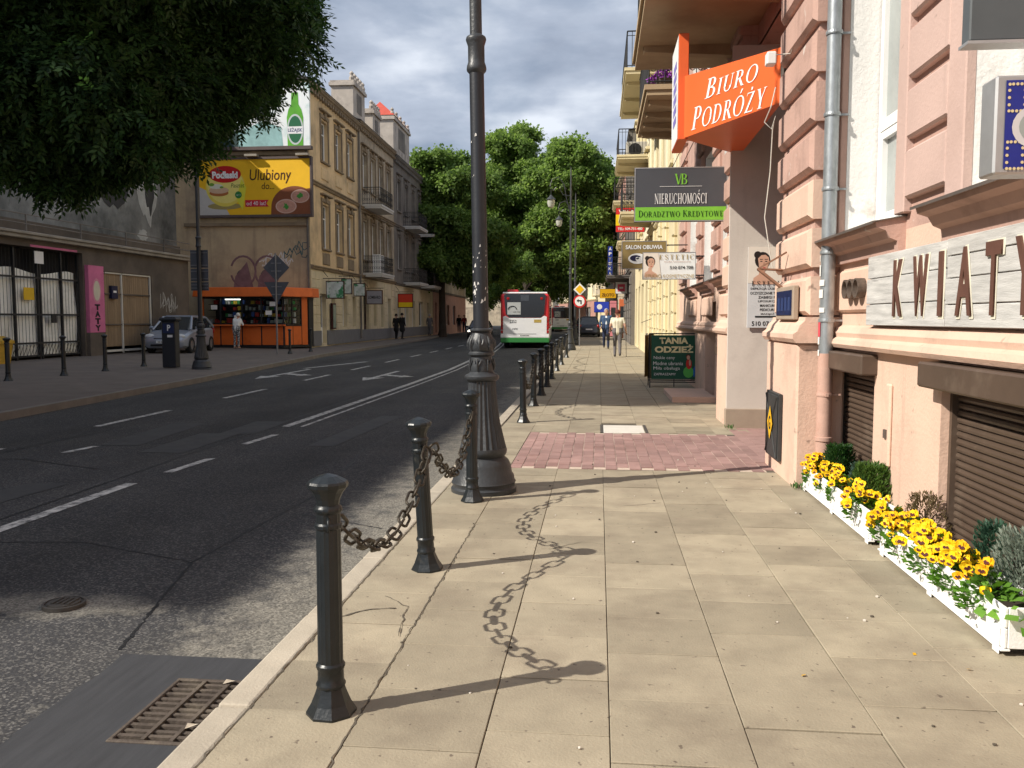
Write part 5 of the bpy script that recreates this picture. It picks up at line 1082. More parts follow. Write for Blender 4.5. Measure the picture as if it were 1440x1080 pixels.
LB = gen_house('grey_tan_house','weathered tan house with two iron balconies left of the lamp post',lpos(9.15),RZL,9.6,12.95,8,[(5.0,7.3),(9.2,11.3)],[1.5,3.6,5.7,7.9],1.1,m_tan2,m_creamg,3.95,m_trim,ground=[(.9,2.3,.2,2.9,'door',mat('brown_wood',(.05,.02,.015),.5,.2,6)),(3.4,4.2,1,2.7),(5.4,6.2,.9,2.7),(7.4,8.4,.2,2.8,'door')],courses=(3.85,7.9),dent=.42,hood=True)
for k in range(7):
    for x,w_ in ((.05,.7),(2.5,.8),(4.3,.95),(6.4,.9),(8.6,.9)): piece(LB,'rustic_block',w_,.035,.40,m_creamg,(x,0,.80+k*.43),.02)
piece(LB,'socle',9.5,.05,.7,m_socle,(.05,0,.1),.01)
m_soff = mat('white_soffit',(.55,.53,.50),.9,.1,4)
balcony(LB, .9, 4.2, 1.15, 8.0, m_soff, m_irn, scroll=True, th=.22); balcony(LB, .9, 4.2, 1.15, 3.95, m_soff, m_irn, scroll=True, th=.22, label='lower balcony with laundry and a white box')
block(LB,'balcony_box',1.3,-.9,4.2,2.6,-.5,5.3,m_white)
LC = gen_house('sooty_house','sooty grey house with iron balconies farther along the left side',lpos(18.8),RZL,15.5,12.8,8,[(5.0,7.3),(9.1,11.2)],[1.6,4.2,6.8,9.4,12,14.2],1.1,m_grime,m_creamg,3.9,m_grime,ground=[(.9,2.1,.2,2.9,'door'),(3.4,4.8,.8,2.8),(6.2,7.4,.2,2.8,'door'),(9,11,.8,2.8),(12.6,13.8,.2,2.8,'door')],courses=(3.8,7.9),dent=.45,hood=True)
for s in (3.1,9.2):
    for z in (3.9,8.0): balcony(LC, s, s+3.4, 1.2, z, m_soff, m_irn, scroll=True, th=.2)
piece(LC,'socle',15.4,.05,.7,m_socle,(.05,0,.1),.01)
LD = gen_house('shaded_terrace_house','shaded brown terrace house behind the left hand trees',lpos(34.5),R(92.5),26,12.6,8,[(5.0,7.3),(9.1,11.2)],[2,5,8,11,14,17,20,23],1.1,m_tan2,m_pbrick,3.9,m_grime,ground=[(1,2.4,.2,2.9,'door'),(4,6,.8,2.8),(9,11,.8,2.8),(14,16,.8,2.8)],courses=(3.8,7.9))
LE = gen_house('far_left_house','far beige house at the bend behind the trees on the left side',(-18.2,104,0),R(99),60,12.6,8,[(5.0,7.3),(9.1,11.2)],[2,7,12,17,22,27,32,37,42,47,52,57],1.1,m_beige,m_tan2,3.9,m_beige,ground=[(1,2.4,.2,2.9,'door'),(4,6,.8,2.8),(9,11,.8,2.8)],courses=(3.8,7.9))
# attic towers and chimneys on the roofs: parts of their houses
m_attic = mat('weathered_attic', (.46,.41,.36), .9, .2, 1.5, .2, 25, stain=(.22,.19,.17), sscale=1.2, sfrom=.5, sto=.7)
m_tile = mat('red_roof_tile', (.55,.10,.07), .8, .15, 5)
def attic(parent, s0, s1, y0, y1, z0, z1, red=False):
    b = MB(); b.box(s0,y0,z0,s1,y1,z1); b.box(s0-.12,y0-.12,z1,s1+.12,y1+.12,z1+.18); b.box(s0-.06,y0-.06,z1+.18,s1+.06,y1+.06,z1+.3); o = b.build('attic_tower', m_attic, parent)
    n = 5; 
    for k in range(n):
        q = MB(); x = s0+.1+(s1-s0-.2)*k/(n-1); q.lathe([(.14,0),(.17,.15),(.10,.3),(.14,.42),(.02,.55)],8,c=(x,y0+.1,z1+.3)); q.build('finial', m_attic, o)
    block(o,'niche',s0+(s1-s0)*.3,y0-.02,z0+.35*(z1-z0),s0+(s1-s0)*.7,y0-.005,z1-.25,m_grime)
    if red: r = MB(); r.add([(s0-.1,y0-.1,z1+.3),(s1+.1,y0-.1,z1+.3),(s1+.1,y1,z1+.3),(s0-.1,y1,z1+.3),(s0+.3,(y0+y1)/2,z1+1.3),(s1-.3,(y0+y1)/2,z1+1.3)],[(0,1,5,4),(1,2,5),(2,3,4,5),(3,0,4)]); r.build('red_roof', m_tile, o)
attic(LB,.3,3.0,.3,1.6,12.9,15.0); attic(LB,4.6,6.6,.2,1.4,12.9,14.4); attic(LC,1.0,6.6,.2,2.2,12.8,15.4,True); attic(LC,11.5,13.5,.2,1.5,12.8,14.5)
for s in (0.6,3,6): block(LA,'chimney',s,3.2,12.8,s+.7,4.0,14.6,m_trim)
# signs on the left terrace
def wall_sign(parent_s, z0, z1, s0w, dep, m, frame, name, label, pr=None):
    p = lpos(parent_s); t = thing(name, label, 'sign', (p[0]+.02,p[1],0), R(1.2)); w, h = dep, z1-z0
    MB().box(.15,-.05,z0,.15+w,.05,z1).build('frame', frame, t, bev=.01); b = MB(); b.quad((.2,-.054,z0+.05),(.1+w,-.054,z0+.05),(.1+w,-.054,z1-.05),(.2,-.054,z1-.05)); b.build('print', m, t)
    b = MB(); b.tube([(0,0,z1+.12),(.2+w,0,z1+.12)],.018,5); b.tube([(0,0,z1+.5),(.25,0,z1+.2)],.015,5); b.tube([(.3,0,z1+.12),(.3,0,z1)],.01,4); b.tube([(w,0,z1+.12),(w,0,z1)],.01,4); b.build('bracket', m_irn, t)
    if pr: pr(t, w, h, z0)
    return t
m_mar = mat('maroon_wood',(.055,.015,.012),.5,.2,6); p_pic = mat('pale_picture',(.50,.55,.55),.5,.3,3,stain=(.05,.22,.10),sscale=2.4,sfrom=.5,sto=.56,coords='obj')
wall_sign(1.9,2.45,3.35,0,.95,p_pic,m_mar,'hanging_sign','maroon framed hanging sign with a pale green picture nearest the kiosk')
wall_sign(4.7,2.75,3.6,0,.6,p_pic,m_mar,'hanging_sign','second maroon framed hanging sign above the small window of the ochre house')
wall_sign(7.2,2.7,3.45,0,.7,p_pic,m_mar,'hanging_sign','third maroon framed hanging sign next to the rain pipe of the ochre house')
wall_sign(10.1,2.3,3.15,0,1.0,flat('grey_sign_face',(.28,.27,.30)),m_mar,'hanging_sign','grey hanging sign in a maroon frame over the doorway of the weathered tan house', lambda t,w,h,z0: word('LOMBARD',.75,.18,p_black,t,(.15+w/2,-.06,z0+h*.5),bold=.02))
wall_sign(19.0,2.2,3.2,0,1.1,flat('red_yellow_face',(.60,.05,.02)),m_irn,'hanging_sign','red and yellow hanging sign on the sooty house', lambda t,w,h,z0: (lambda b: b.quad((.22,-.058,z0+.06),(.1+w,-.058,z0+.06),(.1+w,-.058,z0+.38),(.22,-.058,z0+.38)).build('yellow_band', flat('banner_yellow',(.80,.55,.01)), t))(MB()))
t = thing('notice_case','maroon glazed notice case on the cream ground floor of the ochre house','notice case',(lpos(3.0)[0]+.06,lpos(3.0)[1],.9),RZL); MB().box(0,-.12,0,.62,0,1.35).build('case', m_mar, t, bev=.01); MB().box(.07,-.13,.08,.55,-.119,1.27).build('pane', mat('case_paper',(.16,.24,.20),.3,.4,4), t)
# ================================================================== LEFT SIDE, NEAR: gate wall, mural block, billboards, kiosk
m_lw = mat('sooty_render', (.13,.105,.085), .92, .25, .8, .2, 30, stain=(.07,.06,.05), sscale=.6, sfrom=.45, sto=.75)
m_mural = mat('grey_mural_render', (.24,.245,.24), .92, .35, .5, .1, 20, stain=(.085,.088,.086), sscale=.35, sfrom=.42, sto=.6)
m_coping = mat('coping_stone', (.28,.25,.21), .9, .3, 1.5, .2, 30)
MB_ = thing('mural_block', 'tall dark block with a faded grey mural rising behind the gate wall', 'building', (-20.5,-5.3,0), R(90))
b = MB(); LM = 40.3; HM = 16.4
holes_wall(b,0,LM,-.3,HM,[]); b.quad((0,12,-.3),(0,12,HM),(0,0,HM),(0,0,-.3)); b.quad((LM,0,-.3),(LM,0,HM),(LM,12,HM),(LM,12,-.3)); b.quad((0,12,HM),(LM,12,HM),(LM,12,-.3),(0,12,-.3)); b.quad((0,0,HM),(LM,0,HM),(LM,12,HM),(0,12,HM)); b.build('walls', m_mural, MB_)
m_mw = mat('faded_mural_white', (.42,.43,.42), .9, .3, 1.5); m_md = mat('faded_mural_dark', (.05,.05,.052), .9, .3, 1.5)
for k in range(6): shape([(36.6,6.3+k*.42),(38.2,6.1+k*.42),(38.2,6.32+k*.42),(36.6,6.55+k*.42)], m_mw, MB_, (0,-.012,0), 'painted_stripe')
shape([(36.4,5.4),(36.6,5.4),(36.6,9.4),(36.4,9.4)], m_mw, MB_, (0,-.014,0), 'painted_stripe')
for cxx,czz,rx,rz_,m_ in ((43.0,7.6,1.0,2.0,m_mw),(43.2,7.4,.45,1.2,m_md),(40.2,7,1.2,1.0,m_md),(42.5,5.2,.5,.3,m_mw),(34,7.5,1.2,1.4,m_md)):
    pr = random.Random(int(cxx*10)); shape([(cxx+rx*pr.uniform(.6,1.1)*math.cos(R(a)), czz+rz_*pr.uniform(.6,1.1)*math.sin(R(a))) for a in range(0,360,18)], m_, MB_, (0,-.010 if m_ is m_mw else -.016,0), 'painted_shape')
b = MB(); b.box(LM+.002,.0,-.3,45.72,11,12.5); b.build('lower_wing', m_mural, MB_)
MB().box(-.15,-.2,HM,LM+.15,.6,HM+.25).build('parapet', m_coping, MB_)

GW = thing('gate_wall_building', 'long low sooty building along the left pavement with two gates and a pink pillar', 'building', (-18.2,6.72,0), R(90))
g1 = (17.2,22.2,0.0,3.75); g2 = (23.4,26.9,.12,3.2)
b = MB(); holes_wall(b,-8,30.1,-.3,4.1,[(*g1,.55),(*g2,.22)]); b.quad((30.1,0,-.3),(30.1,0,4.1),(30.1,2.3,4.1),(30.1,2.3,-.3)); b.quad((-8,0,4.1),(30.1,0,4.1),(30.1,2.3,4.1),(-8,2.3,4.1)); b.build('wall', m_lw, GW)
b = MB(); b.box(-8,-.28,4.1,30.2,2.3,4.2); b.box(-8,-.22,3.98,30.2,-.002,4.098); b.build('coping', m_coping, GW, bev=.02)
b = MB(); 
for x in np.arange(-7,30.2,2.9): b.tube([(x,-.1,4.2),(x,-.1,4.75)],.03,5)
for z in (4.45,4.75): b.tube([(-8,-.1,z),(30.1,-.1,z)],.02,5)
b.build('roof_rail', m_grime, GW); b = MB(); b.box(-8,.3,4.2,30.0,.36,4.62); b.build('roof_upstand', m_lw, GW)
# pink pillar between the gates
m_pinkp = mat('bright_pink_paint', (.60,.16,.30), .8, .12, 2, .1, 30, stain=(.42,.10,.20), sscale=1.5); b = MB(); b.box(22.3,-.14,.95,23.25,.5,3.35); pp = b.build('pink_pillar', m_pinkp, GW)
block(GW,'pillar_foot',22.3,-.13,0,23.25,.5,.945,m_lw); block(GW,'pink_splash',19.4,-.006,3.76,21.9,-.001,3.83,m_pinkp)
shape(ell(22.78,2.45,.27,.45,20), mat('pink_ring',(.62,.25,.34),.8,.1,5), GW, (0,-.144,0), 'painted_ring'); shape(ell(22.78,2.45,.20,.36,20), mat('dull_cream',(.62,.56,.44),.8,.1,5), GW, (0,-.146,0), 'painted_oval')
for k, ch in enumerate('TATY'): word(ch,.34,.22,p_black,GW,(22.78,-.146,1.86-k*.25),bold=.06)
# gate one: sagging pale sheets behind black bars
m_sheet = mat('pale_tarpaulin', (.88,.87,.82), .75, .08, 1.2, .3, 6, stain=(.55,.53,.48), sscale=.9, sfrom=.55, sto=.75)
b = MB(); nx = 24; nz = 14
def shp(i,j):
    x = g1[0]+.05+(g1[1]-g1[0]-.1)*i/nx; z = .22+(3.0+.08*math.sin(x*2.1)-.22)*j/nz; return (x, .29+.03*math.sin(x*2.7+z*1.3)+.02*math.sin(z*3.1-x*1.7), z)
for i in range(nx):
    for j in range(nz): b.quad(shp(i,j),shp(i+1,j),shp(i+1,j+1),shp(i,j+1))
b.build('tarpaulin', m_sheet, GW, smooth=True)
b = MB(); b.quad((g1[0],.54,0),(g1[1],.54,0),(g1[1],.54,3.75),(g1[0],.54,3.75)); b.build('yard_shade_sheet', m_dark, GW)  # flat near-black sheet: the unlit yard's shade put into its colour
def bars(name, s0, s1, z0, z1, y, pitch, m, r=.012):
    b = MB()
    for x in np.arange(s0+pitch/2, s1, pitch): b.box(x-r,y-r,z0,x+r,y+r,z1)
    return stuff(b.build(name, m, GW))
bars('gate_bars', 17.25,22.15,.2,3.7,.2,.165,m_irn,.005)
for x in (17.25,18.75,19.9,20.02,21.15,22.1): block(GW,'gate_post',x,.14,.05,x+.07,.22,3.7,m_irn)
for z in (.2,.62,1.55,2.75): block(GW,'gate_rail',17.25,.13,z,22.15,.19,z+.06,m_irn)
b = MB(); 
for k in range(26): x = 17.4+k*.18; b.tube([(x,.12,.22),(x+.22,.12,.6)],.012,4)
b.build('gate_foot_bars', m_irn, GW)
block(GW,'gate_pipe',17.02,-.12,0,17.1,-.04,3.75,mat('ochre_pipe',(.40,.32,.18),.6,.2,6)); block(GW,'gate_pipe',17.1,-.12,3.68,17.7,-.04,3.75,MATS['ochre_pipe'])
block(GW,'yellow_plate',19.15,.10,2.05,19.65,.12,2.45,mat('yellow_plate',(.72,.45,.02),.6,.1,6)); block(GW,'white_plate',19.75,.10,3.25,20.2,.12,3.65,m_white); block(GW,'lock_box',20.5,.08,1.3,20.75,.13,1.6,m_irn)
for k in range(12): piece(GW,'gate_sheet_tile',.42,.01,.34,m_sheet,(21.22+.44*(k%2),.30,.3+.37*(k//2)),.008)
# gate two: brown boards in a pale frame
m_bboard = mat('brown_gate_board', (.27,.19,.115), .8, .18, 3, .15, 30, squash=(3,3,.4), objvar=.1)
n = 20; bw = (26.8-23.65)/n; pbm = MB(); pbm.box(.004,0,0,bw-.004,.03,2.75); pm_ = pbm.mesh('board', m_bboard)
for k in range(n): inst('board', pm_, GW, (23.65+k*bw,.10,.4))
m_pale = mat('pale_gate_frame', (.62,.60,.54), .6, .08, 5)
for x in (23.41,24.72,26.83): block(GW,'gate_frame',x,.04,.14,x+.06,.098,3.19,m_pale)
block(GW,'gate_frame',23.62,.04,3.13,26.83,.096,3.185,m_pale); block(GW,'gate_frame',23.62,.04,.2,26.83,.096,.28,m_pale)
for z in (1.2,2.35): block(GW,'gate_rail',23.6,.05,z,26.85,.094,z+.05,m_lw)
block(GW,'letter_box',23.95,-.02,2.2,24.35,.09,2.68,mat('blue_box',(.01,.015,.05),.4,.1,4)); block(GW,'box_label',24.05,-.03,2.42,24.25,-.022,2.5,m_white)
# graffiti
m_graf = mat('pale_graffiti', (.36,.35,.33), .9, .3, 6); m_purp_g = mat('mauve_graffiti', (.19,.11,.12), .9, .3, 3); m_gw = mat('white_graffiti', (.60,.58,.55), .9, .1, 6); m_teal = mat('teal_graffiti', (.05,.11,.12), .9, .3, 6)
def scribble(parent, name, x, y, z, w, h, n, r, m, seed, axis='x'):
    rg = random.Random(seed); P = []
    for i in range(n): P.append((x+w*(i/(n-1))+rg.uniform(-.12,.12)*w, y, z+h*rg.uniform(0,1)))
    S2 = []
    for i in range(len(P)-1):
        for k in range(3):
            u = k/3; S2.append(tuple(P[i][q]*(1-u)+P[i+1][q]*u for q in range(3)))
    b = MB(); b.tube(S2, r, 4); v = [(p[0], y+(p[1]-y)*.12, p[2]) for p in b.v]; b.v = v; return b.build(name, m, parent)
for k in range(3): scribble(GW,'graffiti',27.6+k*.2,-.004,1.6+k*.05,1.0,1.0,14,.02,m_graf,40+k)
# yellow plastic tub by the gate
t = thing('grit_bin', 'worn yellow grit bin standing at the left end of the barred gate', 'bin', (-17.5,23.3,.11), R(90)); b = MB(); b.add([(0,0,0),(.7,0,0),(.7,.5,0),(0,.5,0),(-.06,-.06,.6),(.76,-.06,.6),(.76,.56,.6),(-.06,.56,.6)],[(3,2,1,0),(0,1,5,4),(1,2,6,5),(2,3,7,6),(3,0,4,7)]); m_bin = mat('bin_yellow',(.50,.30,.03),.6,.2,5); b.build('tub', m_bin, t); b = MB(); b.prof([(-.1,.6),(-.1,.68),(.25,.82),(.6,.68),(.6,.6)],-.08,.78); b.build('lid', m_bin, t)

# ---- end wall (gable) of the ochre house: lower wing, billboards, graffiti, pipes.  local x runs along the gable
GX0, GX1, GY = -20.4, -13.86, 40.46
BBT = thing('yellow_billboard', 'wide yellow food billboard with a red oval and sliced pâté', 'billboard', (-19.2,GY-.25,6.42))
w, h = 5.5, 2.62; MB().box(0,0,0,w,.2,h).build('panel', mat('billboard_yellow', (.80,.46,.012), .6, .05, 2), BBT); b = MB()
for q in ((-.08,-.12,w+.08,0),(-.08,h,w+.08,h+.10),(-.08,0,0,h),(w,0,w+.08,h)): b.box(q[0],-.04,q[1],q[2],.22,q[3])
b.build('frame', mat('billboard_frame',(.10,.075,.07),.7,.2,4), BBT); b = MB(); b.box(2.4,-.3,h+.1,3.0,0,h+.2); b.box(4.9,-.3,h+.1,5.5,0,h+.2); b.build('lamp_bracket', m_coping, BBT)
pz = lambda pts, m, nm, d: shape(pts, m, BBT, (0,-d,0), nm)
pz([(0,0),(1.5,0),(1.2,.5),(.5,1.1),(0,1.35)], flat('print_pale_grey',(.50,.48,.46)), 'pale_corner', .003)
pz(ell(1.3,1.35,.98,.95,30)+[], flat('tub_lid',(.74,.60,.10)), 'tub_lid', .006); pz(ell(1.3,1.42,.90,.86,30), flat('tub_lid_light',(.80,.68,.20)), 'tub_lid', .008); pz(ell(1.25,.42,.85,.16,24), flat('tub_shadow',(.35,.28,.10)), 'tub_edge', .004)
pz([(1.85,.75),(2.15,.22),(2.35,1.3),(2.1,1.7)], flat('tub_tab',(.70,.66,.05)), 'tub_tab', .009)
pz(ell(1.3,1.93,.80,.40,30), flat('oval_red',(.50,.012,.012)), 'red_oval', .012); word('Podlaski',1.28,.34,p_white,BBT,(1.3,-.016,1.90),bold=.05);
pz(ell(.98,1.05,.48,.16,20), flat('bread_brown',(.40,.14,.04)), 'bread', .011); pz(ell(.98,1.18,.50,.16,20), flat('spread_pale',(.62,.42,.28)), 'spread', .013); pz(ell(.85,1.36,.34,.12,16), flat('onion_white',(.70,.68,.55)), 'garnish', .014); pz(ell(.62,1.45,.14,.08,12), flat('garnish_green',(.16,.32,.04)), 'garnish', .016); pz(ell(1.12,1.32,.1,.05,10), flat('garnish_green',(.16,.32,.04)), 'garnish', .017)
word('Pasztet',.66,.2,flat('print_dark_green2',(.03,.10,.02)),BBT,(1.92,-.012,1.40),shear=.15); pz(ell(1.95,.95,.17,.17,18), flat('badge_green',(.03,.20,.05)), 'badge', .012); word('nr 1',.18,.09,p_white,BBT,(1.95,-.015,.95))
pb2 = flat('print_brown_script',(.06,.018,.008)); word('Ulubiony',2.05,.68,pb2,BBT,(3.55,-.008,1.80),shear=.12,bold=.005); word('do...',.62,.32,pb2,BBT,(3.42,-.008,1.36),shear=.12)
pz([(2.28,.38),(3.45,.38),(3.33,.53),(3.45,.70),(2.28,.70)], flat('ribbon_red',(.55,.02,.04)), 'ribbon', .010); word('od 40 lat!',.95,.19,p_white,BBT,(2.82,-.014,.54))
pz([(3.55,.0),(5.5,.0),(5.5,1.22)]+ell(4.72,.35,1.15,.98,18,60,180), flat('plate_brown',(.22,.07,.03)), 'plate', .006)
p_pate = mat('pate_pink',(.52,.27,.20),.6,.2,12)
for x,z,rx,rz_ in ((4.3,.38,.52,.34),(5.0,.85,.46,.32)):
    pz([(max(3.56,min(5.49,p[0])),max(.01,p[1])) for p in ell(x,z,rx,rz_,22)], flat('pate_rim',(.62,.40,.32)), 'pate_slice', .010); pz([(min(5.48,p[0]),p[1]) for p in ell(x,z,rx*.88,rz_*.86,22)], p_pate, 'pate_slice', .012)
    pr = random.Random(int(x*7)); pz([(x+.19*pr.uniform(.3,1)*math.cos(R(a)), z+.19*pr.uniform(.3,1)*math.sin(R(a))) for a in range(0,360,24)], flat('parsley',(.06,.26,.04)), 'parsley', .015)
BR = thing('beer_billboard', 'white billboard with a green bottle high on the end wall above the yellow one', 'billboard', (-19.2,GY-.2,9.62)); w, h = 5.5, 2.95
MB().box(0,0,0,w,.15,h).build('panel', mat('billboard_white', (.78,.82,.84), .6, .06, .8, stain=(.45,.62,.62), sscale=.35, sfrom=.5, sto=.62), BR); b = MB(); b.box(-.1,-.15,-.16,w+.1,.16,-.002); b.build('frame', MATS['billboard_frame'], BR)
pz2 = lambda pts, m, nm, d: shape(pts, m, BR, (0,-d,0), nm)
pz2([(.4,.02),(4.2,.02),(4.1,.9),(3.2,1.2),(2.0,.7),(.8,.9)], mat('ice_teal',(.25,.42,.42),.6,.3,2), 'ice', .004); pz2([(.6,.02),(2.0,.02),(2.0,.7),(1.3,.9)], flat('dark_hand',(.03,.06,.06)), 'dark_shape', .006)
gb = mat('bottle_green_print',(.10,.36,.03),.5,.25,1.5); pz2([(4.42,.02),(5.18,.02),(5.2,1.35),(5.12,1.7),(4.98,1.95),(4.96,2.5),(4.64,2.5),(4.62,1.95),(4.48,1.7),(4.4,1.35)], gb, 'bottle', .008)
pz2(ell(4.8,.78,.40,.72,26), flat('label_silver',(.50,.55,.56)), 'label', .011); pz2(ell(4.8,.78,.33,.63,26), flat('label_green',(.02,.13,.06)), 'label', .013); pz2([(4.42,.58),(5.18,.58),(5.18,.92),(4.42,.92)], flat('label_white',(.75,.76,.78)), 'label_band', .015); word('LEŻAJSK',.70,.26,flat('label_blue',(.02,.03,.14)),BR,(4.8,-.018,.75),bold=.02); pz2(ell(4.8,2.7,.1,.2,10), p_white, 'bottle_cap', .010)
# end wall details belong to the ochre house: build them in its own frame (local +y runs along the end wall)
dark_joint = block(LA,'end_wall_pipe',-.10,.05,.1,-.02,.13,12.3,m_grime)
for z in (5.9,9.25): block(LA,'end_wall_band',-.14,.14,z,-.002,6.2,z+.16,m_trim)
b = MB()
def gsc(cx_, z, w, h, n, r, m, seed):
    rg = random.Random(seed); P = [(-.006, cx_+w*(i/(n-1))+rg.uniform(-.15,.15)*w/2, z+h*rg.random()) for i in range(n)]; q = MB(); S3 = []
    for i in range(len(P)-1):
        for k in range(4): S3.append(tuple(P[i][c]*(1-k/4)+P[i+1][c]*k/4 for c in range(3)))
    q.tube(S3, r, 4); q.v = [(-.006+(p[0]+.006)*.1, p[1], p[2]) for p in q.v]; q.build('graffiti', m, LA)
for k in range(3): gsc(.9+k*.12,3.75+k*.1,1.4,.75,16,.022,m_gw,60+k)
for k in range(3): gsc(.1,4.3+.1*k,1.2,.7,12,.018,m_teal,70+k)
for cx_, m_ in ((3.35,m_purp_g),(2.15,m_purp_g)):
    P = [(-.006,cx_+.62*math.cos(R(a)),3.75+.72*math.sin(R(a))) for a in range(20,345,18)]; q = MB(); q.tube(P,.05,4); q.v = [(-.006+(p[0]+.006)*.1,p[1],p[2]) for p in q.v]; q.build('graffiti', m_, LA)
    q = MB(); q.add([(-.004,cx_+.35*math.cos(R(a)),3.5+.35*math.sin(R(a))) for a in range(0,360,24)],[tuple(range(14,-1,-1))]); q.build('graffiti', mat('grey_graffiti',(.13,.115,.11),.9,.2,3), LA)
    q = MB(); q.add([(-.0042,cx_-.5,2.95),(-.0042,cx_+.5,2.95),(-.0042,cx_+.4,3.5),(-.0042,cx_-.2,4.2)],[(3,2,1,0)]); q.build('graffiti', m_purp_g, LA)

# ---- kiosk
m_kor = mat('kiosk_orange', (.66,.135,.022), .5, .1, 2, stain=(.45,.09,.02), sscale=1.5, sfrom=.6, sto=.8); m_kdk = mat('kiosk_dark_frame', (.02,.02,.022), .5, .1, 4)
def transp_glass():
    m = bpy.data.materials.new('clear_glass'); m.use_nodes = True; t_ = m.node_tree; t_.nodes.clear(); o = N(t_,'ShaderNodeOutputMaterial'); a = N(t_,'ShaderNodeBsdfTransparent'); a.inputs[0].default_value = (.72,.75,.75,1); g_ = N(t_,'ShaderNodeBsdfGlossy'); g_.inputs['Roughness'].default_value = .03
    f = N(t_,'ShaderNodeFresnel'); f.inputs[0].default_value = 1.35; x = N(t_,'ShaderNodeMixShader'); t_.links.new(f.outputs[0],x.inputs[0]); t_.links.new(a.outputs[0],x.inputs[1]); t_.links.new(g_.outputs[0],x.inputs[2]); t_.links.new(x.outputs[0],o.inputs[0]); MATS['clear_glass'] = m; return m
m_clear = transp_glass()
K = thing('kiosk', 'orange newspaper kiosk with dark glazing against the end wall', 'kiosk', (-18.3,38.1,.12))
P0, P1, P2 = (0,0), (3.95,0), (4.62,1.35)
foot = [P0,P1,P2,(4.62,2.25),(0,2.25)]
MB().prism(foot,0,.10).build('plinth', m_kdk, K)
band = [(-.25,-.3),(4.1,-.3),(4.9,1.3),(4.9,2.27),(-.25,2.27)]
b = MB(); n = 5; v = [(x,y,2.33) for x,y in band]+[(x+(.04 if x < 2 else -.06),y+.10,2.76) for x,y in band]; b.add(v,[tuple(range(4,-1,-1)),tuple(range(5,10))]+[(i,(i+1)%5,5+(i+1)%5,5+i) for i in range(5)]); b.build('roof_band', m_kor, K, bev=.02)
MB().prism([(0,1.6),(4.6,1.6),(4.6,2.25),(0,2.25)],.1,2.33).build('back_wall', m_kdk, K)
MB().prism(foot,2.25,2.329).build('ceiling', m_kdk, K)
block(K,'corner_post',-.03,-.02,.1,.12,.12,2.33,m_kor)
fx = [.12,.95,1.98,2.9,3.95]
for a,c in zip(fx,fx[1:]):
    block(K,'orange_panel',a+.03,-.02,.12,c-.03,.03,.98,m_kor,bev=.01); block(K,'post',c-.03,-.01,.1,c+.03,.05,2.33,m_kdk)
    f = block(K,'window_frame',a+.03,.0,1.06,c-.03,.04,1.10,m_kdk); p = MB(); p.quad((a+.03,.02,1.1),(c-.03,.02,1.1),(c-.03,.02,2.3),(a+.03,.02,2.3)); p.build('pane', m_clear, f)
MB().prism([(-.02,-.22),(4.05,-.22),(4.05,.02),(-.02,.02)],.99,1.055).build('counter', m_kor, K, bev=.01)
ex, ey = (P2[0]-P1[0]), (P2[1]-P1[1]); le = math.hypot(ex,ey); KM = Matrix.Translation((P1[0],P1[1],0)) @ Matrix.Rotation(math.atan2(ey,ex),4,'Z')
for a,c in ((.05,.55),(.55,1.1)):
    MB().box(a+.02,-.02,.12,c-.02,.03,.98,0,KM).build('orange_panel', m_kor, K); f = MB().box(a,-.01,1.0,c,.04,1.06,0,KM).build('window_frame', m_kdk, K)
    p = MB(); p.add([tuple(KM @ Vector(q)) for q in ((a+.02,.02,1.06),(c-.02,.02,1.06),(c-.02,.02,2.3),(a+.02,.02,2.3))],[(0,1,2,3)]); p.build('pane', m_clear, f); MB().box(c-.02,-.01,.1,c+.02,.05,2.33,0,KM).build('post', m_kdk, K)
MB().box(1.12,-.03,.1,1.48,.05,2.33,0,KM).build('orange_door', m_kor, K, bev=.01)
b = MB()
for k in range(6): b.tube([tuple(KM @ Vector((.1+k*.17,-.03,1.06))),tuple(KM @ Vector((.1+k*.17,-.03,2.3)))],.008,4)
b.build('grille', m_kdk, K)
# goods on the kiosk shelves: shelves are parts, the packets lie on them
cl = [flat('pack_%s' % n_, c) for n_, c in (('white',(.6,.6,.58)),('red',(.5,.04,.03)),('blue',(.05,.12,.4)),('yellow',(.6,.42,.04)),('green',(.06,.28,.08)),('black',(.03,.03,.03)),('pale',(.45,.5,.45)))]
for z in (1.12,1.42,1.72,2.0): block(K,'shelf',.15,.5,z-.02,4.4,.85,z,m_kdk)
pr = random.Random(12); gm_ = MB()
for z in (1.12,1.42,1.72,2.0):
    x = .2
    while x < 4.3:
        ww = pr.uniform(.06,.2); hh = pr.uniform(.1,.24)
        if pr.random() < .82: gm_.box(x,.5+pr.uniform(0,.1),z+.002,x+ww,.72,z+hh,pr.randrange(7))
        x += ww+pr.uniform(.01,.08)
stuff(gm_.build('goods', cl, K))
b = MB(); b.box(1.05,.3,2.19,1.75,.42,2.24); o = b.build('lamp_tube', mat('lit_tube', (1,.98,.92), .5, 0, 1, emit=2.2), K)
for x,z in ((.5,1.75),(3.3,1.9),(1.6,1.28),(3.1,1.5)): block(K,'paper_notice',x,.006,z,x+.3,.016,z+.2,m_white)
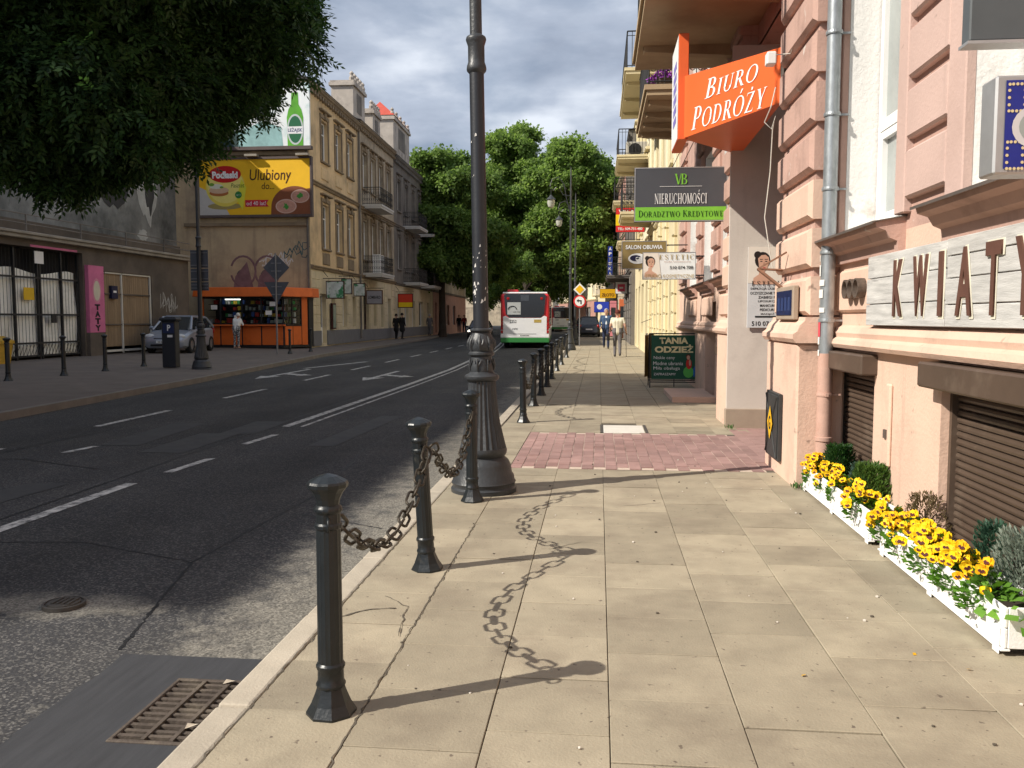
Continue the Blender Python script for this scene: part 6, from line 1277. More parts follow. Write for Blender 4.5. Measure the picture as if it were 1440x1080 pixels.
# ================================================================== LEFT STREET FURNITURE
for i,(x,y,lab) in enumerate(((-13.05,17.8,'black bollard on the left pavement by the yellow grit bin'),(-12.95,19.65,'black bollard on the left pavement in front of the barred gate'),(-13.0,21.5,'black bollard on the left pavement in front of the pink pillar'),(-13.2,23.8,'black bollard on the left pavement in front of the silver car'),(-12.3,33.3,'bollard with a bin bag look standing beside the kiosk corner'),(-12.2,35.5,'black bollard at the corner of the ochre house'))):
    if i == 4: lab = 'black bollard on the left pavement at the kiosk corner'
    o = copy_tree(pf); o.location = (x,y,.06); o['label'] = lab; o['group'] = 'bollards on the left pavement'; o.scale = (1.1,1.1,1.1); o.rotation_euler = (0,0,0)
t = thing('parking_meter', 'dark parking ticket machine with a white letter P beside the left lamp post', 'parking meter', (-12.15,23.4,.06)); m_pm = mat('meter_case',(.022,.024,.03),.45,.1,5)
MB().box(-.2,-.14,0,.2,.14,1.32).build('case', m_pm, t, bev=.02); MB().box(-.26,-.18,1.32,.26,.18,1.42).build('hood', m_pm, t, bev=.03); MB().box(-.15,-.15,.98,.18,-.139,1.25).build('front_plate', mat('meter_blue',(.02,.03,.09),.4,.1,5), t); word('P',.10,.17,p_white,t,(.03,-.155,1.13),bold=.03); block(t,'slot_plate',-.02,-.153,.86,.13,-.141,.93,m_white)
# sign post seen from behind: diamond and triangle
m_sb = mat('sign_back_zinc', (.10,.105,.12), .55, .12, 5, metal=.3); m_pole = mat('zinc_pole', (.22,.22,.23), .5, .1, 8, metal=.4)
t = thing('road_sign_post', 'grey post with the backs of a diamond and a triangular road sign', 'road sign', (-12.4,32.2,.06)); MB().lathe([(.035,0),(.035,3.9)],10).build('post', m_pole, t)
b = MB(); b.prism([(0,-.52),(.52,0),(0,.52),(-.52,0)],-.01,.01,0,Matrix.Translation((0,.06,3.35)) @ Matrix.Rotation(R(90),4,'X')); b.build('diamond_sign', m_sb, t)
b = MB(); b.prism([(-.5,.35),(0,-.5),(.5,.35)],-.01,.01,0,Matrix.Translation((0,.06,2.45)) @ Matrix.Rotation(R(90),4,'X')); b.build('triangle_sign', m_sb, t)
b = MB(); [b.box(-.2,.03,z,.2,.045,z+.04) for z in (2.3,2.6,3.2,3.5)]; b.build('clamp', m_pole, t)
t = thing('stacked_road_signs', 'three grey sign plates seen from behind on the left lamp post', 'road sign', (-11.25,23.42,0))
for z0,z1 in ((2.88,3.38),(2.50,2.86),(2.24,2.48)):
    o = MB().box(-.26,0,z0,.26,.02,z1).build('sign_plate', m_sb, t); b = MB(); [b.box(-.24,-.02,z,.24,-.001,z+.025) for z in (z0+.06,z1-.09)]; b.build('clamp', m_pole, o)
# signs on the right: priority diamond and no-left-turn on a post
t = thing('priority_sign_post', 'post with a yellow diamond above a red ringed no left turn sign', 'road sign', (-1.0,45.2,0)); MB().lathe([(.03,0),(.03,3.35)],8).build('post', m_pole, t)
rot = Matrix.Rotation(R(90),4,'X')
for s, z, m, d in ((.33,2.97,p_white,0),(.23,2.97,flat('sign_yellow2',(.80,.45,.01)),.012)): b = MB(); b.prism([(0,-s),(s,0),(0,s),(-s,0)],0,.01,0,Matrix.Translation((0,-.05-d,z)) @ rot); b.build('diamond_plate', m, t)
for r, m, d in ((.33,flat('sign_red',(.6,.02,.02)),0),(.25,p_white,.012)): b = MB(); b.prism(ell(0,0,r,r,24),0,.01,0,Matrix.Translation((0,-.05-d,2.35)) @ rot); b.build('round_plate', m, t)
b = MB(); b.prism([(.04,-.15),(.1,-.15),(.1,.06),(-.06,.06),(-.06,.12),(-.16,.03),(-.06,-.06),(-.06,0),(.04,0)],0,.006,0,Matrix.Translation((0,-.076,2.35)) @ rot); b.build('arrow', p_black, t)

# ================================================================== VEHICLES (front towards local -y)
m_tyre = mat('tyre', (.018,.018,.018), .85, .1, 10); m_rim = mat('rim', (.35,.36,.37), .35, .1, 8, metal=.7); m_carg = glassm('car_glass',(.02,.023,.026),.04); m_plate = p_white; m_red_l = mat('tail_lamp_red',(.35,.01,.01),.25,.1,5); m_lampc = mat('headlamp_clear',(.55,.57,.58),.15,.1,5)
def wheel(parent, x, y, r=.31, w=.2):
    M = Matrix.Translation((x,y,r)) @ Matrix.Rotation(R(90),4,'Y'); b = MB(); b.lathe([(r*.62,-w/2),(r*.95,-w/2),(r,-w*.35),(r,w*.35),(r*.95,w/2),(r*.62,w/2)],22,M=M,cap=False); o = b.build('wheel', m_tyre, parent, smooth=True)
    b = MB(); b.lathe([(r*.62,-w*.42),(r*.5,-w*.3),(.05,-w*.36),(.05,w*.36),(r*.5,w*.3),(r*.62,w*.42)],12,flute=.04,M=M); b.build('rim', m_rim, o)
def car(name, label, loc, rz, paint, L=3.9, Wd=1.66, H=1.46, group=None, lit=False, cat='car'):
    t = thing(name, label, cat, loc, rz, group); h = Wd/2
    # (y, half width, bottom, belt/top of the lower body)
    st = [(0,.62,.34,.52),(.10,.74,.22,.66),(.35,.795,.19,.74),(.75,.815,.18,.84),(1.1,.82,.18,.91),(1.9,.83,.18,.95),(2.9,.83,.18,.98),(3.5,.80,.2,1.0),(3.78,.74,.26,.96),(3.9,.64,.36,.80)]
    k = L/3.9; b = MB(); ring = []
    for y, hw, z0, z1 in st:
        hw *= h/.83; zm = (z0+z1)/2; ring.append([(-hw*.86,y*k,z0),(-hw*.985,y*k,z0+.08),(-hw,y*k,zm),(-hw*.985,y*k,z1-.10),(-hw*.88,y*k,z1-.01),(-hw*.4,y*k,z1+.02),(hw*.4,y*k,z1+.02),(hw*.88,y*k,z1-.01),(hw*.985,y*k,z1-.10),(hw,y*k,zm),(hw*.985,y*k,z0+.08),(hw*.86,y*k,z0)])
    n = 12; v = [p for r_ in ring for p in r_]; f = []
    for i in range(len(ring)-1):
        for j in range(n): f.append((i*n+j, i*n+(j+1)%n, (i+1)*n+(j+1)%n, (i+1)*n+j))
    f += [tuple(range(n-1,-1,-1)), tuple((len(ring)-1)*n+j for j in range(n))]; b.add(v, [tuple(reversed(q)) for q in f]); body = b.build('body', paint, t, smooth=True)
    # greenhouse
    B4 = [(-.74,.95,.90),(.74,.95,.90),(-.76,3.75,.98),(.76,3.75,.98)]; T4 = [(-.56,1.65,H-.05),(.56,1.65,H-.05),(-.58,3.35,H-.08),(.58,3.35,H-.08)]
    sc_ = lambda p: (p[0]*h/.83, p[1]*k, p[2]); B4 = [sc_(p) for p in B4]; T4 = [sc_(p) for p in T4]
    b = MB(); x0, x1, y0, y1, zt = T4[0][0], T4[1][0], T4[0][1], T4[2][1], T4[0][2]; b.box(x0,y0,zt-.03,x1,y1,zt+.03); b.prism([(x0*.9,y0+.1),(x1*.9,y0+.1),(x1*.9,y1-.1),(x0*.9,y1-.1)],zt+.03,zt+.06); b.build('roof', paint, t, bev=.03)
    b = MB()
    for i in range(4): b.tube([B4[i],T4[i]],.045,6)
    for s in (0,1): q = Vector(B4[s]).lerp(Vector(B4[s+2]),.52); q2 = Vector(T4[s]).lerp(Vector(T4[s+2]),.42); b.tube([q,q2],.04,6); b.tube([T4[s],T4[s+2]],.04,6)
    b.build('pillars', paint, t, smooth=True)
    def pane(nm, a, c, d, e): MB().quad(a,c,d,e).build(nm, m_carg, t)
    pane('windscreen',B4[0],B4[1],T4[1],T4[0]); pane('rear_window',B4[3],B4[2],T4[2],T4[3]); pane('side_window',B4[1],B4[3],T4[3],T4[1]); pane('side_window',B4[2],B4[0],T4[0],T4[2])
    for x in (-h+.09,h-.09):
        for y in (.78*k,3.2*k): wheel(t, x, y)
    for s in (-1,1):
        o = MB().ball((s*h*.70,.19*k,.66),(.19,.12,.10),12,8).build('headlight', mat('lit_headlight',(1,.93,.75),.2,0,1,emit=3) if lit else m_lampc, t, smooth=True)
        MB().ball((s*h*.82,3.78*k,.84),(.12,.09,.15),10,7).build('tail_light', m_red_l, t, smooth=True)
        MB().ball((s*(h+.07),1.25*k,.98),(.10,.06,.075),8,6).build('mirror', paint, t, smooth=True)
        b = MB(); b.box(s*h*1.005-.006,2.0*k,.80,s*h*1.005+.006,2.18*k,.83); b.build('door_handle', paint, t)
        b = MB(); b.box(s*h*.998-.004,1.35*k,.30,s*h*.998+.004,1.36*k,.88); b.box(s*h*.998-.004,2.3*k,.3,s*h*.998+.004,2.31*k,.9); b.build('door_gap', m_dark, t)
    MB().box(-.38,.02,.50,.38,.09,.60).build('grille', m_dark, t, bev=.02); MB().box(-.5,-.005,.28,.5,.08,.38).build('air_intake', m_dark, t, bev=.02); o = MB().box(-.26,-.03,.40,.26,-.012,.50).build('number_plate', m_plate, t); b = MB(); [b.box(-.2+i*.058,-.034,.425,-.165+i*.058,-.031,.475) for i in range(7)]; b.build('plate_print', p_black, o)
    MB().box(-.26,L-.03,.55,.26,L+.012,.66).build('number_plate', m_plate, t)
    b = MB(); b.ball((0,.05,.66),(.05,.02,.045),10,6); b.build('badge', m_rim, t); return t
m_silver = mat('silver_paint',(.30,.33,.39),.3,.04,2,metal=.35,spec=.5); m_wcar = mat('white_car_paint',(.62,.63,.64),.3,.04,2,spec=.5); m_bcar = mat('black_car_paint',(.015,.015,.017),.25,.04,2,spec=.6); m_rcar = mat('dark_red_paint',(.12,.015,.015),.28,.04,2,spec=.5); m_gcar = mat('graphite_paint',(.06,.065,.075),.28,.04,2,metal=.3)
car('silver_hatchback','silver hatchback parked nose out between the brown gate and the kiosk',(-16.55,31.3,.11),R(8),m_silver)
car('white_car','white car driving towards the camera left of the bus',(-8.0,80,-.12),R(4),m_wcar)
car('dark_car','dark car with lit headlights behind the lamp post',(-8.75,62,-.12),R(3),m_bcar,lit=True)
car('black_car','black car parked at the right kerb beyond the lamp posts',(-1.25,78.5,-.0),R(181),m_bcar,4.2,1.72,1.5,'cars parked on the right kerb'); car('graphite_car','graphite car parked half on the right pavement behind the bollards',(-.75,72,.0),R(180),m_gcar,4.1,1.7,1.62,'cars parked on the right kerb'); car('dark_red_car','dark red car parked farthest along the right kerb',(-1.5,86,.0),R(182),m_rcar,4.2,1.7,1.5,'cars parked on the right kerb')
def bus(name, label, loc, rz, num):
    """low floor city bus; its rear faces local -y"""
    t = thing(name, label, 'bus', loc, rz); Lb, h = 11.8, 1.275
    m_br = mat('bus_red',(.58,.022,.03),.35,.05,2,spec=.5); m_bw = mat('bus_white',(.76,.76,.77),.35,.04,2,spec=.5); m_bg = mat('bus_green',(.035,.20,.05),.4,.05,2); m_bk = mat('bus_black_glass',(.014,.015,.018),.08,.1,2,spec=.7)
    b = MB(); b.box(-h,.03,.30,h,Lb,1.02); b.build('lower_body', m_bw, t, bev=.05); b = MB(); b.box(-h,.03,1.02,h,Lb,2.86); b.build('upper_body', m_br, t, bev=.08)
    b = MB(); b.prism([(-h+.1,.12),(h-.1,.12),(h-.1,Lb-.1),(-h+.1,Lb-.1)],2.86,2.96); b.build('roof', m_bw, t, bev=.03)
    MB().box(-h-.004,-.02,.30,h+.004,Lb+.01,.56).build('green_skirt', m_bg, t, bev=.03); MB().box(-h-.003,-.012,.562,h+.003,.3,.74).build('bumper', m_bw, t, bev=.02)
    b = MB(); b.prism([(-1.15,.74),(1.15,.74),(1.15,1.66),(1.02,1.72),(.84,1.60),(-.84,1.60),(-1.02,1.72),(-1.15,1.66)],0,.03,0,Matrix.Translation((0,.025,0)) @ rot); b.build('engine_cover', m_bw, t, bev=.01)
    b = MB(); b.prism([(-1.01,1.80),(-.84,1.63),(.84,1.63),(1.01,1.80),(1.10,2.80),(.98,2.88),(-.98,2.88),(-1.10,2.80)],0,.03,0,Matrix.Translation((0,.018,0)) @ rot); rw = b.build('rear_window', m_bk, t)
    MB().box(-.92,-.03,1.78,-.22,-.015,2.42).build('poster', mat('bus_poster',(.42,.44,.44),.5,.1,3), rw); b = MB(); P = [(-.66+.22*math.cos(R(a)),-.034,2.05+.17*math.sin(R(a))) for a in range(0,200,20)]; b.tube(P,.025,4); b.box(-.4,-.036,1.9,-.25,-.031,1.93); b.box(-.62,-.036,1.9,-.45,-.031,1.93); b.build('poster_print', m_gcar, rw)
    MB().box(-.22,-.025,2.5,.22,-.012,2.8).build('vent_panel', mat('bus_vent',(.06,.07,.09),.5,.2,20), t)
    for s in (-1,1):
        b = MB(); b.lathe([(.075,0),(.075,.03),(.02,.04)],12,M=Matrix.Translation((s*.88,-.012,2.62)) @ rot); b.build('marker_lamp', m_red_l, t)
        for z in (.80,.98,1.16): MB().box(s*1.21-.055,-.03,z,s*1.21+.055,.05,z+.15).build('tail_light', m_red_l, t, bev=.02)
        MB().box(s*1.21-.05,-.02,1.42,s*1.21+.05,.05,1.54).build('tail_light', m_red_l, t, bev=.02)
        for y0 in np.arange(.5,Lb-1.5,1.75): MB().box(s*(h+.002)-.006,y0,1.25,s*(h+.002)+.006,y0+1.65,2.5).build('side_window', m_bk, t)
        for y in (2.8,8.9): wheel(t, s*(h-.16), y, .48, .28)
    MB().box(-.95,.3,2.96,-.35,3.0,3.10).build('roof_pod', m_br, t, bev=.05); MB().box(-.3,.35,2.96,.3,2.6,3.06).build('roof_pod', m_bk, t, bev=.03)
    word(num,.36,.17,p_black,t,(-.62,-.010,1.42),bold=.01); MB().box(.48,-.012,1.36,.86,-.006,1.52).build('emblem', mat('bus_emblem',(.45,.32,.08),.5,.3,9), t); word('MPK',.3,.1,m_gcar,t,(-.5,-.010,1.02)); MB().box(-.3,-.02,.63,.3,-.013,.73).build('number_plate', m_plate, t); b = MB(); [b.box(-.24+i*.07,-.024,.655,-.195+i*.07,-.021,.705) for i in range(7)]; b.build('plate_print', p_black, t); b = MB(); b.box(-.6,-.016,.76,.6,-.011,.775); b.build('cover_gap', m_dark, t)
    return t
bus('city_bus','red, white and green city bus seen from behind in the right lane',(-3.86,45.0,-.12),R(2.6),'2252')
bus('far_bus','second red and white city bus farther ahead beside the first',(-4.35,103,-.12),R(3),'2260')
# ================================================================== PEOPLE
m_skin = mat('skin',(.46,.26,.19),.6,.08,20); m_shoe = mat('shoes',(.03,.025,.022),.5,.2,20)
def cone(b, a, c, ra, rc, n=10):
    a, c = Vector(a), Vector(c); d = (c-a); L = d.length; d.normalize(); e1 = d.orthogonal().normalized(); e2 = d.cross(e1); v = []; f = []; rows = []
    for t_, r_ in [(-ra*.98,ra*.18),(-ra*.7,ra*.71),(-ra*.3,ra*.95),(0,ra)]+[(L*i/4, ra+(rc-ra)*i/4) for i in (1,2,3,4)]+[(L+rc*.3,rc*.95),(L+rc*.7,rc*.71),(L+rc*.98,rc*.18)]:
        rows.append([a+d*t_+(e1*math.cos(2*math.pi*k/n)+e2*math.sin(2*math.pi*k/n))*r_ for k in range(n)])
    v = [p for r_ in rows for p in r_]
    for i in range(len(rows)-1):
        for k in range(n): f.append((i*n+k,i*n+(k+1)%n,(i+1)*n+(k+1)%n,(i+1)*n+k))
    f += [tuple(range(n-1,-1,-1)), tuple((len(rows)-1)*n+k for k in range(n))]; b.add(v, f)
def person(label, loc, rz, hgt, top, legs, hair, pose, shoes=None, sleeve='long', vox=.012, skirt=False, lean=0, wide=1.0, bald=False, group=None, hairlen=0, coat=False, inner=None):
    """facing local -y. pose: joints by name"""
    root = thing('person', label, 'person', loc, rz, group); k = hgt/1.70; P = {}
    base = dict(pel=(0,0,.93),waist=(0,.0,1.08),chest=(0,.01,1.30),neck=(0,.005,1.46),head=(0,-.015,1.60),shl=(.175*wide,0,1.40),shr=(-.175*wide,0,1.40),ell=(.235*wide,.03,1.13),elr=(-.235*wide,.03,1.13),wrl=(.25*wide,-.05,.90),wrr=(-.25*wide,-.05,.90),hil=(.085,0,.90),hir=(-.085,0,.90),knl=(.095,-.02,.50),knr=(-.095,-.02,.50),anl=(.095,.02,.085),anr=(-.095,.02,.085))
    base.update(pose)
    for n_, p in base.items(): P[n_] = Vector(p)
    b = MB(); seg = []
    def c_(a, c, ra, rc, m): cone(b, a, c, ra, rc); seg.append((Vector(a),Vector(c),ra,rc,m))
    w = wide
    for sx_ in (-1,1):   # torso from overlapping tapered columns
        o = Vector((.075*sx_*w,0,0)); c_(P['pel']+o, P['waist']+o*.85, .115*w, .098*w, 1 if not coat else 0); c_(P['waist']+o*.85, P['chest']+o*1.15, .098*w, .108*w, 0); c_(P['chest']+o*1.15, P['neck']+Vector((.05*sx_,0,-.06)), .105*w, .06, 0)
    c_(P['waist'],P['chest'],.11*w,.115*w,0); c_(P['pel'],P['waist'],.12*w,.11*w,0)
    c_(P['neck']-Vector((0,0,.05)), P['head']-Vector((0,0,.05)), .052, .05, 2)
    h = P['head']; c_(h+Vector((0,.02,.03)), h+Vector((0,-.015,-.055)), .092, .066, 2); c_(h+Vector((0,-.02,.02)),h+Vector((0,-.03,-.07)),.075,.045,2)
    c_(h+Vector((0,-.095,.005)),h+Vector((0,-.108,-.022)),.010,.015,2)
    for sx_ in (-1,1): c_(h+Vector((.088*sx_,.0,.01)),h+Vector((.09*sx_,.0,-.025)),.014,.012,2)
    for s, sx_ in (('l',1),('r',-1)):
        sh, el, wr = P['sh'+s], P['el'+s], P['wr'+s]
        c_(P['neck']+Vector((.06*sx_,0,-.07)), sh, .062, .062, 0); c_(sh, el, .058, .046, 0); m = 0 if sleeve == 'long' else 2
        if sleeve == 'short': mid = sh.lerp(el,.75); seg.append((mid,el,.06,.05,2))
        c_(el, wr, .045, .031, m)
        d = (wr-el).normalized(); hd = wr+d*.07; c_(wr, hd, .030, .036, 2); side = Vector((0,-1,0)) if abs(d.y) < .8 else Vector((1,0,0)); side = (side-d*side.dot(d)).normalized(); cur = d.cross(side).normalized()*(-sx_)
        for q in range(4):
            off = side*(.030-.020*q); ln = (.068,.078,.072,.056)[q]; a1 = hd+off*.9; a2 = a1+d*ln*.55+cur*.006; a3 = a2+d*ln*.35+cur*.03; c_(a1,a2,.0105,.0095,2); c_(a2,a3,.0095,.008,2)
        c_(wr+d*.025+side*.028, wr+d*.07+side*.060, .012, .011, 2); c_(wr+d*.07+side*.060, wr+d*.105+side*.058, .011, .009, 2)
        hi, kn, an = P['hi'+s], P['kn'+s], P['an'+s]; c_(hi, kn, .095*min(w,1.1), .066, 1); c_(kn, an+Vector((0,0,.03)), .066, .052, 1)
        c_(an-Vector((0,-.03,.035)), an+Vector((0,-.15,-.045)), .042, .034, 3); c_(an,an-Vector((0,0,.03)),.045,.045,3)
    if coat: c_(P['pel']+Vector((0,0,-.28)), P['waist'], .19*w, .13*w, 0)
    if inner: c_(P['waist']+Vector((0,-.075,0)), P['chest']+Vector((0,-.055,.05)), .055, .065, 4)
    me = b.mesh('body', []); tmp = bpy.data.objects.new('body', me); COL.objects.link(tmp)
    rm = tmp.modifiers.new('r','REMESH'); rm.mode = 'VOXEL'; rm.voxel_size = vox; sm = tmp.modifiers.new('s','SMOOTH'); sm.factor = .5; sm.iterations = 2
    dg = bpy.context.evaluated_depsgraph_get(); dg.update(); me2 = bpy.data.meshes.new_from_object(tmp.evaluated_get(dg)); bpy.data.objects.remove(tmp)
    nv = len(me2.polygons); c = np.empty(nv*3); me2.polygons.foreach_get('center', c); c = c.reshape(-1,3); best = np.full(nv, 1e9); mi = np.zeros(nv, int)
    for a, e, ra, rc, m in seg:
        a_, d = np.array(a), np.array(e-a); L2 = max(1e-9, d@d); t_ = np.clip(((c-a_)@d)/L2,0,1); dist = np.linalg.norm(c-(a_+t_[:,None]*d),axis=1)-(ra+(rc-ra)*t_)
        if m == 4: dist = dist-.004
        u = dist < best; best[u] = dist[u]; mi[u] = m
    for m in (top, legs, m_skin, shoes or m_shoe, inner or top): me2.materials.append(m)
    me2.polygons.foreach_set('material_index', mi.astype(np.int32)); me2.polygons.foreach_set('use_smooth',[True]*nv); me2.update(); me2.name = 'body'
    o = link('body', me2, root); o.scale = (k,k,k)
    rg = random.Random(int(hgt*1000)); hb = MB(); hv = []; ctr = h+Vector((0,.022,.035)); nn, mm = 16, 9
    for i in range(mm+1):
        th = (1.9+hairlen if True else 1)*i/mm
        for q in range(nn):
            a = 2*math.pi*q/nn; fr_ = max(0,-math.sin(a)); lim = th*(1-.52*fr_**2) ; r_ = .107*(1+rg.uniform(-.04,.05)); hv.append(ctr+Vector((r_*.92*math.sin(lim)*math.cos(a), r_*1.06*math.sin(lim)*math.sin(a), r_*1.08*math.cos(lim))))
    hb.add(hv,[(i*nn+q,(i+1)*nn+q,(i+1)*nn+(q+1)%nn,i*nn+(q+1)%nn) for i in range(mm) for q in range(nn)])
    ho = hb.build('hair', hair, root, smooth=False); ho.data.polygons.foreach_set('use_smooth',[True]*len(ho.data.polygons)); ho.scale = (k,k,k)
    eb = MB()
    for sx_ in (-1,1): eb.ball(h+Vector((.034*sx_,-.088,.012)),(.011,.008,.007),6,4)
    eb.ball(h+Vector((0,-.082,-.058)),(.022,.008,.005),6,4); e_ = eb.build('face_features', mat('eyes_and_lips',(.09,.04,.035),.5,.1,5), root); e_.scale = (k,k,k)
    return root
f = lambda n_, c, v=.08: mat(n_, c, .85, v, 8, .1, 40)
m_hr = f('auburn_hair',(.10,.018,.012),.3); m_hw = f('white_hair',(.60,.58,.55),.1); m_hg = f('grey_hair',(.35,.33,.31),.15); m_hb = f('black_hair',(.015,.012,.01),.2)
m_blouse = f('cream_blouse',(.68,.63,.50),.05); m_gt = f('grey_trousers',(.13,.12,.125),.1); m_den = f('denim_jacket',(.045,.085,.17),.2); m_jean = f('dark_jeans',(.020,.028,.065),.25); m_ws = f('white_shirt',(.72,.74,.78),.05); m_wj = f('white_cardigan',(.72,.71,.69),.05)
m_pat = mat('patterned_trousers',(.10,.10,.11),.9,.4,10,speck=((.50,.49,.47),22,.52)); m_bc = f('black_clothes',(.014,.013,.014),.2); m_redt = f('red_top',(.30,.03,.03)); m_gc = f('grey_coat',(.12,.11,.11))
# woman walking away with a cane
person('red haired woman in cream blouse and grey trousers walking away with a cane',(.71,32.7,.0),R(180),1.74,m_blouse,m_gt,m_hr,dict(elr=(-.27,.06,1.14),wrr=(-.31,-.06,.93),ell=(.26,.03,1.14),wrl=(.27,-.13,.98),knl=(.09,-.12,.49),anl=(.09,-.06,.085),knr=(-.09,.02,.50),anr=(-.09,.16,.12)),sleeve='short',wide=1.12)
t = thing('walking_cane','thin dark walking cane held by the woman in the cream blouse','cane',(1.05,32.85,0)); b = MB(); b.tube([(0,.03,0),(-.02,0,.84),(-.02,-.02,.88),(-.0,-.09,.90),(.02,-.13,.87)],.011,6); b.build('stick', m_irn, t); MB().lathe([(.016,0),(.014,.03)],8,c=(0,.03,0)).build('rubber_tip', m_tyre, t)
t = thing('handbag','dark handbag hanging from the left arm of the woman in the cream blouse','bag',(.36,32.75,.62)); MB().box(-.06,-.15,0,.06,.15,.26).build('pouch', m_bc, t, bev=.03); b = MB(); b.tube([(0,-.1,.25),(.04,-.06,.5),(.06,0,.60),(.04,.06,.5),(0,.1,.25)],.01,5); b.build('strap', m_bc, t)
person('grey haired man in a blue denim jacket and white shirt walking towards the camera',(.36,41.5,.0),R(0),1.88,m_den,m_jean,m_hg,dict(knl=(.09,-.14,.5),anl=(.09,-.17,.09),knr=(-.09,.0,.5),anr=(-.09,.17,.13),ell=(.27,.05,1.15),elr=(-.27,.03,1.15),wrl=(.26,-.04,.92),wrr=(-.25,-.12,.95)),wide=1.15,inner=m_ws)
# old woman at the kiosk counter
person('white haired old woman in a white cardigan and patterned trousers leaning at the kiosk counter',(-16.1,36.95,.12),R(176),1.60,m_wj,m_pat,m_hw,dict(waist=(0,-.02,1.06),chest=(0,-.08,1.26),neck=(0,-.13,1.42),head=(-.01,-.2,1.545),shl=(.165,-.1,1.36),shr=(-.165,-.1,1.36),ell=(.23,-.16,1.12),wrl=(.18,-.38,1.13),elr=(-.24,-.18,1.12),wrr=(-.15,-.40,1.14)),wide=1.12,shoes=m_skin)
# people far along the left pavement
for (x,y,rz_,hh,tp,lg,hr_,lab,ct) in ((-13.2,57,150,1.75,m_bc,m_bc,m_hb,'person in a long black coat walking on the far left pavement',True),(-13.75,57.6,170,1.70,m_bc,m_bc,m_hb,'second person in black beside the one in the long coat',True),(-13.9,70,180,1.75,m_gc,m_gt,m_hg,'person in a grey coat farther along the left pavement',False),(-13.2,84,20,1.72,m_redt,m_jean,m_hb,'distant person in a red top on the left pavement',False),(-13.9,85,10,1.74,m_bc,m_jean,m_hb,'distant person in dark clothes beside the one in red',False)):
    person(lab,(x,y,.04),R(rz_),hh,tp,lg,hr_,dict(knl=(.09,-.12,.5),anl=(.09,-.12,.09),knr=(-.09,.02,.5),anr=(-.09,.14,.11)),vox=.016,coat=ct)
# ================================================================== TREES
m_bark = mat('bark', (.055,.043,.033), .95, .35, 6, .5, 25, squash=(1,1,.3))
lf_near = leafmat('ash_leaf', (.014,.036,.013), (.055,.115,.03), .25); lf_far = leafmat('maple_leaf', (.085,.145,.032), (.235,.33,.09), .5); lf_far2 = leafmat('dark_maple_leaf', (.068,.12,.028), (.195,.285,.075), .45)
def quads_mesh(name, V, m):
    n = len(V)//4; me = bpy.data.meshes.new(name); me.vertices.add(n*4); me.vertices.foreach_set('co', V.astype(np.float32).ravel()); me.loops.add(n*4); me.loops.foreach_set('vertex_index', np.arange(n*4,dtype=np.int32)); me.polygons.add(n); me.polygons.foreach_set('loop_start', np.arange(0,n*4,4,dtype=np.int32)); me.polygons.foreach_set('loop_total', np.full(n,4,np.int32)); me.materials.append(m); me.update(calc_edges=True); return me
def unit(a): return a/np.maximum(1e-9,np.linalg.norm(a,axis=-1,keepdims=True))
def sample_blobs(blobs, n, rg, lo=.35):
    w = np.array([(b[3]*b[4]*b[5])**.72 for b in blobs]); idx = rg.choice(len(blobs), n, p=w/w.sum()); B = np.array(blobs)[idx]
    d = unit(rg.normal(size=(n,3))); r = lo+(1-lo)*rg.random(n)**.55
    # lumps on each blob keep its outline uneven
    lump = 1+.16*np.sin(d[:,0]*5+B[:,0]*3)+.13*np.sin(d[:,2]*6+d[:,1]*4+B[:,1])
    return B[:,:3]+d*B[:,3:]*(r*lump)[:,None], d
def compound(P, D, rg, L=.26, pairs=4, ll=.085, lw=.028):
    """ash sprays: leaflets in pairs along a drooping midrib"""
    n = len(P); dr = unit(D*.6+rg.normal(size=(n,3))*.6+np.array([0,0,-.55])); sd = unit(np.cross(dr, np.array([0,0,1.])+rg.normal(size=(n,3))*.35)); out = []
    for k in range(pairs*2+1):
        s = (k//2+.7)/pairs; sg = 1 if k % 2 else -1; base = P+dr*(L*s)[...] if np.ndim(s) else P+dr*L*s; d = unit(dr*.62+sd*sg*.8+rg.normal(size=(n,3))*.16) if k < pairs*2 else dr
        u = unit(np.cross(d, np.cross(sd, dr)+rg.normal(size=(n,3))*.25)); z = ll*(.8+.45*rg.random((n,1)))
        q = np.stack([base, base+d*z*.45+u*lw*.5, base+d*z, base+d*z*.45-u*lw*.5],1); out.append(q)
    return np.concatenate(out).reshape(-1,3)
def clumps(P, D, rg, k=7, spread=.3, ll=.22, lw=.19):
    n = len(P); out = []
    for _ in range(k):
        c = P+rg.normal(size=(n,3))*spread*.5; d = unit(D*.5+rg.normal(size=(n,3))*.7+np.array([0,0,-.25])); u = unit(np.cross(d, unit(D*.6+np.array([0,0,.8])+rg.normal(size=(n,3))*.5))); z = ll*(.6+.8*rg.random((n,1)))
        out.append(np.stack([c, c+d*z*.5+u*lw*.5*z/ll, c+d*z, c+d*z*.5-u*lw*.5*z/ll],1))
    return np.concatenate(out).reshape(-1,3)
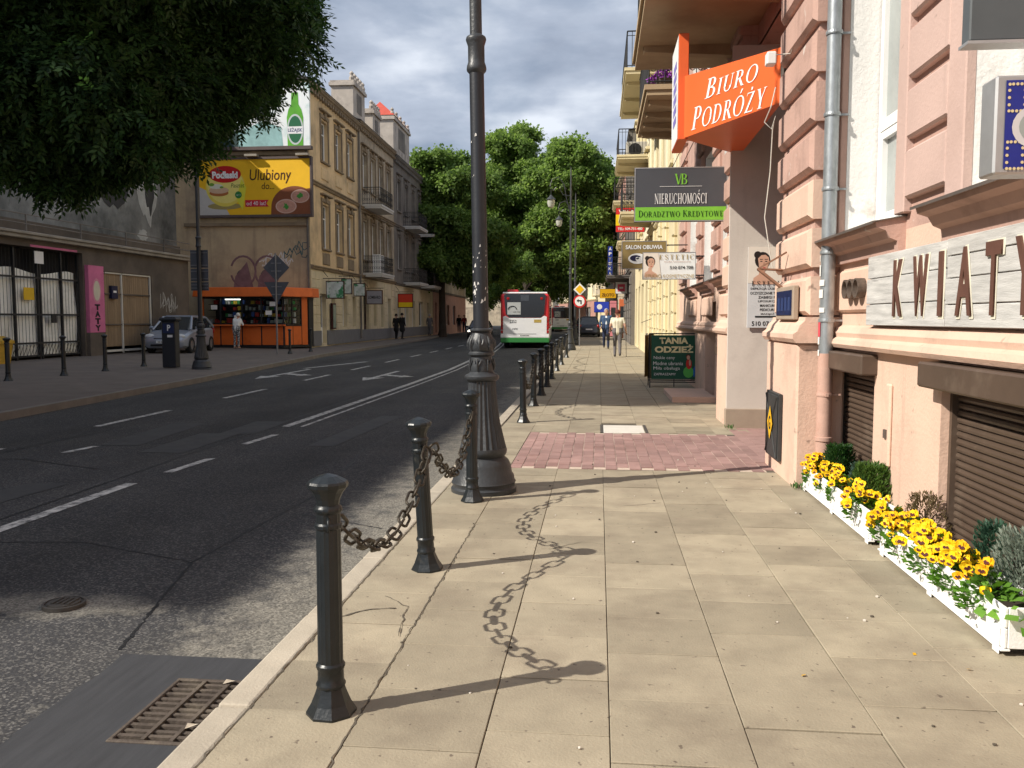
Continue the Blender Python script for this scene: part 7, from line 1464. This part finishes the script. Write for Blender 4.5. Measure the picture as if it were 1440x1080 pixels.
def tree(name, label, base, blobs, n, m, near=False, tr=.28, fork=3.5, seed=1, group='street trees', **kw):
    rg = np.random.default_rng(seed); t = thing(name, label, 'tree', base, group=group); o = np.array(base)
    if not near:   # every limb carries several smaller lumps, so the outline breaks up
        big = list(blobs); blobs = []
        for q in big:
            blobs.append((q[0],q[1],q[2],q[3]*.70,q[4]*.70,q[5]*.70))
            for _ in range(9):
                d = unit(rg.normal(size=3)); d[2] = abs(d[2])*.8-.15; s = .20+.26*rg.random()**2; blobs.append((q[0]+d[0]*q[3]*.92,q[1]+d[1]*q[4]*.92,q[2]+d[2]*q[5]*1.02,q[3]*s*1.15,q[4]*s*1.15,q[5]*s*.75))
    bl = [(b[0]-o[0],b[1]-o[1],b[2]-o[2],*b[3:]) for b in blobs]; P, D = sample_blobs(bl, n, rg)
    V = compound(P, D, rg, **kw) if near else clumps(P, D, rg, **kw)
    c = link('crown', quads_mesh('crown', V, m), t); c['kind'] = 'stuff'
    b = MB(); f = (0,0,fork); b.tube([(0,0,-.3),(.03,0,.3),(.0,.05,fork*.5),f],[tr*1.45,tr*1.1,tr*.95,tr*.85],10)
    rr = random.Random(seed)
    tgt = sorted(bl, key=lambda q: -q[3])[:14]
    for q in tgt:
        e = Vector(q[:3]); mid = Vector(f).lerp(e,.45)+Vector((rr.uniform(-.3,.3),rr.uniform(-.3,.3),rr.uniform(.2,.7))); b.tube([f,Vector(f).lerp(mid,.5)+Vector((0,0,.25)),mid,e],[tr*.55,tr*.42,tr*.28,tr*.08],7)
        for _ in range(3): b.tube([mid,mid.lerp(e,.6)+Vector((rr.uniform(-1,1)*q[3]*.5,rr.uniform(-1,1)*q[4]*.5,rr.uniform(-.3,.6)*q[5])),e+Vector((rr.uniform(-1,1)*q[3]*.7,rr.uniform(-1,1)*q[4]*.7,rr.uniform(-.4,.7)*q[5]))],[tr*.18,tr*.1,tr*.03],5)
    b.build('trunk', m_bark, t, smooth=True); return t
NB_ = [(-6.26, 15.0, 6.64, 1.13, 1.36, 1.13), (-7.03, 14.5, 5.58, 1.03, 1.24, 1.03), (-7.86, 14.0, 4.94, 1.09, 1.31, 1.09), (-8.66, 13.5, 4.64, 1.02, 1.22, 1.02), (-7.37, 14.0, 6.4, 1.51, 1.81, 1.51), (-8.01, 13.0, 5.31, 1.44, 1.72, 1.44), (-9.18, 13.0, 5.78, 1.5, 1.81, 1.5), (-5.92, 15.5, 7.29, 0.66, 0.79, 0.66), (-6.93, 15.0, 8.24, 1.33, 1.6, 1.33), (-7.87, 13.5, 7.77, 1.75, 2.0, 1.75), (-6.09, 15.2, 6.2, 0.48, 0.58, 0.48), (-7.93, 14.5, 4.85, 0.56, 0.67, 0.56), (-9.25, 13.0, 4.32, 0.65, 0.77, 0.65), (-6.86, 14.8, 5.29, 0.44, 0.53, 0.44), (-6.54, 15.2, 5.88, 0.43, 0.51, 0.43), (-8.21, 13.8, 4.12, 0.4, 0.49, 0.4), (-8.26, 13.5, 4.0, 0.32, 0.38, 0.32), (-7.92, 14.3, 4.35, 0.3, 0.36, 0.3), (-8.67, 13.0, 3.86, 0.29, 0.35, 0.29), (-5.57, 15.6, 6.94, 0.32, 0.38, 0.32), (-5.47, 15.6, 7.37, 0.32, 0.38, 0.32), (-8.97, 12.5, 7.38, 1.78, 2.0, 1.78), (-7.5, 17.5, 6.7, 0.95, 1.2, 1.0), (-8.8, 17.2, 6.9, 1.2, 1.3, 1.1), (-6.3, 11.9, 7.3, 1.4, 1.3, 1.2), (-7.9, 11.8, 7.2, 1.4, 1.3, 1.2), (-9.2, 12, 7.0, 1.4, 1.3, 1.2)]
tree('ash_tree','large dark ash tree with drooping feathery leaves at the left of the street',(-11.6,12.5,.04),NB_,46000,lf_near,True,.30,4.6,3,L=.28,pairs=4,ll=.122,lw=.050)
far = dict(k=9,spread=.42,ll=.27,lw=.20)
tree('maple_tree','tall green tree at the left of the far street, behind the lamp post',(-13.4,73,.1),[(-13,72,13.6,2.6,2.8,2.6),(-15.2,72,11.2,2.6,2.6,2.4),(-11.2,71.5,11.6,2.7,2.7,2.4),(-13.6,70.5,9.0,3.0,2.8,2.2),(-10.2,71,8.4,2.6,2.6,2.0),(-15.8,72,7.8,2.2,2.4,2.2),(-12.8,70.5,6.2,2.6,2.4,1.7),(-10.6,72,5.4,2.0,2.0,1.4),(-15,73,5.2,2.0,2.0,1.5)],15000,lf_far2,tr=.3,fork=4.5,seed=21,**far)
tree('maple_tree','broad bright green tree arching over the middle of the far street',(-11.8,84,.1),[(-8.6,82,16.8,2.4,2.6,2.6),(-6.4,82,14.6,3.0,3.0,2.6),(-10.6,82,14.0,3.0,3.0,2.8),(-3.8,82,13.0,2.8,2.8,2.4),(-8.2,80,11.6,3.2,3.0,2.5),(-5.0,80.5,10.4,2.9,2.8,2.1),(-11.2,81,10.2,3.0,3.0,2.4),(-13.2,83,8.0,2.8,2.8,2.2),(-9.8,80.5,7.4,2.8,2.6,1.8),(-12,82,5.4,2.3,2.3,1.5),(-7.2,83,18.6,1.3,1.4,1.6)],20000,lf_far,tr=.36,fork=5.2,seed=22,**far)
tree('maple_tree','green tree with a dark leaning trunk over the parked cars at the right kerb',(-2.3,76.5,.02),[(-1.7,73,14.6,2.3,2.4,2.2),(-.2,73,12.4,2.5,2.5,2.2),(-3.4,72.5,12.6,2.5,2.5,2.2),(.6,73.5,10.0,2.2,2.3,1.9),(-2.2,72,9.6,2.6,2.5,2.0),(-4.6,72.5,8.4,2.1,2.2,1.8),(-.9,72,7.2,2.2,2.2,1.6),(-3.4,72,6.0,1.8,1.9,1.3),(-2.0,71.5,5.0,1.6,1.7,1.1),(.3,72.5,5.4,1.3,1.5,1.1)],18000,lf_far,tr=.34,fork=4.0,seed=23,**far)
tree('maple_tree','tree farther down the left pavement, dark below',(-17,100,.1),[(-15,98,14,3.5,3.5,3),(-18,98,11,3.5,3.5,3),(-12,98,10,3.2,3.2,2.8),(-15,97,7,3.4,3.2,2.4),(-10,99,6.5,2.6,2.6,1.8),(-18,98,6,3,3,2.2)],6000,lf_far2,tr=.34,fork=4.5,seed=24,**far)
tree('maple_tree','tree at the bend of the far street behind the second bus',(-10,118,.0),[(-8,118,14,3.6,3.6,3),(-11,118,11,3.6,3.6,3),(-5,118,10.5,3.4,3.4,2.8),(-8,117,8.5,3.4,3.2,2.2)],6000,lf_far2,tr=.34,fork=5.5,seed=25,**far)

tree('maple_tree','low leafy tree closing the view under the bigger crowns at the bend',(-12.5,126,.0),[(-12,125,5.5,4,3,3),(-7,126,6,4,3,3.2),(-16.5,125,5,3.5,3,2.8),(-10,125,9,4.5,3,2.6),(-3.5,128,6.2,2.6,2.6,2.6)],7000,lf_far2,tr=.3,fork=2.6,seed=26,**far)
# thin overhead wires above the street
t = thing('overhead_wires','thin dark wires strung along the cream house above the signs','wires',(1.9,24,4.5)); b = MB()
for k,(z,s) in enumerate(((0,.5),(.35,.3))): b.tube([(0,-9,z+.6),(-.25,-4,z+.1-s*.2),(-.2,2,z-.1),(-.1,9,z+.2)],.008,4)
b.build('wire', m_irn, t)
bpy.data.objects.remove(_to)
